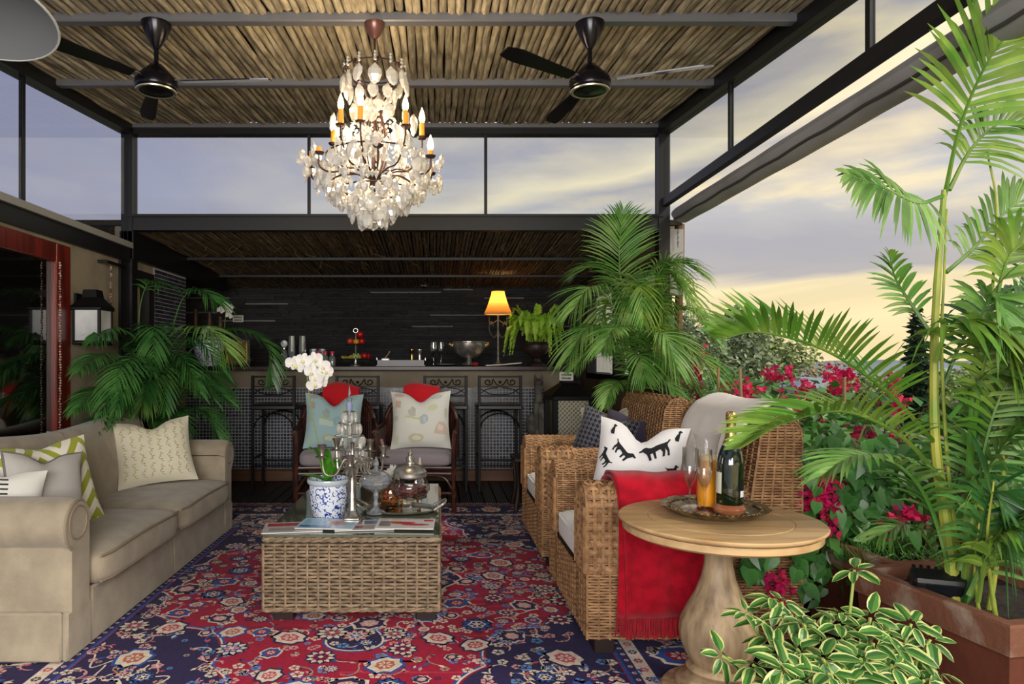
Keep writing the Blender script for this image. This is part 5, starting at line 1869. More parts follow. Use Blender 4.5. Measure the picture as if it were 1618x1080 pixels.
tree('tree', 'grey-green bushy tree beyond the terrace, left of the other garden trees', (1140, 462), 18, 130, 180, M_treea, 5200, .17)
tree('tree', 'olive leafy tree right of the grey-green tree in the garden', (1222, 508), 22, 130, 140, M_treeb, 4200, .18)
tree('tree', 'dark round tree in the garden over the cream throw', (1085, 488), 15, 80, 150, M_treea, 2600, .14)
tree('tree', 'tall dark narrow conifer behind the tall palm stems', (1450, 488), 14, 46, 230, M_treec, 2200, .2, 1)
tree('tree', 'dry brownish thicket below the hills in the garden', (1320, 574), 80, 190, 90, M_treed, 3600, .55)
tree('tree', 'olive shrubby tree right of the little tiled house', (1392, 592), 30, 120, 90, M_treeb, 2600, .26)
tree('tree', 'pale olive round tree low behind the stems of the tall palm', (1520, 560), 26, 130, 120, M_treeb, 2800, .22)
tree('tree', 'deep green bush at the right edge behind the tall palm', (1600, 500), 9, 120, 330, M_palmd, 1600, .16)
sk = thing('yucca', 'spiky dark green yucca head above the pink flowers', 'plant', P(1165, 625, 9)[:], 0)
sb = MB()
for k in range(170):
    d = V3((rt_.gauss(0, 1), rt_.gauss(0, 1), rt_.uniform(-.1, 1.2))).normalized(); s_ = d.orthogonal().normalized()
    leaf_strip(sb, V3((0, 0, .05)), d, s_, d.cross(s_), rt_.uniform(.35, .55), .035, .25, 3)
sb.build('foliage', M_treec if False else mat('yucca_leaf', '3e6a3a', .5, isl=.3), sk, True, 'stuff')
MB().tube([(0, 0, -6.2), (0, 0, .1)], .08, 7).build('trunk', M_bark, sk)
# small house roof
hs = thing('house', 'small house with a pale blue-grey roof among the garden trees', 'house', (P(1275, 610, 60).x, 60, -5))
hb = MB().box(-1.7, 1.7, -1.5, 1.5, 0, 4.0)
hb.build('wall', mat('house_wall', 'c9c2b2', .9), hs, False)
MB().prism([(-.9, -1.9, 4.85), (.7, -1.9, 4.85), (2.1, -1.9, 3.95), (-2.0, -1.9, 3.95)], (0, 3.8, 0)).build('roof', mat('slate_blue_roof', 'a9b4c6', .6), hs, False)

# ================================================================ LAMPS, FANS, CHANDELIER
def fan(x, y0, rots, label):
    c_ = P(x, 40, 3.373); c_.z = zr(3.373) - .005
    t = thing('ceiling_fan', label, 'fan', c_, 0, 'dark ceiling fans under the pole roof')
    MB().lathe([(0, 0), (.072, 0), (.070, -.012), (.052, -.06), (.028, -.105), (.014, -.125), (0, -.125)][::-1], 28).build('canopy', M_bronze, t)
    MB().tube([(0, 0, -.11), (0, 0, -.23)], .0115, 10).build('rod', M_bronze, t)
    m = MB().lathe([(0, -.335), (.085, -.335), (.098, -.328), (.102, -.318), (.102, -.285), (.098, -.275), (.06, -.235), (.03, -.205), (.014, -.195), (0, -.195)], 36)
    mo = m.build('motor', M_bronze, t)
    MB().lathe([(.080, -.336), (.094, -.338), (.096, -.332), (.084, -.331)], 36).build('rim_ring', mat('pale_brass', 'b9b3a2', .3, .8), mo)
    for k, a in enumerate(rots):
        ca, sa = math.cos(a), math.sin(a)
        M_ = Matrix.Rotation(a, 4, 'Z') @ Matrix.Translation((0, 0, -.292)) @ Matrix.Rotation(rad(14), 4, 'X')
        b = MB(M_)
        n = 10
        out = []
        for i in range(n + 1):
            f = i / n; out.append((.13 + .44 * f, .030 + .022 * f - (.02 * max(0, f - .85) / .15), 0))
        pts = out + [(x_, -y_ * .8, 0) for x_, y_, _ in out[::-1]]
        b.prism([V3(p) for p in pts], (0, 0, .006))
        bl_ = b.build('blade', M_bronze, t, False)
        i_ = MB(M_).box(.08, .2, -.018, .018, .006, .012, .003)
        i_.build('blade_bracket', M_steel, bl_, False)
    return t


fan(247, 40, [rad(-3), rad(117), rad(237)], 'dark bronze three-blade ceiling fan on the left of the chandelier')
fan(932, 50, [rad(-20), rad(100), rad(216)], 'dark bronze three-blade ceiling fan on the right of the chandelier')

CH = P(592, 40, 3.373); CH.z = zr(3.373) - .005
ch = thing('chandelier', 'crystal chandelier with lit candle bulbs hanging from the middle purlin', 'chandelier', CH)
M_rust = mat('rusty_iron', '4a2f26', .5, .5, col2='2c1c18', scale=20)
M_crys = glass_mat('crystal', 'f2f0ec', .25, .95, .08, 'fbf8f2', .32, .5)
def cz(y): return H - (y - CY) * 3.373 / FPX - CH.z


K = 3.373 / FPX
MB().lathe([(0, 0), (.052, 0), (.05, -.02), (.03, -.055), (.012, -.075), (0, -.075)][::-1], 24).build('canopy', mat('copper_canopy', '6d4a44', .3, .6), ch)
MB().tube([(0, 0, -.07), (0, 0, cz(150))], .006, 8).build('chain', M_rust, ch)
st_ = MB().lathe([(.004, cz(110)), (.010, cz(150)), (.016, cz(165)), (.010, cz(185)), (.018, cz(215)), (.010, cz(240)), (.022, cz(285)), (.028, cz(296)), (.010, cz(305)), (0, cz(308))][::-1], 12)
st_.build('stem', M_rust, ch)
fr = MB()
for k in range(8):
    a = 2 * PI * k / 8 + .2
    ca, sa = math.cos(a), math.sin(a)
    q = [(.012, cz(290)), (.055, cz(255)), (.062, cz(215)), (.035, cz(180)), (.06, cz(150)), (.13, cz(118)), (.15, cz(110)), (.152, cz(118))]
    fr.tube(catmull([(r * ca, r * sa, z) for r, z in q], 22), .0048, 5)
fr.tube([(.15 * math.cos(2 * PI * i / 32), .15 * math.sin(2 * PI * i / 32), cz(112)) for i in range(32)], .004, 5, closed=True)
fr.tube([(.24 * math.cos(2 * PI * i / 40), .24 * math.sin(2 * PI * i / 40), cz(248)) for i in range(40)], .004, 5, closed=True)
fr.tube([(.17 * math.cos(2 * PI * i / 32), .17 * math.sin(2 * PI * i / 32), cz(300)) for i in range(32)], .004, 5, closed=True)
fr.build('frame', M_rust, ch)
M_sleeve = mat('candle_sleeve', 'd9932f', .5, emit='e08a1e', estr=.15)
M_bulb = mat('flame_bulb', 'fff2d8', .3, emit='ffd79a', estr=9)
UP = [-37, -11, 43, 88, 150, -112]
arms = [(a, .235, 219, True) for a in UP] + [(a, .315, 262, False) for a in (-92, -50, 8, 62, 118, 178)]
for k, (adeg, r, yc, lit) in enumerate(arms):
    a = rad(adeg); dx, dy = math.sin(a), -math.cos(a)
    zc = cz(yc)
    ar = MB().tube(catmull([(0, 0, cz(285)), (dx * r * .4, dy * r * .4, cz(272)), (dx * r * .75, dy * r * .75, cz(268 if lit else 285)), (dx * r * .98, dy * r * .98, zc - .06), (dx * r, dy * r, zc)], 16), .005, 6)
    ar.lathe([(0, zc - .006), (.020, zc - .004), (.026, zc + .006), (.018, zc + .003), (0, zc + .003)], 12, (dx * r, dy * r, 0))
    arm = ar.build('arm', M_rust, ch)
    tall = .075 if lit or k == 6 else .03
    MB().lathe([(0, zc), (.0135, zc), (.0125, zc + tall), (0, zc + tall)], 12, (dx * r, dy * r, 0)).build('candle', M_sleeve, arm)
    if lit or k == 9:
        zt = zc + tall
        MB().lathe([(.008, zt), (.014, zt + .012), (.0155, zt + .026), (.011, zt + .048), (.004, zt + .068), (.0008, zt + .076)], 10, (dx * r, dy * r, 0)).build('bulb', M_bulb, arm)
# crystals: pear drops and pendants, each a piece
def crystal(n, w, h, flat, seed):
    mb = MB()
    rg = random.Random(seed)
    pr = [(0.02, 0), (.45, -.28), (.5, -.55), (.32, -.85), (.02, -1)]
    for i in range(len(pr) - 1):
        for j in range(n):
            a0, a1 = 2 * PI * j / n, 2 * PI * (j + 1) / n
            def pt(k, a): return (pr[k][0] * w * math.cos(a), pr[k][0] * w * flat * math.sin(a), pr[k][1] * h)
            mb.add([pt(i, a0), pt(i, a1), pt(i + 1, a1), pt(i + 1, a0)], [(3, 2, 1, 0)])
    me = mb.mesh('crystal_drop', False); me.materials.append(M_crys)
    return me


crs = [crystal(6, .068, .10, .45, 1), crystal(6, .052, .075, .5, 2), crystal(5, .032, .066, .8, 3), crystal(6, .044, .06, .9, 4)]
rc = random.Random(19)
nC = 0


def drop(r, a, y, k, s=1):
    global nC
    put('crystal_drop', crs[k], ch, loc=(r * math.sin(a), -r * math.cos(a), cz(y)), rot=(rc.uniform(-.2, .2), rc.uniform(-.2, .2), a + rc.uniform(-.4, .4)), scale=s * rc.uniform(.9, 1.12)); nC += 1


for i in range(12): drop(.15, 2 * PI * i / 12 + .1, 117 + rc.uniform(-1, 4), 0)
for i in range(9): drop(.11, 2 * PI * i / 9, 142, 0, .8)
for i in range(8): drop(.07, 2 * PI * i / 8 + .3, 160, 1)
for i in range(14): drop(.20, 2 * PI * i / 14, 186 + rc.uniform(-4, 6), 1, 1.15)
for i in range(40): drop(rc.uniform(.10, .21), rc.uniform(0, 6.28), rc.uniform(208, 250), 2, 1.15)
for i in range(186):
    f = rc.random() ** .8
    y = 238 + 98 * f
    r = (.315 * (1 - f ** 2.2) + .05) * rc.uniform(.72, 1.03)
    drop(r, rc.uniform(0, 6.28), y, rc.choice([1, 3, 3, 2, 0]), .95)
for i in range(22): drop(rc.uniform(.05, .13), rc.uniform(0, 6.28), rc.uniform(318, 338), 0, .8)
MB().ball((0, 0, cz(343)), .030, 12, 9).build('crystal_ball', M_crys, ch, False)
sm_ = MB()
for i in range(330):
    f = rc.random() ** .7
    y = 246 + 96 * f
    r = (.31 * (1 - f ** 2.4) + .055) * rc.uniform(.55, 1.04); a = rc.uniform(0, 6.28)
    c_ = V3((r * math.sin(a), -r * math.cos(a), cz(y))); w_ = rc.uniform(.010, .017); h2 = rc.uniform(.018, .032); ph = rc.random() * 3
    ring = [c_ + V3((w_ * math.cos(ph + j * PI / 2), w_ * math.sin(ph + j * PI / 2), 0)) for j in range(4)]
    sm_.add(ring + [c_ + V3((0, 0, h2 * .6)), c_ - V3((0, 0, h2))], [(j, (j + 1) % 4, 4) for j in range(4)] + [((j + 1) % 4, j, 5) for j in range(4)])
sm_.build('small_crystals', M_crys, ch, False, 'stuff')
bd = MB()
for k in range(24):
    a = 2 * PI * k / 24
    for i in range(12):
        f = i / 11
        r = .07 + .17 * f; z = cz(168 + 80 * f + 16 * math.sin(PI * f))
        bd.ball((r * math.cos(a), r * math.sin(a), z), .0075, 5, 4)
for k in range(12):
    a = 2 * PI * k / 12 + .1
    for i in range(3): bd.ball((.15 * math.sin(a), -.15 * math.cos(a), cz(103 + i * 5)), .007 + .001 * i, 5, 4)
bd.build('bead_chains', M_crys, ch, False, 'stuff')
lamp('chandelier_light', 'POINT', CH + V3((0, 0, cz(215))), 32, (1, .78, .5), size=.22)
# round dish overhead at the left edge
hc = P(-42, 22, 2.4)
hd = MB(Matrix.Rotation(rad(-11), 4, 'X'))
hd.lathe([(0, .06), (.10, .055), (.2, .03), (.262, 0), (.268, .004), (.264, .010), (.2, .04), (.1, .066), (0, .07)], 48)
dish = thing('lamp', 'pale grey round metal dish hanging below the roof at the top left corner', 'lamp', hc)
hd.build('dish', mat('pale_grey_metal', '6c6f74', .6, .1), dish)
MB(Matrix.Rotation(rad(-11), 4, 'X')).tube([(.266 * math.cos(2 * PI * i / 48), .266 * math.sin(2 * PI * i / 48), .003) for i in range(48)], .005, 6, closed=True).build('rim', mat('light_rim', 'b4b6b8', .5), dish)
MB().tube([(0, 0, .06), (0, 0, zr(2.4) - hc.z)], .012, 8).build('rod', M_dark, dish)

# lantern on the left wall
wl_c = V3((XL + .115, 4.68, 1.41))
wlan = thing('wall_lantern', 'black wall lantern with frosted panes beside the red door frame', 'lantern', wl_c)
f = MB()
for sx in (-1, 1):
    for sy in (-1, 1): f.box(sx * .115 - .011, sx * .115 + .011, sy * .115 - .011, sy * .115 + .011, .03, .24)
f.box(-.13, .13, -.13, .13, 0, .03, .008); f.box(-.14, .14, -.14, .14, .24, .262, .006)
f.box(-.15, -.126, -.05, .05, .05, .36)
f.add([(-.14, -.14, .262), (.14, -.14, .262), (.14, .14, .262), (-.14, .14, .262), (-.07, -.07, .33), (.07, -.07, .33), (.07, .07, .33), (-.07, .07, .33), (-.06, -.06, .385), (.06, -.06, .385), (.06, .06, .385), (-.06, .06, .385)],
      [(k, (k + 1) % 4, (k + 1) % 4 + 4, k + 4) for k in range(4)] + [(k + 4, (k + 1) % 4 + 4, (k + 1) % 4 + 8, k + 8) for k in range(4)] + [(8, 9, 10, 11)])
f.build('frame', M_iron, wlan, False)
wlan.scale = (.74, .74, .98)
fp = mat('frosted_pane', 'c4c6c8', .35, col2='9fa2a6', scale=3)
for q in ((-.105, .105, -.117, -.113), (-.105, .105, .113, .117), (.113, .117, -.105, .105), (-.117, -.113, -.105, .105)):
    MB().box(*q, .03, .24).build('pane', fp, wlan, False)
# bead strings
M_bead = mat('glass_beads', 'a8988f', .1, col2='5c2a24', scale=40, spec=1.0)
for (x, y0_, y1_, X, nm) in ((175, 415, 548, XL + .03, 'dark red and clear bead string hanging on the wall beside the lantern'), (95, 415, 690, XL + .03, 'clear bead string hanging down inside the red door frame')):
    Yb = (XL + .03) * FPX / (x - CX)
    a, b_ = P(x, y0_, Yb), P(x, y1_, Yb)
    n = int((a.z - b_.z) / .017)
    m = MB()
    for i in range(n): m.ball((a.x + R.uniform(-.003, .003), a.y, a.z - .017 * i), .0085 * R.uniform(.8, 1.1), 6, 5)
    tag(m.build('bead_string', M_bead, kind='stuff'), nm, 'beads', kind='stuff')
a = P(154, 411, 5.0); 
tag(MB().tube([(XL - .0, 4.98, 2.03), (XL + .06, 4.98, 2.03), (XL + .06, 5.28, 2.03)], .012, 7).build('rod', M_iron), 'short black iron rod on the wall above the bead string', 'rod')
# awning cassette outside the right beam, wooden pole and pale pier at the right post
aw = thing('awning', 'rolled grey canvas awning in its cassette along the right roof beam', 'awning', (0, 0, 0))
m = MB(); n = 14
def aw_f(u, v):
    a = u * 2 * PI; y = .9 + 4.5 * v
    sag = .006 * math.sin(v * 23) + .004 * math.sin(v * 51)
    return (1.955 + .095 * math.cos(a), y, 2.465 + (.066 + sag * .3) * math.sin(a) - .006 * math.sin(3 * a))
m.grid(aw_f, n, 60, True)
m.poly([aw_f(k / n, 1) for k in range(n)]); m.build('canvas_roll', M_grey, aw, True)
MB().tube([(1.885, .9 + i * .15, 2.424 + .004 * math.sin(i * 1.9)) for i in range(31)], .008, 5).build('seam', mat('dark_seam', '34312f', .9), aw)
struct('trim_19', MB().box(1.875, 1.985, 5.47, 5.54, 1.83, 2.36), mat('pale_pier', '8d8b89', .7))
tag(MB().tube([(1.99 + .01 * math.sin(i), 5.58, .0 + 2.42 * i / 8) for i in range(9)], [.032] * 9, 9).build('wooden_pole', mat('brown_pole', '6e4f30', .7, col2='50371f', scale=4, stretch=(6, 6, 1))), 'round brown wooden pole standing outside the right steel post', 'pole')
ck = MB()
for i in range(7):
    ck.tube([(1.93 + .007 * math.cos(t * PI / 4) * (1 if i % 2 else .3), 5.44 + .007 * math.cos(t * PI / 4) * (.3 if i % 2 else 1), 2.34 - i * .02 + .014 * math.sin(t * PI / 4)) for t in range(8)], .0025, 4, closed=True)
tag(ck.build('chain', M_steel, kind='stuff'), 'short steel chain hanging at the top of the pale pier', 'chain', kind='stuff')

# ================================================================ SMALL THINGS
M_silver = mat('silver', 'c4c1bb', .26, .8, col2='a39d92', scale=25, bump=.1, bscale=40)
M_pewter = mat('pewter', 'b0aba2', .3, .85, col2='827b70', scale=20)
M_glass = glass_mat('clear_glass', 'fafafa', .06, .75, .02, blend=.4)
M_cutg = glass_mat('cut_glass', 'eef2f6', .3, .9, .10, 'dfe6ee', .16, .5)
M_porc = mat('white_porcelain', 'e6e8ec', .15, spec=.6, coat=.4)


def bluewhite(name):
    m = mat(name, 'e2e6ee', .15, spec=.6, coat=.4)
    nt = m.node_tree; N, L = nt.nodes.new, nt.links.new
    p = nt.nodes['Principled BSDF']; tc = [q for q in nt.nodes if q.type == 'TEX_COORD'][0]
    v1 = N('ShaderNodeTexVoronoi'); v1.inputs['Scale'].default_value = 34; L(tc.outputs['Object'], v1.inputs[0])
    wv_ = N('ShaderNodeMath'); wv_.operation = 'SINE'; ml = N('ShaderNodeMath'); ml.operation = 'MULTIPLY'; ml.inputs[1].default_value = 14; L(v1.outputs['Distance'], ml.inputs[0]); L(ml.outputs[0], wv_.inputs[0])
    r1 = N('ShaderNodeMath'); r1.operation = 'GREATER_THAN'; L(wv_.outputs[0], r1.inputs[0]); r1.inputs[1].default_value = .35
    n_ = N('ShaderNodeTexNoise'); n_.inputs['Scale'].default_value = 40; L(tc.outputs['Object'], n_.inputs[0])
    r2 = N('ShaderNodeMath'); r2.operation = 'GREATER_THAN'; L(n_.outputs[0], r2.inputs[0]); r2.inputs[1].default_value = .47
    m3 = N('ShaderNodeMath'); m3.operation = 'MULTIPLY'; L(r1.outputs[0], m3.inputs[0]); L(r2.outputs[0], m3.inputs[1])
    mx = N('ShaderNodeMixRGB'); L(m3.outputs[0], mx.inputs[0]); mx.inputs[1].default_value = lin('dfe4ee'); mx.inputs[2].default_value = lin('25409a')
    L(mx.outputs[0], p.inputs['Base Color'])
    return m


M_bw = bluewhite('blue_white_porcelain')
M_petal = mat('orchid_petal', 'f4f2f0', .5, trans=.25, spec=.3)
M_gleaf = mat('glossy_leaf', '3f8a1e', .3, col2='5aa52c', scale=8, trans=.15, spec=.6)


def orchid_flower(m):
    mb = MB()
    for k, (a, l, w) in enumerate(((90, .036, .026), (210, .034, .024), (330, .034, .024), (18, .038, .040), (162, .038, .040))):
        d = V3((math.cos(rad(a)), 0, math.sin(rad(a)))); s_ = V3((-d.z, 0, d.x)); o = -.004 if k > 2 else 0
        pts = [V3((0, o, 0))] + [d * (l * t) + s_ * (w * .5 * sw) + V3((0, o - .006 * math.sin(t * 3), 0)) for t, sw in ((.35, .8), (.7, 1), (.95, .5), (1.02, 0), (.95, -.5), (.7, -1), (.35, -.8))]
        mb.add(pts, [(0, i, i + 1) for i in range(1, 7)])
    me = mb.mesh('flower', True, 80); me.materials.append(m)
    return me


ofm = orchid_flower(M_petal)
lip = MB().ball((0, -.010, -.004), .007, 7, 5, (1, 1.2, 1)).mesh('lip'); lip.materials.append(mat('orchid_lip', 'e0d88a', .5))


def flower(parent, loc, rz, s=1, rx=0):
    o = put('flower', ofm, parent, loc=loc, rot=(rx, R.uniform(-.5, .5), rz), scale=s)
    put('lip', lip, o)


# orchid in the blue and white pot on the coffee table
oc = P(519, 818, 3.80); OX, OY = oc.x, 3.80
orc = thing('orchid', 'white orchid in a blue and white porcelain pot on the coffee table', 'plant', (OX, OY, TZ))
MB().lathe([(0, .012), (.072, .012), (.075, 0), (.084, 0), (.088, .015), (.100, .06), (.106, .11), (.107, .15), (.104, .178), (.114, .186), (.118, .196), (.116, .208), (.106, .21), (.10, .198), (.098, .18), (0, .18)], 48).build('pot', M_bw, orc, angle=35)
MB().lathe([(.1045, .176), (.1155, .184), (.1192, .196), (.1165, .2088), (.106, .2105)], 48).build('pot_rim', mat('celadon_rim', 'b9c3cc', .2, spec=.6), orc, angle=60)
for k, (a, l, up, w) in enumerate(((212, .13, .17, .085), (250, .10, .165, .085), (310, .12, .11, .07), (340, .17, .08, .07), (180, .17, .03, .06), (120, .12, .12, .07), (60, .14, .1, .07))):
    d = V3((math.cos(rad(a)), math.sin(rad(a)), 0)); s_ = V3((-d.y, d.x, 0))
    mb = MB()
    rows = []
    for i in range(9):
        t = i / 8
        p = V3((0, 0, .185)) + d * (l * t * .95) + V3((0, 0, 1.15 * up * math.sin(t * 1.9)))
        wd = w * .5 * math.sin(PI * (.12 + .88 * t)) ** .6 if i < 8 else .002
        rows.append([p - s_ * wd + V3((0, 0, wd * .3)), p, p + s_ * wd + V3((0, 0, wd * .3))])
    for i in range(8):
        mb.add(rows[i] + rows[i + 1], [(0, 1, 4, 3), (1, 2, 5, 4)])
    mb.build('leaf', M_gleaf, orc, angle=80)
def OL(x, y, dy=0): return P(x, y, OY + dy) - V3((OX, OY, TZ))


stem_pts = [OL(510, 740), OL(503, 700), OL(494, 660), OL(488, 620), OL(486, 590, -.02), OL(497, 577, -.04), OL(510, 590, -.06)]
MB().tube(catmull(stem_pts, 24), .0035, 6).build('stem', mat('orchid_stem', '7f8f4a', .5), orc)
for k, (x, y) in enumerate(((463, 574), (470, 578), (480, 570), (488, 577), (497, 568), (493, 588), (503, 583), (511, 580), (500, 598), (508, 594), (514, 588), (497, 607), (505, 605))):
    flower(orc, OL(x, y, -.03 - .015 * (k % 3)), R.uniform(-.6, .5), 1.25, R.uniform(-.3, .3))


# silver candelabrum
def cup_profile(): return [(.004, 0), (.024, .004), (.030, .008), (.014, .014), (.012, .03), (.018, .045), (.020, .06), (.026, .068), (.024, .07), (.014, .066), (0, .062)]


cx_ = P(557, 815, 3.66)
cnd = thing('candelabrum', 'silver column candelabrum with curling arms on the glass coffee table', 'candelabrum', (cx_.x, 3.66, TZ))
MB().box(-.058, .058, -.058, .058, 0, .012, .004).build('base', M_pewter, cnd, False)
MB().box(-.044, .044, -.044, .044, .012, .030, .006).build('base_step', M_pewter, cnd, False)
MB().lathe([(.040, .03), (.030, .045), (.024, .055), (.026, .06), (.021, .07), (.017, .27), (.022, .278), (.026, .288), (.020, .30), (.012, .31), (.018, .33), (.010, .35), (.008, .40), (.014, .42), (0, .43)], 10).build('column', M_pewter, cnd, angle=25)
for k, (dx, dy, zc) in enumerate(((-.16, -.03, .345), (-.10, .10, .365), (0.0, -.10, .30), (.085, .10, .36), (.165, .02, .335))):
    a = MB()
    a.tube(catmull([(0, 0, .30), (dx * .25, dy * .25, .335), (dx * .55, dy * .55, .255), (dx * .9, dy * .9, .262), (dx, dy, zc)], 18), .0062, 7)
    a.tube(catmull([(dx * .3, dy * .3, .30), (dx * .45, dy * .45, .34), (dx * .65, dy * .65, .33), (dx * .6, dy * .6, .295)], 10), .0045, 6)
    arm = a.build('arm', M_pewter, cnd)
    MB().lathe(cup_profile(), 14, (dx, dy, zc)).build('candle_cup', M_pewter, arm)
    MB().lathe([(0, zc + .002), (.034, zc + .004), (.036, zc + .008), (0, zc + .006)], 16, (dx, dy, 0)).build('drip_tray', M_pewter, arm)
    if k == 4:
        MB().tube([(dx, dy, zc + .06), (dx - .012, dy, zc + .105)], .009, 8).build('candle_stub', mat('brown_wax', '6d4c46', .6), arm)

# crystal girandole behind it
gx = P(552, 800, 4.15)
gir = thing('girandole', 'tall crystal girandole hung with prisms behind the silver candelabrum', 'candelabrum', (gx.x, 4.15, TZ))
gk = 4.15 / FPX
def gz(y): return H - (y - CY) * gk - TZ


MB().lathe([(0, 0), (.075, 0), (.078, .012), (.03, .03), (.016, .06), (.022, .10), (.014, .16), (.02, .25), (.03, .30), (.014, .33), (.012, .45), (.022, .50), (.012, .54), (.010, .60), (0, .61)], 14).build('stem', M_cutg, gir, False)
MB().lathe([(.004, gz(645)), (.016, gz(642)), (.010, gz(636)), (.018, gz(630)), (.006, gz(627)), (.009, gz(622)), (.001, gz(609))], 8).build('spire', M_cutg, gir, False)
MB().lathe([(.003, gz(652)), (.016, gz(648)), (.02, gz(640)), (.012, gz(634)), (.003, gz(632))], 10).build('knop', mat('blue_crystal', '9aa0c8', .05, spec=1), gir, False)
gf = MB()
pr = []
for (y, r, n) in ((650, .035, 6), (668, .065, 9), (688, .088, 11), (708, .10, 12), (728, .115, 12), (752, .09, 10)):
    gf.tube([(r * math.cos(2 * PI * i / 20), r * math.sin(2 * PI * i / 20), gz(y)) for i in range(20)], .0028, 5, closed=True)
    for i in range(3):
        a = 2 * PI * i / 3 + y; gf.tube([(0, 0, gz(y) + .01), (r * math.cos(a), r * math.sin(a), gz(y))], .0025, 5)
    for i in range(n): pr.append((r, 2 * PI * (i + .5 * (y % 2)) / n, gz(y)))
gf.build('frame', M_silver, gir)
gm = crystal(5, .03, .075, .7, 7); gm.name = 'prism'
for r, a, z in pr:
    put('prism', gm, gir, loc=(r * math.cos(a), r * math.sin(a), z), rot=(0, 0, a + R.uniform(-.4, .4)), scale=R.uniform(.85, 1.1))
for k, (dx, dy, y) in enumerate(((.13, .02, 735), (-.13, .03, 738), (.42, .0, 748))):
    if k == 2: continue
    a = MB().tube(catmull([(0, 0, gz(745)), (dx * .5, dy * .5, gz(765)), (dx, dy, gz(y))], 10), .006, 6).build('arm', M_pewter, gir)
    MB().lathe(cup_profile(), 12, (dx, dy, gz(y))).build('candle_cup', M_pewter, a)

# pewter candlestick with a cream stub, far right of the group
c2 = P(662, 775, 4.35)
cs = thing('candlestick', 'low pewter candlestick with a tapering cream candle behind the lidded jar', 'candlestick', (c2.x, 4.35, TZ))
MB().lathe([(0, 0), (.05, 0), (.052, .008), (.02, .02), (.012, .05), (.012, .13), (.02, .14), (.05, .15), (.052, .156), (.02, .158), (0, .158)], 18).build('stick', M_pewter, cs)
MB().tube([(0, 0, .155), (.004, 0, .2), (.006, 0, .245)], [.013, .011, .004], 8).build('candle', mat('cream_wax', 'cfc3a0', .6), cs)

# oval mirror tray
t0 = P(632, 803, 3.92)
tr_ = thing('tray', 'oval silver tray with a mirrored bed and scrolled handles on the coffee table', 'tray', (t0.x, 3.92, TZ))
tm = MB()
tm.grid(lambda u, v: ((.20 + .02 * v) * math.cos(2 * PI * u), (.125 + .02 * v) * math.sin(2 * PI * u), .004 + .016 * v * v), 48, 3, True)
tm.build('rim', M_silver, tr_)
MB().add([(.2 * math.cos(2 * PI * i / 48), .125 * math.sin(2 * PI * i / 48), .004) for i in range(48)], [tuple(range(48))]).build('mirror', mat('mirror_bed', 'a9aaa4', .05, 1.0), tr_, False)
for sx in (-1, 1):
    MB().tube(catmull([(sx * .195, -.07, .018), (sx * .25, -.05, .05), (sx * .262, 0, .06), (sx * .25, .05, .05), (sx * .195, .07, .018)], 14), .009, 7).build('handle', M_silver, tr_)
TR = TZ + .0045


def rp_at(x, Y, z): return V3(((x - CX) * Y / FPX, Y, z))


# cut glass compote with a lid
q = rp_at(594, 3.84, TR)
cm = thing('compote', 'footed cut-glass candy dish with a domed pointed lid on the silver tray', 'dish', q)
MB().lathe([(0, 0), (.055, 0), (.056, .006), (.03, .018), (.012, .035), (.016, .05), (.010, .075), (.016, .10), (.012, .115), (.03, .125), (.065, .145), (.085, .17), (.088, .185)], 24, rfun=lambda a, z: 1 + .02 * math.cos(12 * a)).build('bowl', M_cutg, cm, False)
MB().lathe([(.088, .187), (.09, .195), (.07, .222), (.04, .24), (.014, .25), (.010, .262), (.018, .272), (.016, .285), (.006, .31), (0, .322)], 24, rfun=lambda a, z: 1 + .02 * math.cos(12 * a)).build('lid', M_cutg, cm, False)
# round jar of potpourri with a silver lid
q = rp_at(648, 3.90, TR)
jr = thing('jar', 'round glass jar of dark red potpourri under a silver lid on the tray', 'jar', q)
MB().lathe([(0, 0), (.055, 0), (.058, .008), (.024, .022), (.02, .06), (.045, .07), (.09, .085), (.112, .12), (.112, .15), (.095, .18), (.088, .20)], 32).build('bowl', M_glass, jr)
pot_ = MB()
rj = random.Random(2)
for k in range(150):
    a, r = rj.uniform(0, 6.28), math.sqrt(rj.random()) * .095
    pot_.ball((r * math.cos(a), r * math.sin(a), .09 + rj.uniform(0, .05)), rj.uniform(.008, .016), 5, 4, (1, 1, .7))
pot_.build('potpourri', mat('potpourri', '5a2420', .8, isl=.5), jr, False, 'stuff')
MB().lathe([(.096, .198), (.098, .206), (.094, .22), (.096, .226), (.082, .25), (.045, .268), (.03, .272), (.028, .28), (.02, .285), (.026, .30), (.016, .312), (.01, .318), (.016, .33), (.012, .342), (0, .35)], 32).build('lid', M_silver, jr)
MB().lathe([(.0885, .197), (.097, .198), (.099, .204), (.09, .206)], 32).build('collar', M_silver, jr)
# amber jar of biscuits behind
q = rp_at(618, 4.02, TR)
bj = thing('jar', 'amber glass jar of golden biscuits between the compote and the lidded jar', 'jar', q)
MB().lathe([(0, 0), (.058, 0), (.068, .012), (.072, .06), (.068, .12), (.055, .14), (.056, .15)], 24).build('glass', glass_mat('amber_glass', 'e8c89a', .08, .7), bj)
bm = MB()
for k in range(46):
    a, r = rj.uniform(0, 6.28), math.sqrt(rj.random()) * .048
    bm.ball((r * math.cos(a), r * math.sin(a), .02 + rj.uniform(0, .085)), .016, 6, 4, (1, 1, .6))
bm.build('biscuits', mat('golden_biscuit', 'a8712f', .7, isl=.3), bj, True, 'stuff')
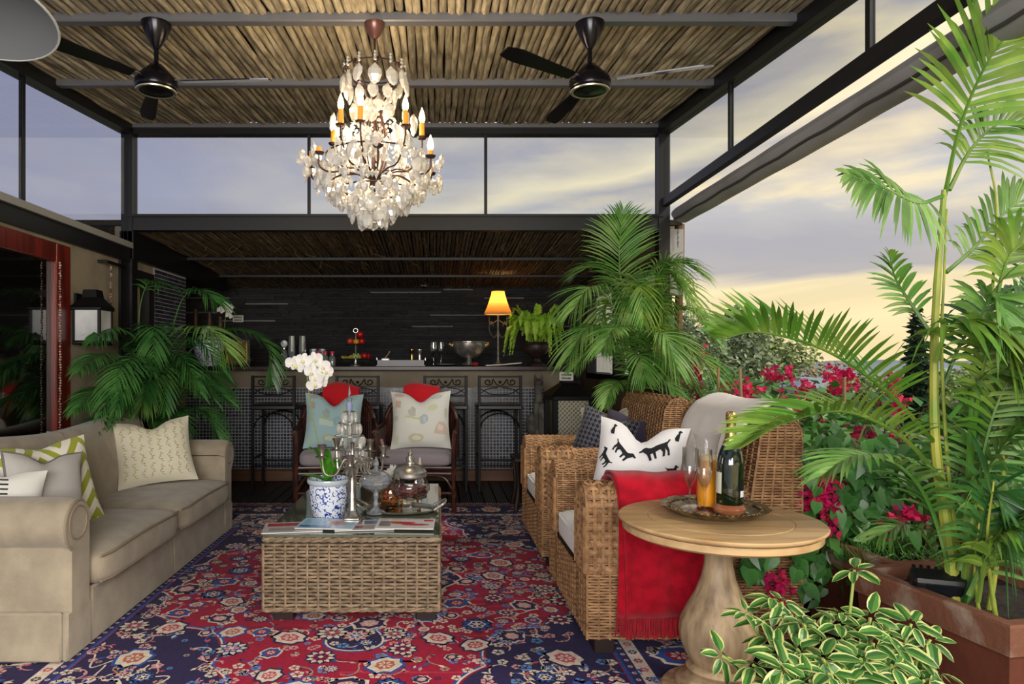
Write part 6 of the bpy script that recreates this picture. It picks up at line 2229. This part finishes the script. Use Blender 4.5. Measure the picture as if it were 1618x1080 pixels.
# white chrysanthemum in a small glass
q = rp_at(622, 4.22, TZ)
fv = thing('flower_vase', 'single white chrysanthemum in a small clear glass behind the jars', 'flower', q)
MB().lathe([(0, 0), (.03, 0), (.034, .01), (.03, .10), (.036, .14)], 18).build('vase', M_glass, fv)
MB().tube([(0, 0, .01), (.003, 0, .15)], .003, 6).build('stem', MATS['orchid_stem'], fv)
cm_ = MB()
for k in range(150):
    el_, a = rj.uniform(-.3, 1.5), rj.uniform(0, 6.28)
    d = V3((math.cos(el_) * math.cos(a), math.cos(el_) * math.sin(a), math.sin(el_))); s_ = d.orthogonal().normalized()
    leaf_strip(cm_, V3((0, 0, .15)), d, s_, d.cross(s_), rj.uniform(.045, .07), .014, -.1, 3, .5)
cm_.build('blossom', mat('white_petals', 'f2f1ec', .6, trans=.2), fv)

# magazines at the near edge of the table
def magazine(label, x0_, x1_, y0_, y1_, rz, z, blocks, cover):
    c_ = G((x0_ + x1_) / 2, (y0_ + y1_) / 2, TZ)
    w, d = .30, .215
    t = thing('magazine', label, 'magazine', (c_.x, c_.y, z), rz, 'magazines along the near edge of the coffee table')
    MB().box(-w / 2, w / 2, -d / 2, d / 2, 0.001, .006, .001).build('pages', mat('paper_edge', 'd8d6d0', .8), t, False)
    b = MB(); b.col = lin(cover)
    b.box(-w / 2 - .001, w / 2 + .001, -d / 2 - .001, d / 2 + .001, .006, .0068)
    for k, (pts, col) in enumerate(blocks):
        b.col = lin(col); b.poly([(p[0] * w / 2, p[1] * d / 2, .0072 + .0003 * k) for p in pts])
    b.build('cover', mat('printed_cover', attr=True, rough=.25, spec=.5, coat=.3), t, False)
    return t


def el(cx_, cy_, rx, ry, n=14): return [(cx_ + rx * math.cos(2 * PI * i / n), cy_ + ry * math.sin(2 * PI * i / n)) for i in range(n)]
def rc_(a, b, c, d): return [(a, c), (b, c), (b, d), (a, d)]


magazine('magazine with a pale cover and red band at the left end of the row', 428, 500, 824, 844, rad(8), TZ, [(rc_(-.9, .3, .2, .8), 'b5434f'), (rc_(-.8, .9, -.7, -.1), 'a9a4a0'), (el(.5, .5, .3, .3), '7c6d68')], 'cfc9c6')
magazine('magazine with a light blue cover and orange picture in the middle', 478, 560, 820, 842, rad(-5), TZ + .0085, [(rc_(-.9, .9, -.2, .9), '8fc0dd'), (el(.3, .1, .35, .4), 'd08a5c'), (rc_(-.9, .2, -.8, -.4), '3c78b0'), (el(.2, .2, .16, .2), 'c8423c')], 'b9d6e6')
magazine('magazine with small photos on white, third along the row', 540, 612, 820, 842, rad(6), TZ + .001, [(rc_(-.9, -.1, .1, .85), '9d6f78'), (rc_(0, .85, .1, .85), '6f7f97'), (rc_(-.9, .85, -.8, -.1), 'b9a7a4'), (el(-.3, -.4, .25, .25), '7a3f3a')], 'dedad8')
magazine('magazine with red shoes on a white cover at the right end', 592, 690, 819, 843, rad(-2), TZ + .0085, [(rc_(-.95, .95, .72, .92), 'c9c6c6'), (el(-.1, .1, .45, .22), 'c22436'), (el(.35, -.25, .5, .18), 'd23a3a'), (el(-.35, .3, .18, .14), 'd8a24a'), (rc_(.62, .95, .4, .7), 'c4283c'), (rc_(-.9, -.5, -.6, .4), '8f8b8b')], 'e6e3e2')

# ---- round table setting
def tp(x, Y, z=0): return V3(((x - CX) * Y / FPX, Y, RZ + z))


ty = thing('tray', 'round tarnished brass tray with an embossed wavy rim on the round table', 'tray', tp(1128, 2.64))
M_brass = mat('tarnished_brass', 'a48e68', .32, .85, col2='5c4e3a', scale=30, bump=.4, bscale=50)
MB().lathe([(0, .012), (.115, .012), (.125, .016)], 56).build('bed', mat('polished_bed', 'b3a68a', .12, 1.0), ty)
MB().lathe([(.10, .001), (.13, .002), (.18, .022), (.198, .034), (.2, .037), (.186, .034), (.16, .026), (.145, .024), (.135, .019), (.125, .016)], 64, rfun=lambda a, z: 1 + (.025 * math.cos(12 * a) if z > .021 else .008 * math.cos(12 * a))).build('rim', M_brass, ty, angle=50)
em = MB()
for k in range(48):
    a = 2 * PI * k / 48
    em.ball((.168 * math.cos(a), .168 * math.sin(a), .031), .008, 6, 4, (1, 1, .5))
em.build('embossing', M_brass, ty, kind='stuff')
TT = .0125


def flute(x, Y, zb, label, k=1, group=None, hh=.245):
    t = thing('champagne_flute', label, 'glass', (((x - CX) * Y / FPX), Y, zb), 0, group)
    s = hh / .245
    MB().lathe([(0, 0), (.030 * k, 0), (.031 * k, .002), (.012 * k, .006), (.004, .012), (.0035, .085 * s)], 24).build('stem', M_glass, t)
    MB().lathe([(.0035, .085 * s), (.008, .095 * s), (.020 * k, .12 * s), (.028 * k, .155 * s), (.030 * k, .185 * s), (.0275 * k, .245 * s), (.0265 * k, .245 * s), (.029 * k, .185 * s), (.027 * k, .155 * s), (.018 * k, .12 * s), (.004, .10 * s)], 28).build('bowl', M_glass, t)
    return t


flute(1090, 2.66, RZ + TT, 'empty champagne flute standing furthest left on the brass tray')
flute(1113, 2.60, RZ + TT, 'empty champagne flute in front of the juice carafe on the brass tray')
q = tp(1117, 2.71, TT)
cf = thing('carafe', 'flared glass carafe of orange juice on the brass tray', 'carafe', q)
MB().lathe([(0, 0), (.037, 0), (.040, .006), (.041, .05), (.038, .12), (.034, .17), (.036, .21), (.045, .265), (.053, .295), (.0515, .295)], 36).build('glass', glass_mat('carafe_glass', 'fcfcfc', .03, .7, .02, blend=.3), cf)
MB().lathe([(0, .009), (.0365, .010), (.0395, .05), (.0365, .12), (.0328, .17), (.0335, .19), (0, .19)], 32).build('orange_juice', mat('orange_juice', 'ffad1c', .4, trans=.3, emit=None), cf, angle=50)
MB().lathe([(.0328, .1902), (.033, .192), (.034, .208), (0, .206)], 24).build('foam', mat('juice_foam', 'f3d9a0', .7), cf)
q = tp(1152, 2.60, TT)
cb = tag(MB().lathe([(0, 0), (.046, 0), (.058, .012), (.060, .022), (.052, .036), (.044, .040), (.040, .034), (0, .034)], 32).build('bottle_coaster', mat('turned_redwood', '8a4f30', .35, col2='a9704c', scale=8, stretch=(1, 1, 5))), 'turned reddish wooden coaster under the champagne bottle', 'coaster')
cb.location = q
bt = thing('champagne_bottle', 'dark green champagne bottle with gold foil neck on the wooden coaster', 'bottle', q + V3((0, 0, .0345)))
bt.rotation_euler = (0, rad(1.5), 0)
M_green = mat('dark_green_glass', '0c1a0a', .05, spec=.8, coat=1)
MB().lathe([(0, 0), (.046, 0), (.049, .008), (.0495, .155), (.047, .175), (.040, .20), (.030, .225), (.021, .25), (.0175, .27), (.015, .30), (.015, .315)], 40).build('glass', M_green, bt)
M_gold = mat('gold_foil', 'b99a55', .3, .9, col2='d8c48c', scale=40, bump=.5, bscale=60)
MB().lathe([(.0285, .233), (.0225, .252), (.0192, .27), (.0168, .30), (.0172, .318), (.0205, .322), (.0205, .335), (.0185, .35), (.012, .356), (0, .357)], 28).build('gold_foil', M_gold, bt)
MB().lathe([(.0306, .2265), (.029, .231)], 28).build('foil_edge', mat('white_foil', 'd9d2bd', .4), bt)
MB().lathe([(.0385, .2065), (.0303, .2265)], 28).build('neck_band', mat('navy_band', '14152a', .3), bt)
MB().lathe([(.0499, .045), (.0499, .125)], 10, a0=rad(165), a1=rad(212)).build('label', mat('cream_label', 'cfc9b2', .6), bt)
MB().lathe([(.0499, .030), (.0499, .10)], 10, a0=rad(292), a1=rad(352)).build('label', mat('black_label', '101312', .4), bt)
MB().lathe([(.0502, .036), (.0502, .060)], 8, a0=rad(296), a1=rad(335)).build('label', mat('white_label', 'e4e4ea', .6), bt)

# ---- things on the bar
def bp(x, Y=7.45): return V3(((x - CX) * Y / FPX, Y, BZ))


# table lamp
lmp = thing('table_lamp', 'table lamp with a glowing amber pleated shade on the bar', 'lamp', bp(787, 7.6))
k_ = 7.6 / FPX
def lz(y): return H - (y - CY) * k_ - BZ


MB().lathe([(0, 0), (.07, 0), (.072, .015), (.03, .03), (.016, .06), (.012, .10)], 18).build('base', M_pewter, lmp)
MB().tube([(0, 0, .08), (0, 0, lz(497))], .011, 8).build('stem', M_pewter, lmp)
sc2 = MB()
for sx in (-1, 1):
    sc2.tube(catmull([(0, 0, lz(525)), (sx * .05, 0, lz(533)), (sx * .10, 0, lz(520)), (sx * .08, 0, lz(508)), (sx * .05, 0, lz(515))], 14), .006, 6)
    sc2.tube(catmull([(0, 0, lz(505)), (sx * .09, 0, lz(512)), (sx * .10, 0, lz(500))], 8), .006, 6)
sc2.build('scroll', M_pewter, lmp)
M_shade = mat('amber_shade', 'e2a45a', .8, trans=.6, isl=0)
sh = MB().lathe([(.155, lz(495)), (.125, lz(486)), (.095, lz(474)), (.076, lz(464)), (.072, lz(460))], 24, rfun=lambda a, z: 1 + .012 * math.cos(24 * a))
sh.build('lamp_shade', M_shade, lmp)
MB().tube([(.157 * math.cos(2 * PI * i / 24), .157 * math.sin(2 * PI * i / 24), lz(495.5)) for i in range(24)], .007, 6, closed=True).build('shade_trim', mat('cream_fringe', 'd8bf86', .8, trans=.3), lmp)
MB().ball((0, 0, lz(478)), .025, 8, 6).build('bulb', mat('warm_bulb', 'ffe0b0', .4, emit='ffc070', estr=5), lmp)
lamp('table_lamp_light', 'POINT', lmp.location + V3((0, 0, lz(477))), 7, (1, .62, .25), size=.03)

# fern in an urn
urn = thing('fern', 'bright green fern overflowing a dark ribbed urn on the right of the bar', 'plant', bp(847, 7.5))
MB().lathe([(0, 0), (.10, 0), (.105, .02), (.05, .05), (.04, .08), (.06, .10), (.12, .14), (.145, .19), (.14, .23), (.155, .25), (.16, .262), (.14, .265), (.13, .24), (0, .24)], 28, rfun=lambda a, z: 1 + (.02 * math.cos(20 * a) if .1 < z < .23 else 0)).build('urn', mat('dark_iron_urn', '2a2220', .5, .3, col2='3d2c26', scale=14), urn)
M_fern = mat('fern_leaf', 'a4d63e', .5, col2='bde058', scale=5, isl=.2, trans=.3)
rf = random.Random(12)
for k in range(44):
    a = rf.uniform(0, 6.28)
    up = rf.uniform(.25, 1.15)
    l = rf.uniform(.24, .42)
    d = V3((math.cos(a), math.sin(a) * .8, 0))
    b0 = V3((d.x * .06, d.y * .06, .25))
    pk = .10 + .24 * up
    pts = [b0, b0 + d * (l * .3) + V3((0, 0, pk * .8)), b0 + d * (l * (.75 - .25 * up)) + V3((0, 0, pk * (.75 + .3 * up))), b0 + d * (l * (1.05 - .5 * up)) + V3((0, 0, pk * (1.05 * up) - .22 * (1 - up) - .02))]
    fb = MB()
    frond(fb, pts, .07, 26, .024, .2, bare=.12, lift=.2, rr=.002, rng=rf)
    fb.build('frond', M_fern, urn, True, angle=70)

# silver ice bucket with two bottles
bk_ = thing('ice_bucket', 'fluted silver champagne bowl on a foot standing on the bar', 'bucket', bp(741, 7.45) + V3((0, 0, .012)))
MB().lathe([(0, 0), (.075, 0), (.08, .01), (.04, .03), (.025, .05), (.03, .065), (.09, .085), (.15, .13), (.178, .19), (.182, .235), (.195, .245), (.195, .252), (.175, .25), (.17, .2), (.13, .12), (0, .10)], 40, rfun=lambda a, z: 1 + (.012 * math.cos(30 * a) if .08 < z < .2 else 0)).build('bowl', M_silver, bk_)
for sx in (-1, 1):
    MB().tube([(sx * (.19 + .018 * math.sin(t * PI / 6)), .028 * math.cos(t * PI / 6), .20 + .0 * t) for t in range(7)], .007, 6).build('handle', M_silver, bk_)
for sx, nm in ((-1, 'gold-necked bottle leaning left in the silver ice bowl'), (1, 'gold-necked bottle leaning right in the silver ice bowl')):
    b_ = thing('wine_bottle', nm, 'bottle', bk_.location + V3((sx * .05, .0, .13)))
    b_.rotation_euler = (0, sx * rad(58), 0)
    MB().lathe([(0, 0), (.034, .0), (.036, .06), (.03, .085), (.016, .115), (.0145, .13)], 18).build('glass', M_green, b_)
    MB().lathe([(.017, .11), (.016, .17), (.019, .175), (.019, .19), (.013, .2), (0, .2)], 16).build('gold_foil', M_gold, b_)
tag(MB().lathe([(0, .001), (.06, .001), (.105, .008), (.11, .011), (.1, .0115), (.06, .006), (0, .006)], 36, tuple(bp(741, 7.45))).build('plate', M_silver), 'wide silver plate under the fluted silver bowl', 'plate')
np_ = MB().box(-.028, .028, -.012, .012, .012, .05, .008).build('napkin', mat('red_napkin', 'a01020', .9)); np_.location = bp(752, 7.30); np_.rotation_euler = (rad(-20), 0, rad(20))
np_.location.z = BZ - .006
tag(np_, 'folded red napkin propped at the foot of the silver bowl', 'napkin')
# plates stacked and open book
for k in range(3):
    pl = MB().lathe([(0, .001), (.05, .001), (.098, .008), (.1, .0105), (.09, .0100), (.05, .005), (0, .005)], 32).build('plate', mat('plum_plate', '3a2630', .25, spec=.6) if k < 2 else M_porc)
    pl.location = bp(704, 7.42) + V3((.0, 0, .0055 * k))
    tag(pl, ('lowest plum-coloured plate of the stack between flutes and bowl', 'middle plum-coloured plate of the stack between flutes and bowl', 'topmost white plate of the stack between flutes and bowl')[k], 'plate', 'plates stacked on the bar')
ob = MB()
ob.prism([(-.19, -.09, .002), (0, -.11, .012), (.19, -.08, .030), (.19, .10, .030), (0, .08, .012), (-.19, .10, .002)], (0, 0, .01))
o = ob.build('open_book', mat('white_pages', 'd7d3cc', .8), None, False); o.location = bp(795, 7.36)
tag(o, 'white open book lying on the bar below the table lamp', 'book')
# flutes on the bar
flute(685, 7.32, BZ, 'champagne flute on the bar, left one beside the purple tray', 1.25, None, .26)
flute(697, 7.42, BZ, 'champagne flute on the bar beside the plate stack', 1.25, None, .26)
# purple tray with mills and a sugar bowl
pt_ = bp(634, 7.38)
trp = thing('tray', 'long purple-grey lacquered box tray on the bar', 'tray', pt_)
w, d, h_ = .262, .12, .065
tq = MB(); tq.box(-w, w, -d, d, .001, .01); tq.box(-w, w, -d, -d + .012, .01, h_); tq.box(-w, w, d - .012, d, .01, h_); tq.box(-w, -w + .012, -d, d, .01, h_); tq.box(w - .012, w, -d, d, .01, h_)
tq.build('box', mat('purple_lacquer', '4a4350', .35), trp, False)
for sx in (-1, 1): MB().tube([(sx * w, -.03, h_ - .005), (sx * w, -.03, h_ + .02), (sx * w, .03, h_ + .02), (sx * w, .03, h_ - .005)], .005, 6).build('handle', M_silver, trp)


def mill(x, m, label):
    o = MB().lathe([(0, 0), (.030, 0), (.032, .01), (.024, .03), (.017, .07), (.020, .10), (.016, .125), (.024, .14), (.030, .16), (.030, .172), (.02, .176), (0, .178)], 16).build('mill', m)
    o.location = pt_ + V3((x, 0, .0105)); tag(o, label, 'mill')


mill(.115, mat('brass', 'a8894c', .25, 1.0), 'brass pepper mill standing in the purple tray')
mill(.20, M_silver, 'silver salt mill standing in the purple tray')
sb_ = thing('sugar_bowl', 'square white sugar bowl with a leaning spoon in the purple tray', 'bowl', pt_ + V3((-.17, 0, .0105)))
MB().box(-.045, .045, -.04, .04, 0, .075, .01).build('bowl', M_porc, sb_, False)
MB().tube([(-.01, 0, .07), (.03, 0, .12), (.045, 0, .15)], [.006, .004, .007], 6).build('spoon', mat('wooden_spoon', 'b99a68', .6), sb_)
# two-tier fruit stand
fs_ = thing('fruit_stand', 'two-tier silver fruit stand with a ring handle on the bar', 'stand', bp(562, 7.4))
kf = 7.4 / FPX
def fz(y): return H - (y - CY) * kf - BZ


MB().lathe([(0, 0), (.065, 0), (.066, .008), (.02, .02), (.012, .05), (.016, .08)], 20).build('foot', M_silver, fs_)
MB().tube([(0, 0, .03), (0, 0, fz(527))], .006, 8).build('stem', M_silver, fs_)
MB().tube([(.024 * math.cos(2 * PI * i / 16), 0, fz(522) + .024 * math.sin(2 * PI * i / 16)) for i in range(16)], .004, 6, closed=True).build('ring_handle', M_silver, fs_)
for nm, y, r in (('lower_plate', 568, .155), ('upper_plate', 545, .11)):
    MB().lathe([(0, fz(y)), (r * .7, fz(y)), (r, fz(y) + .012), (r * .98, fz(y) + .014), (r * .7, fz(y) + .004), (0, fz(y) + .004)], 28, rfun=lambda a, z: 1 + .015 * math.cos(16 * a)).build(nm, M_silver, fs_)
FB = fs_.location


def apple(dx, dy, y, col, label, r=.038):
    m = mat('fruit_' + col, col, .3, col2='7a1010' if col[0] in 'bc' else 'b8902a', scale=14, contrast=(.45, .75), spec=.5)
    t = thing('apple', label, 'fruit', FB + V3((dx, dy, fz(y) + .005)))
    MB().lathe([(0, .006), (r * .5, .0), (r * .85, r * .45), (r, r * 1.05), (r * .8, r * 1.6), (r * .4, r * 1.78), (0, r * 1.6)], 16).build('flesh', m, t, angle=80)
    MB().tube([(0, 0, r * 1.55), (.004, 0, r * 2.0)], .002, 5).build('stalk', M_bark, t)


apple(-.055, -.03, 545, 'c4401c', 'orange-red apple on the left of the upper fruit plate')
apple(.012, -.06, 545, 'd08a2a', 'yellow-orange apple in front on the upper fruit plate', .034)
apple(.068, -.01, 545, 'b81818', 'red apple on the right of the upper fruit plate')
apple(.045, .03, 534, 'c41a14', 'red apple perched on top of the other upper-plate fruit')
apple(.10, -.05, 568, 'b01018', 'dark red apple in front on the right of the lower fruit plate')
apple(.125, .02, 568, 'bb1420', 'dark red apple at the right rim of the lower fruit plate', .034)
for k in range(3):
    bn = MB().tube(catmull([(-.05, 0, .0), (-.02, 0, -.016), (.03, 0, -.014), (.06, 0, .014)], 10), [.004, .012, .0155, .016, .016, .016, .0155, .015, .013, .009, .004], 7).build('banana', mat('banana', 'c8b03c', .5, col2='8e8a30', scale=10))
    bn.location = FB + V3((-.10 + .012 * k, -.045 + .03 * k, fz(568) + .036)); bn.rotation_euler = (0, 0, rad(20 - 14 * k))
    tag(bn, ('yellow banana nearest the front on the lower fruit plate', 'yellow banana in the middle of three on the lower fruit plate', 'yellow banana furthest back on the lower fruit plate')[k], 'fruit', 'bananas on the lower plate')
gr = MB()
for k in range(38): gr.ball((rj.uniform(-.04, .04), rj.uniform(-.03, .03), .014 + abs(rj.gauss(0, .02))), .0125, 6, 5)
o = gr.build('grapes', mat('green_grape', '9fae5a', .25, isl=.2, trans=.2), kind='stuff'); o.location = FB + V3((.015, -.075, fz(568) + .006)); tag(o, 'bunch of green grapes in the middle of the lower fruit plate', 'fruit', kind='stuff')
# bottles with pink caps and glassware on the left
for k, x in enumerate((503, 514, 525)):
    b = thing('bottle', ('pink-capped clear bottle nearest the tumblers on the bar', 'pink-capped clear bottle in the middle of the three', 'pink-capped clear bottle nearest the fruit stand')[k], 'bottle', bp(x, 7.40 + .02 * (2 - k)), 0, 'pink-capped bottles on the bar')
    MB().lathe([(0, 0), (.034, 0), (.036, .008), (.036, .09), (.026, .11), (.016, .12), (.016, .13)], 18).build('glass', glass_mat('bottle_glass', 'dfe6e4', .12, .7, .04, 'cfd6d6', .18), b)
    MB().lathe([(0, .16), (.021, .16), (.022, .158), (.022, .128), (.0, .128)][::-1], 14).build('cap', mat('pink_cap', 'd42a55', .4), b)
for k, x in enumerate((495, 509)):
    t = thing('tumbler', ('ribbed clear tumbler left of the pink-capped bottles', 'ribbed clear tumbler behind the pink-capped bottles')[k], 'glass', bp(x, 7.60))
    MB().lathe([(0, 0), (.034, 0), (.036, .01), (.044, .19), (.042, .19), (.034, .015), (0, .015)], 20, rfun=lambda a, z: 1 + .02 * math.cos(10 * a)).build('glass', M_cutg, t, False)
dc = thing('decanter', 'slim crystal decanter with a round disc stopper on the bar', 'decanter', bp(449, 7.5))
MB().lathe([(0, 0), (.04, 0), (.042, .01), (.012, .035), (.03, .07), (.038, .12), (.030, .165), (.014, .185), (.014, .20), (.02, .205)], 20).build('glass', M_cutg, dc, False)
MB().lathe([(0, -.010), (.036, -.008), (.042, 0), (.036, .008), (0, .010)], 18).build('stopper', M_cutg, dc, False).matrix_local = Matrix.Translation((0, 0, .245)) @ Matrix.Rotation(PI / 2, 4, 'X')
for k, x in enumerate((461, 478)):
    t = thing('hurricane_glass', ('tall cut-glass vase beside the round-stoppered decanter', 'tall cut-glass vase left of the tumblers')[k], 'glass', bp(x, 7.48))
    MB().lathe([(0, 0), (.036, 0), (.038, .008), (.010, .03), (.012, .06), (.03, .10), (.040, .16), (.036, .24), (.034, .33), (.032, .33), (.033, .24), (.037, .16), (.028, .105), (0, .09)], 20, rfun=lambda a, z: 1 + .02 * math.cos(8 * a)).build('glass', M_cutg, t, False)

# left end of the bar: ginger jar, gilt panel, candle posts, orchid, small sign
gj = thing('ginger_jar', 'large blue and white porcelain jar on the bar behind the palm', 'jar', bp(330, 7.35))
MB().lathe([(0, 0), (.09, 0), (.095, .02), (.14, .11), (.165, .20), (.155, .28), (.11, .325), (.085, .335), (.085, .35)], 32).build('body', M_bw, gj)
MB().lathe([(.09, .351), (.092, .37), (.07, .40), (.02, .42), (.02, .435), (0, .44)], 24).build('lid', M_bw, gj)
gp = thing('gilt_panel', 'gilt lattice panel in a dark frame leaning at the left of the bar', 'panel', bp(374, 7.55))
MB().box(-.15, .15, .0, .02, .001, .30, .004).build('frame', mat('black_frame', '17120e', .4), gp, False)
MB().box(-.118, .118, -.004, .0, .03, .27).build('panel', mat('gilt', '8a7440', .35, .7, col2='4d3f22', scale=26), gp, False)
lt = MB()
for k in range(-9, 10):
    for s in (1, -1):
        pts = []
        for t in range(2):
            z = (.03, .27)[t]; x = k * .035 + s * (z - .15) * .6
            pts.append((max(-.117, min(.117, x)), -.007, z))
        lt.tube(pts, .003, 4)
lt.build('lattice', mat('gilt_bright', 'b59a58', .3, .8), gp, True, 'stuff')
for k, (x, y) in enumerate(((309, 488), (331, 492), (348, 500))):
    o = MB().lathe([(0, 0), (.05, 0), (.052, .02), (.026, .05), (.022, .12), (.03, .15), (.022, .2), (.024, .9)], 12).build('candle_post', mat('carved_wood', '5a3d28', .6, col2='3a2618', scale=10))
    hz = H - (y - CY) * 7.75 / FPX - BZ
    o.scale = (1, 1, hz / .9); o.location = bp(x, 7.75)
    tag(o, ('tallest brown turned wooden post behind the ginger jar', 'brown turned wooden post, middle of the three behind the jar', 'shortest brown turned wooden post beside the gilt panel')[k], 'post')
so = thing('orchid', 'small white orchid in a dark pot high at the left of the bar', 'plant', bp(357, 7.8))
pot(so, (0, 0, 0), .06, .12, MATS['dark_pot'], n=16)
k8 = 7.8 / FPX
tipz = H - (488 - CY) * k8 - BZ
MB().tube(catmull([(0, 0, .1), (-.02, 0, .35), (.0, 0, tipz)], 10), .004, 5).build('stem', MATS['orchid_stem'], so)
for dx, dz in ((-.06, -.02), (-.03, .01), (.0, -.01), (.03, .02), (.05, -.03), (.01, .05), (.04, -.08), (.06, .02)):
    flower(so, (dx, -.02, tipz + dz), R.uniform(-.4, .4), 1.1)


def sign(x, y, Y, wpx, hpx, label):
    c_ = P(x, y, Y); k = Y / FPX
    t = thing('sign', label, 'sign', c_)
    w, h2 = wpx * k / 2, hpx * k / 2
    MB().box(-w, w, 0, .008, -h2, h2, .002).build('card', mat('white_card', 'dcdad2', .7), t, False)
    m = MB()
    for r in range(2):
        x_ = -w * .7
        while x_ < w * .65:
            l = R.uniform(.1, .22) * w
            m.box(x_, x_ + l, -.0015, 0, h2 * (.28 - .75 * r) - h2 * .16, h2 * (.28 - .75 * r) + h2 * .2); x_ += l + w * .06
    m.build('lettering', mat('dark_ink', '3c3a34', .8), t, False, 'stuff')
    return t


sign(376, 503, 8.53, 17, 11, 'tiny white printed card on the slate wall above the gilt panel')
# ---- lantern, its card, cat statue and side table right of the bar
lx = P(898, 690, 6.55)
ln = thing('floor_lantern', 'large black floor lantern with white pierced panels at the end of the bar', 'lantern', (lx.x, 6.55, 0), rad(4))
f = MB()
for sx in (-1, 1):
    for sy in (-1, 1): f.box(sx * .17 - .022, sx * .17 + .022, sy * .17 - .022, sy * .17 + .022, .02, .96)
f.box(-.20, .20, -.20, .20, .06, .12, .006); f.box(-.20, .20, -.20, .20, .93, .975, .006)
f.add([(-.215, -.215, .975), (.215, -.215, .975), (.215, .215, .975), (-.215, .215, .975), (-.07, -.07, 1.09), (.07, -.07, 1.09), (.07, .07, 1.09), (-.07, .07, 1.09)],
      [(k, (k + 1) % 4, (k + 1) % 4 + 4, k + 4) for k in range(4)] + [(4, 5, 6, 7), (3, 2, 1, 0)])
f.box(-.07, .07, -.07, .07, 1.09, 1.11)
f.build('frame', M_iron, ln, False)
M_pierce = mat('pierced_white_metal', 'cfcbbb', .5)
for k, (q, ax) in enumerate((((-.148, .148, -.166, -.160), 0), ((.160, .166, -.148, .148), 1))):
    MB().box(*q, .12, .93).build('panel', mat('panel_shade', '77725f', .8), ln, False)
    m = MB()
    for a in range(-30, 46):
        for s in (1, -1):
            z0, z1 = .12, .93
            x_ = a * .042
            # clip the diagonal to the panel
            pts = []
            xa, xb = (x_ - .6, x_ - .6 + (z1 - z0)) if s > 0 else (x_ - .1, x_ - .1 - (z1 - z0))
            t0, t1 = 0, 1
            dx = xb - xa
            for lim in (-.147, .147):
                tt = (lim - xa) / dx
                if dx > 0:
                    if lim < 0: t0 = max(t0, tt)
                    else: t1 = min(t1, tt)
                else:
                    if lim > 0: t0 = max(t0, tt)
                    else: t1 = min(t1, tt)
            if t0 < t1:
                pa, pb = (xa + dx * t0, z0 + (z1 - z0) * t0), (xa + dx * t1, z0 + (z1 - z0) * t1)
                if k == 0: m.tube([(pa[0], -.168, pa[1]), (pb[0], -.168, pb[1])], .0075, 4, flat=.6)
                else: m.tube([(.168, pa[0], pa[1]), (.168, pb[0], pb[1])], .0075, 4, flat=.6)
    m.build('pierced_screen', M_pierce, ln, False, 'stuff')
sg = sign(895, 596, 6.46, 22, 14, 'small white printed card standing on top of the floor lantern')
sg.location.z = 1.113 + 7 * 6.46 / FPX

ct_ = P(851, 640, 6.85)
ca = MB()
ca.tube(catmull([(0, 0, .52), (.0, 0, .62), (.005, 0, .75), (.0, 0, .90), (.0, 0, 1.0), (0, -.005, 1.08), (0, -.01, 1.12)], 20), [.09, .088, .082, .075, .068, .063, .058, .052, .048, .046, .044, .042, .041, .041, .042, .045, .05, .052, .048, .038, .022], 12)
ca.ball((-.05, .0, .66), .085, 12, 8, (1, 1, 1.4)); ca.ball((0, -.045, 1.085), .03, 10, 7, (1, 1.1, .8)); ca.ball((0, 0, .55), .11, 14, 7, (1, 1, .5))
for sx in (-1, 1):
    ca.tube([(sx * .025, 0, 1.10), (sx * .034, 0, 1.14), (sx * .038, 0, 1.178)], [.02, .014, .003], 8)
    ca.tube(catmull([(sx * .03, -.05, .88), (sx * .032, -.07, .7), (sx * .03, -.085, .54)], 8), [.03] * 5 + [.026, .026, .026, .03], 8)
M_stone = mat('grey_stone', '5a564f', .8, col2='3e3b36', scale=14, bump=.3, bscale=40)
cat = thing('cat_statue', 'tall thin grey stone cat statue in front of the right end of the bar', 'statue', (ct_.x, 6.85, 0))
body = ca.build('body', M_stone, cat)
rm = body.modifiers.new('union', 'REMESH'); rm.mode = 'VOXEL'; rm.voxel_size = .011; rm.use_smooth_shade = True
MB().box(-.12, .12, -.12, .12, 0, .50, .01).build('plinth', mat('dark_plinth', '191514', .5), cat, False)
stt = P(838, 720, 6.25)
sdt = thing('side_table', 'small dark wooden stool table left of the far wicker arm', 'table', (stt.x - .03, 6.05, 0))
MB().box(-.16, .16, -.16, .16, .42, .46, .008).build('top', M_foot, sdt, False)
for sx in (-1, 1):
    for sy in (-1, 1): MB().tube(catmull([(sx * .13, sy * .13, .42), (sx * .115, sy * .115, .2), (sx * .14, sy * .14, 0)], 8), [.024, .022, .02, .019, .018, .019, .021, .023, .022], 8).build('leg', M_foot, sdt)
# spotlight on the slate wall
sp = thing('spotlight', 'small white spotlight under the lath ceiling against the slate wall', 'light', P(670, 452, 8.45))
MB().ball((0, 0, .02), .05, 12, 8, (1, .8, .6)).build('housing', M_white, sp)
MB().lathe([(.02, -.02), (.03, 0), (0, .01)], 12).build('bracket', M_dark, sp)
# floodlight in the near planter
fl2 = thing('floodlight', 'black floodlight lying on the soil of the near terracotta planter', 'light', P(1478, 905, 2.44)[:], rad(-20))
fl2.location.z = .478
b = MB(Matrix.Rotation(rad(35), 4, 'X'))
b.box(-.085, .085, -.035, .035, -.02, .085, .012); b.build('housing', mat('black_plastic', '0f0f11', .3), fl2, False)
b = MB(Matrix.Rotation(rad(35), 4, 'X'))
b.box(-.075, .075, -.040, -.034, -.01, .075); b.build('lens', mat('dark_lens', '1a1d22', .05, spec=1), fl2, False)
b = MB(Matrix.Rotation(rad(35), 4, 'X'))
for k in range(7): b.box(-.07 + .0225 * k, -.062 + .0225 * k, .035, .052, -.01, .07)
b.build('cooling_fins', mat('black_plastic', '0f0f11', .3), fl2, False, 'stuff')
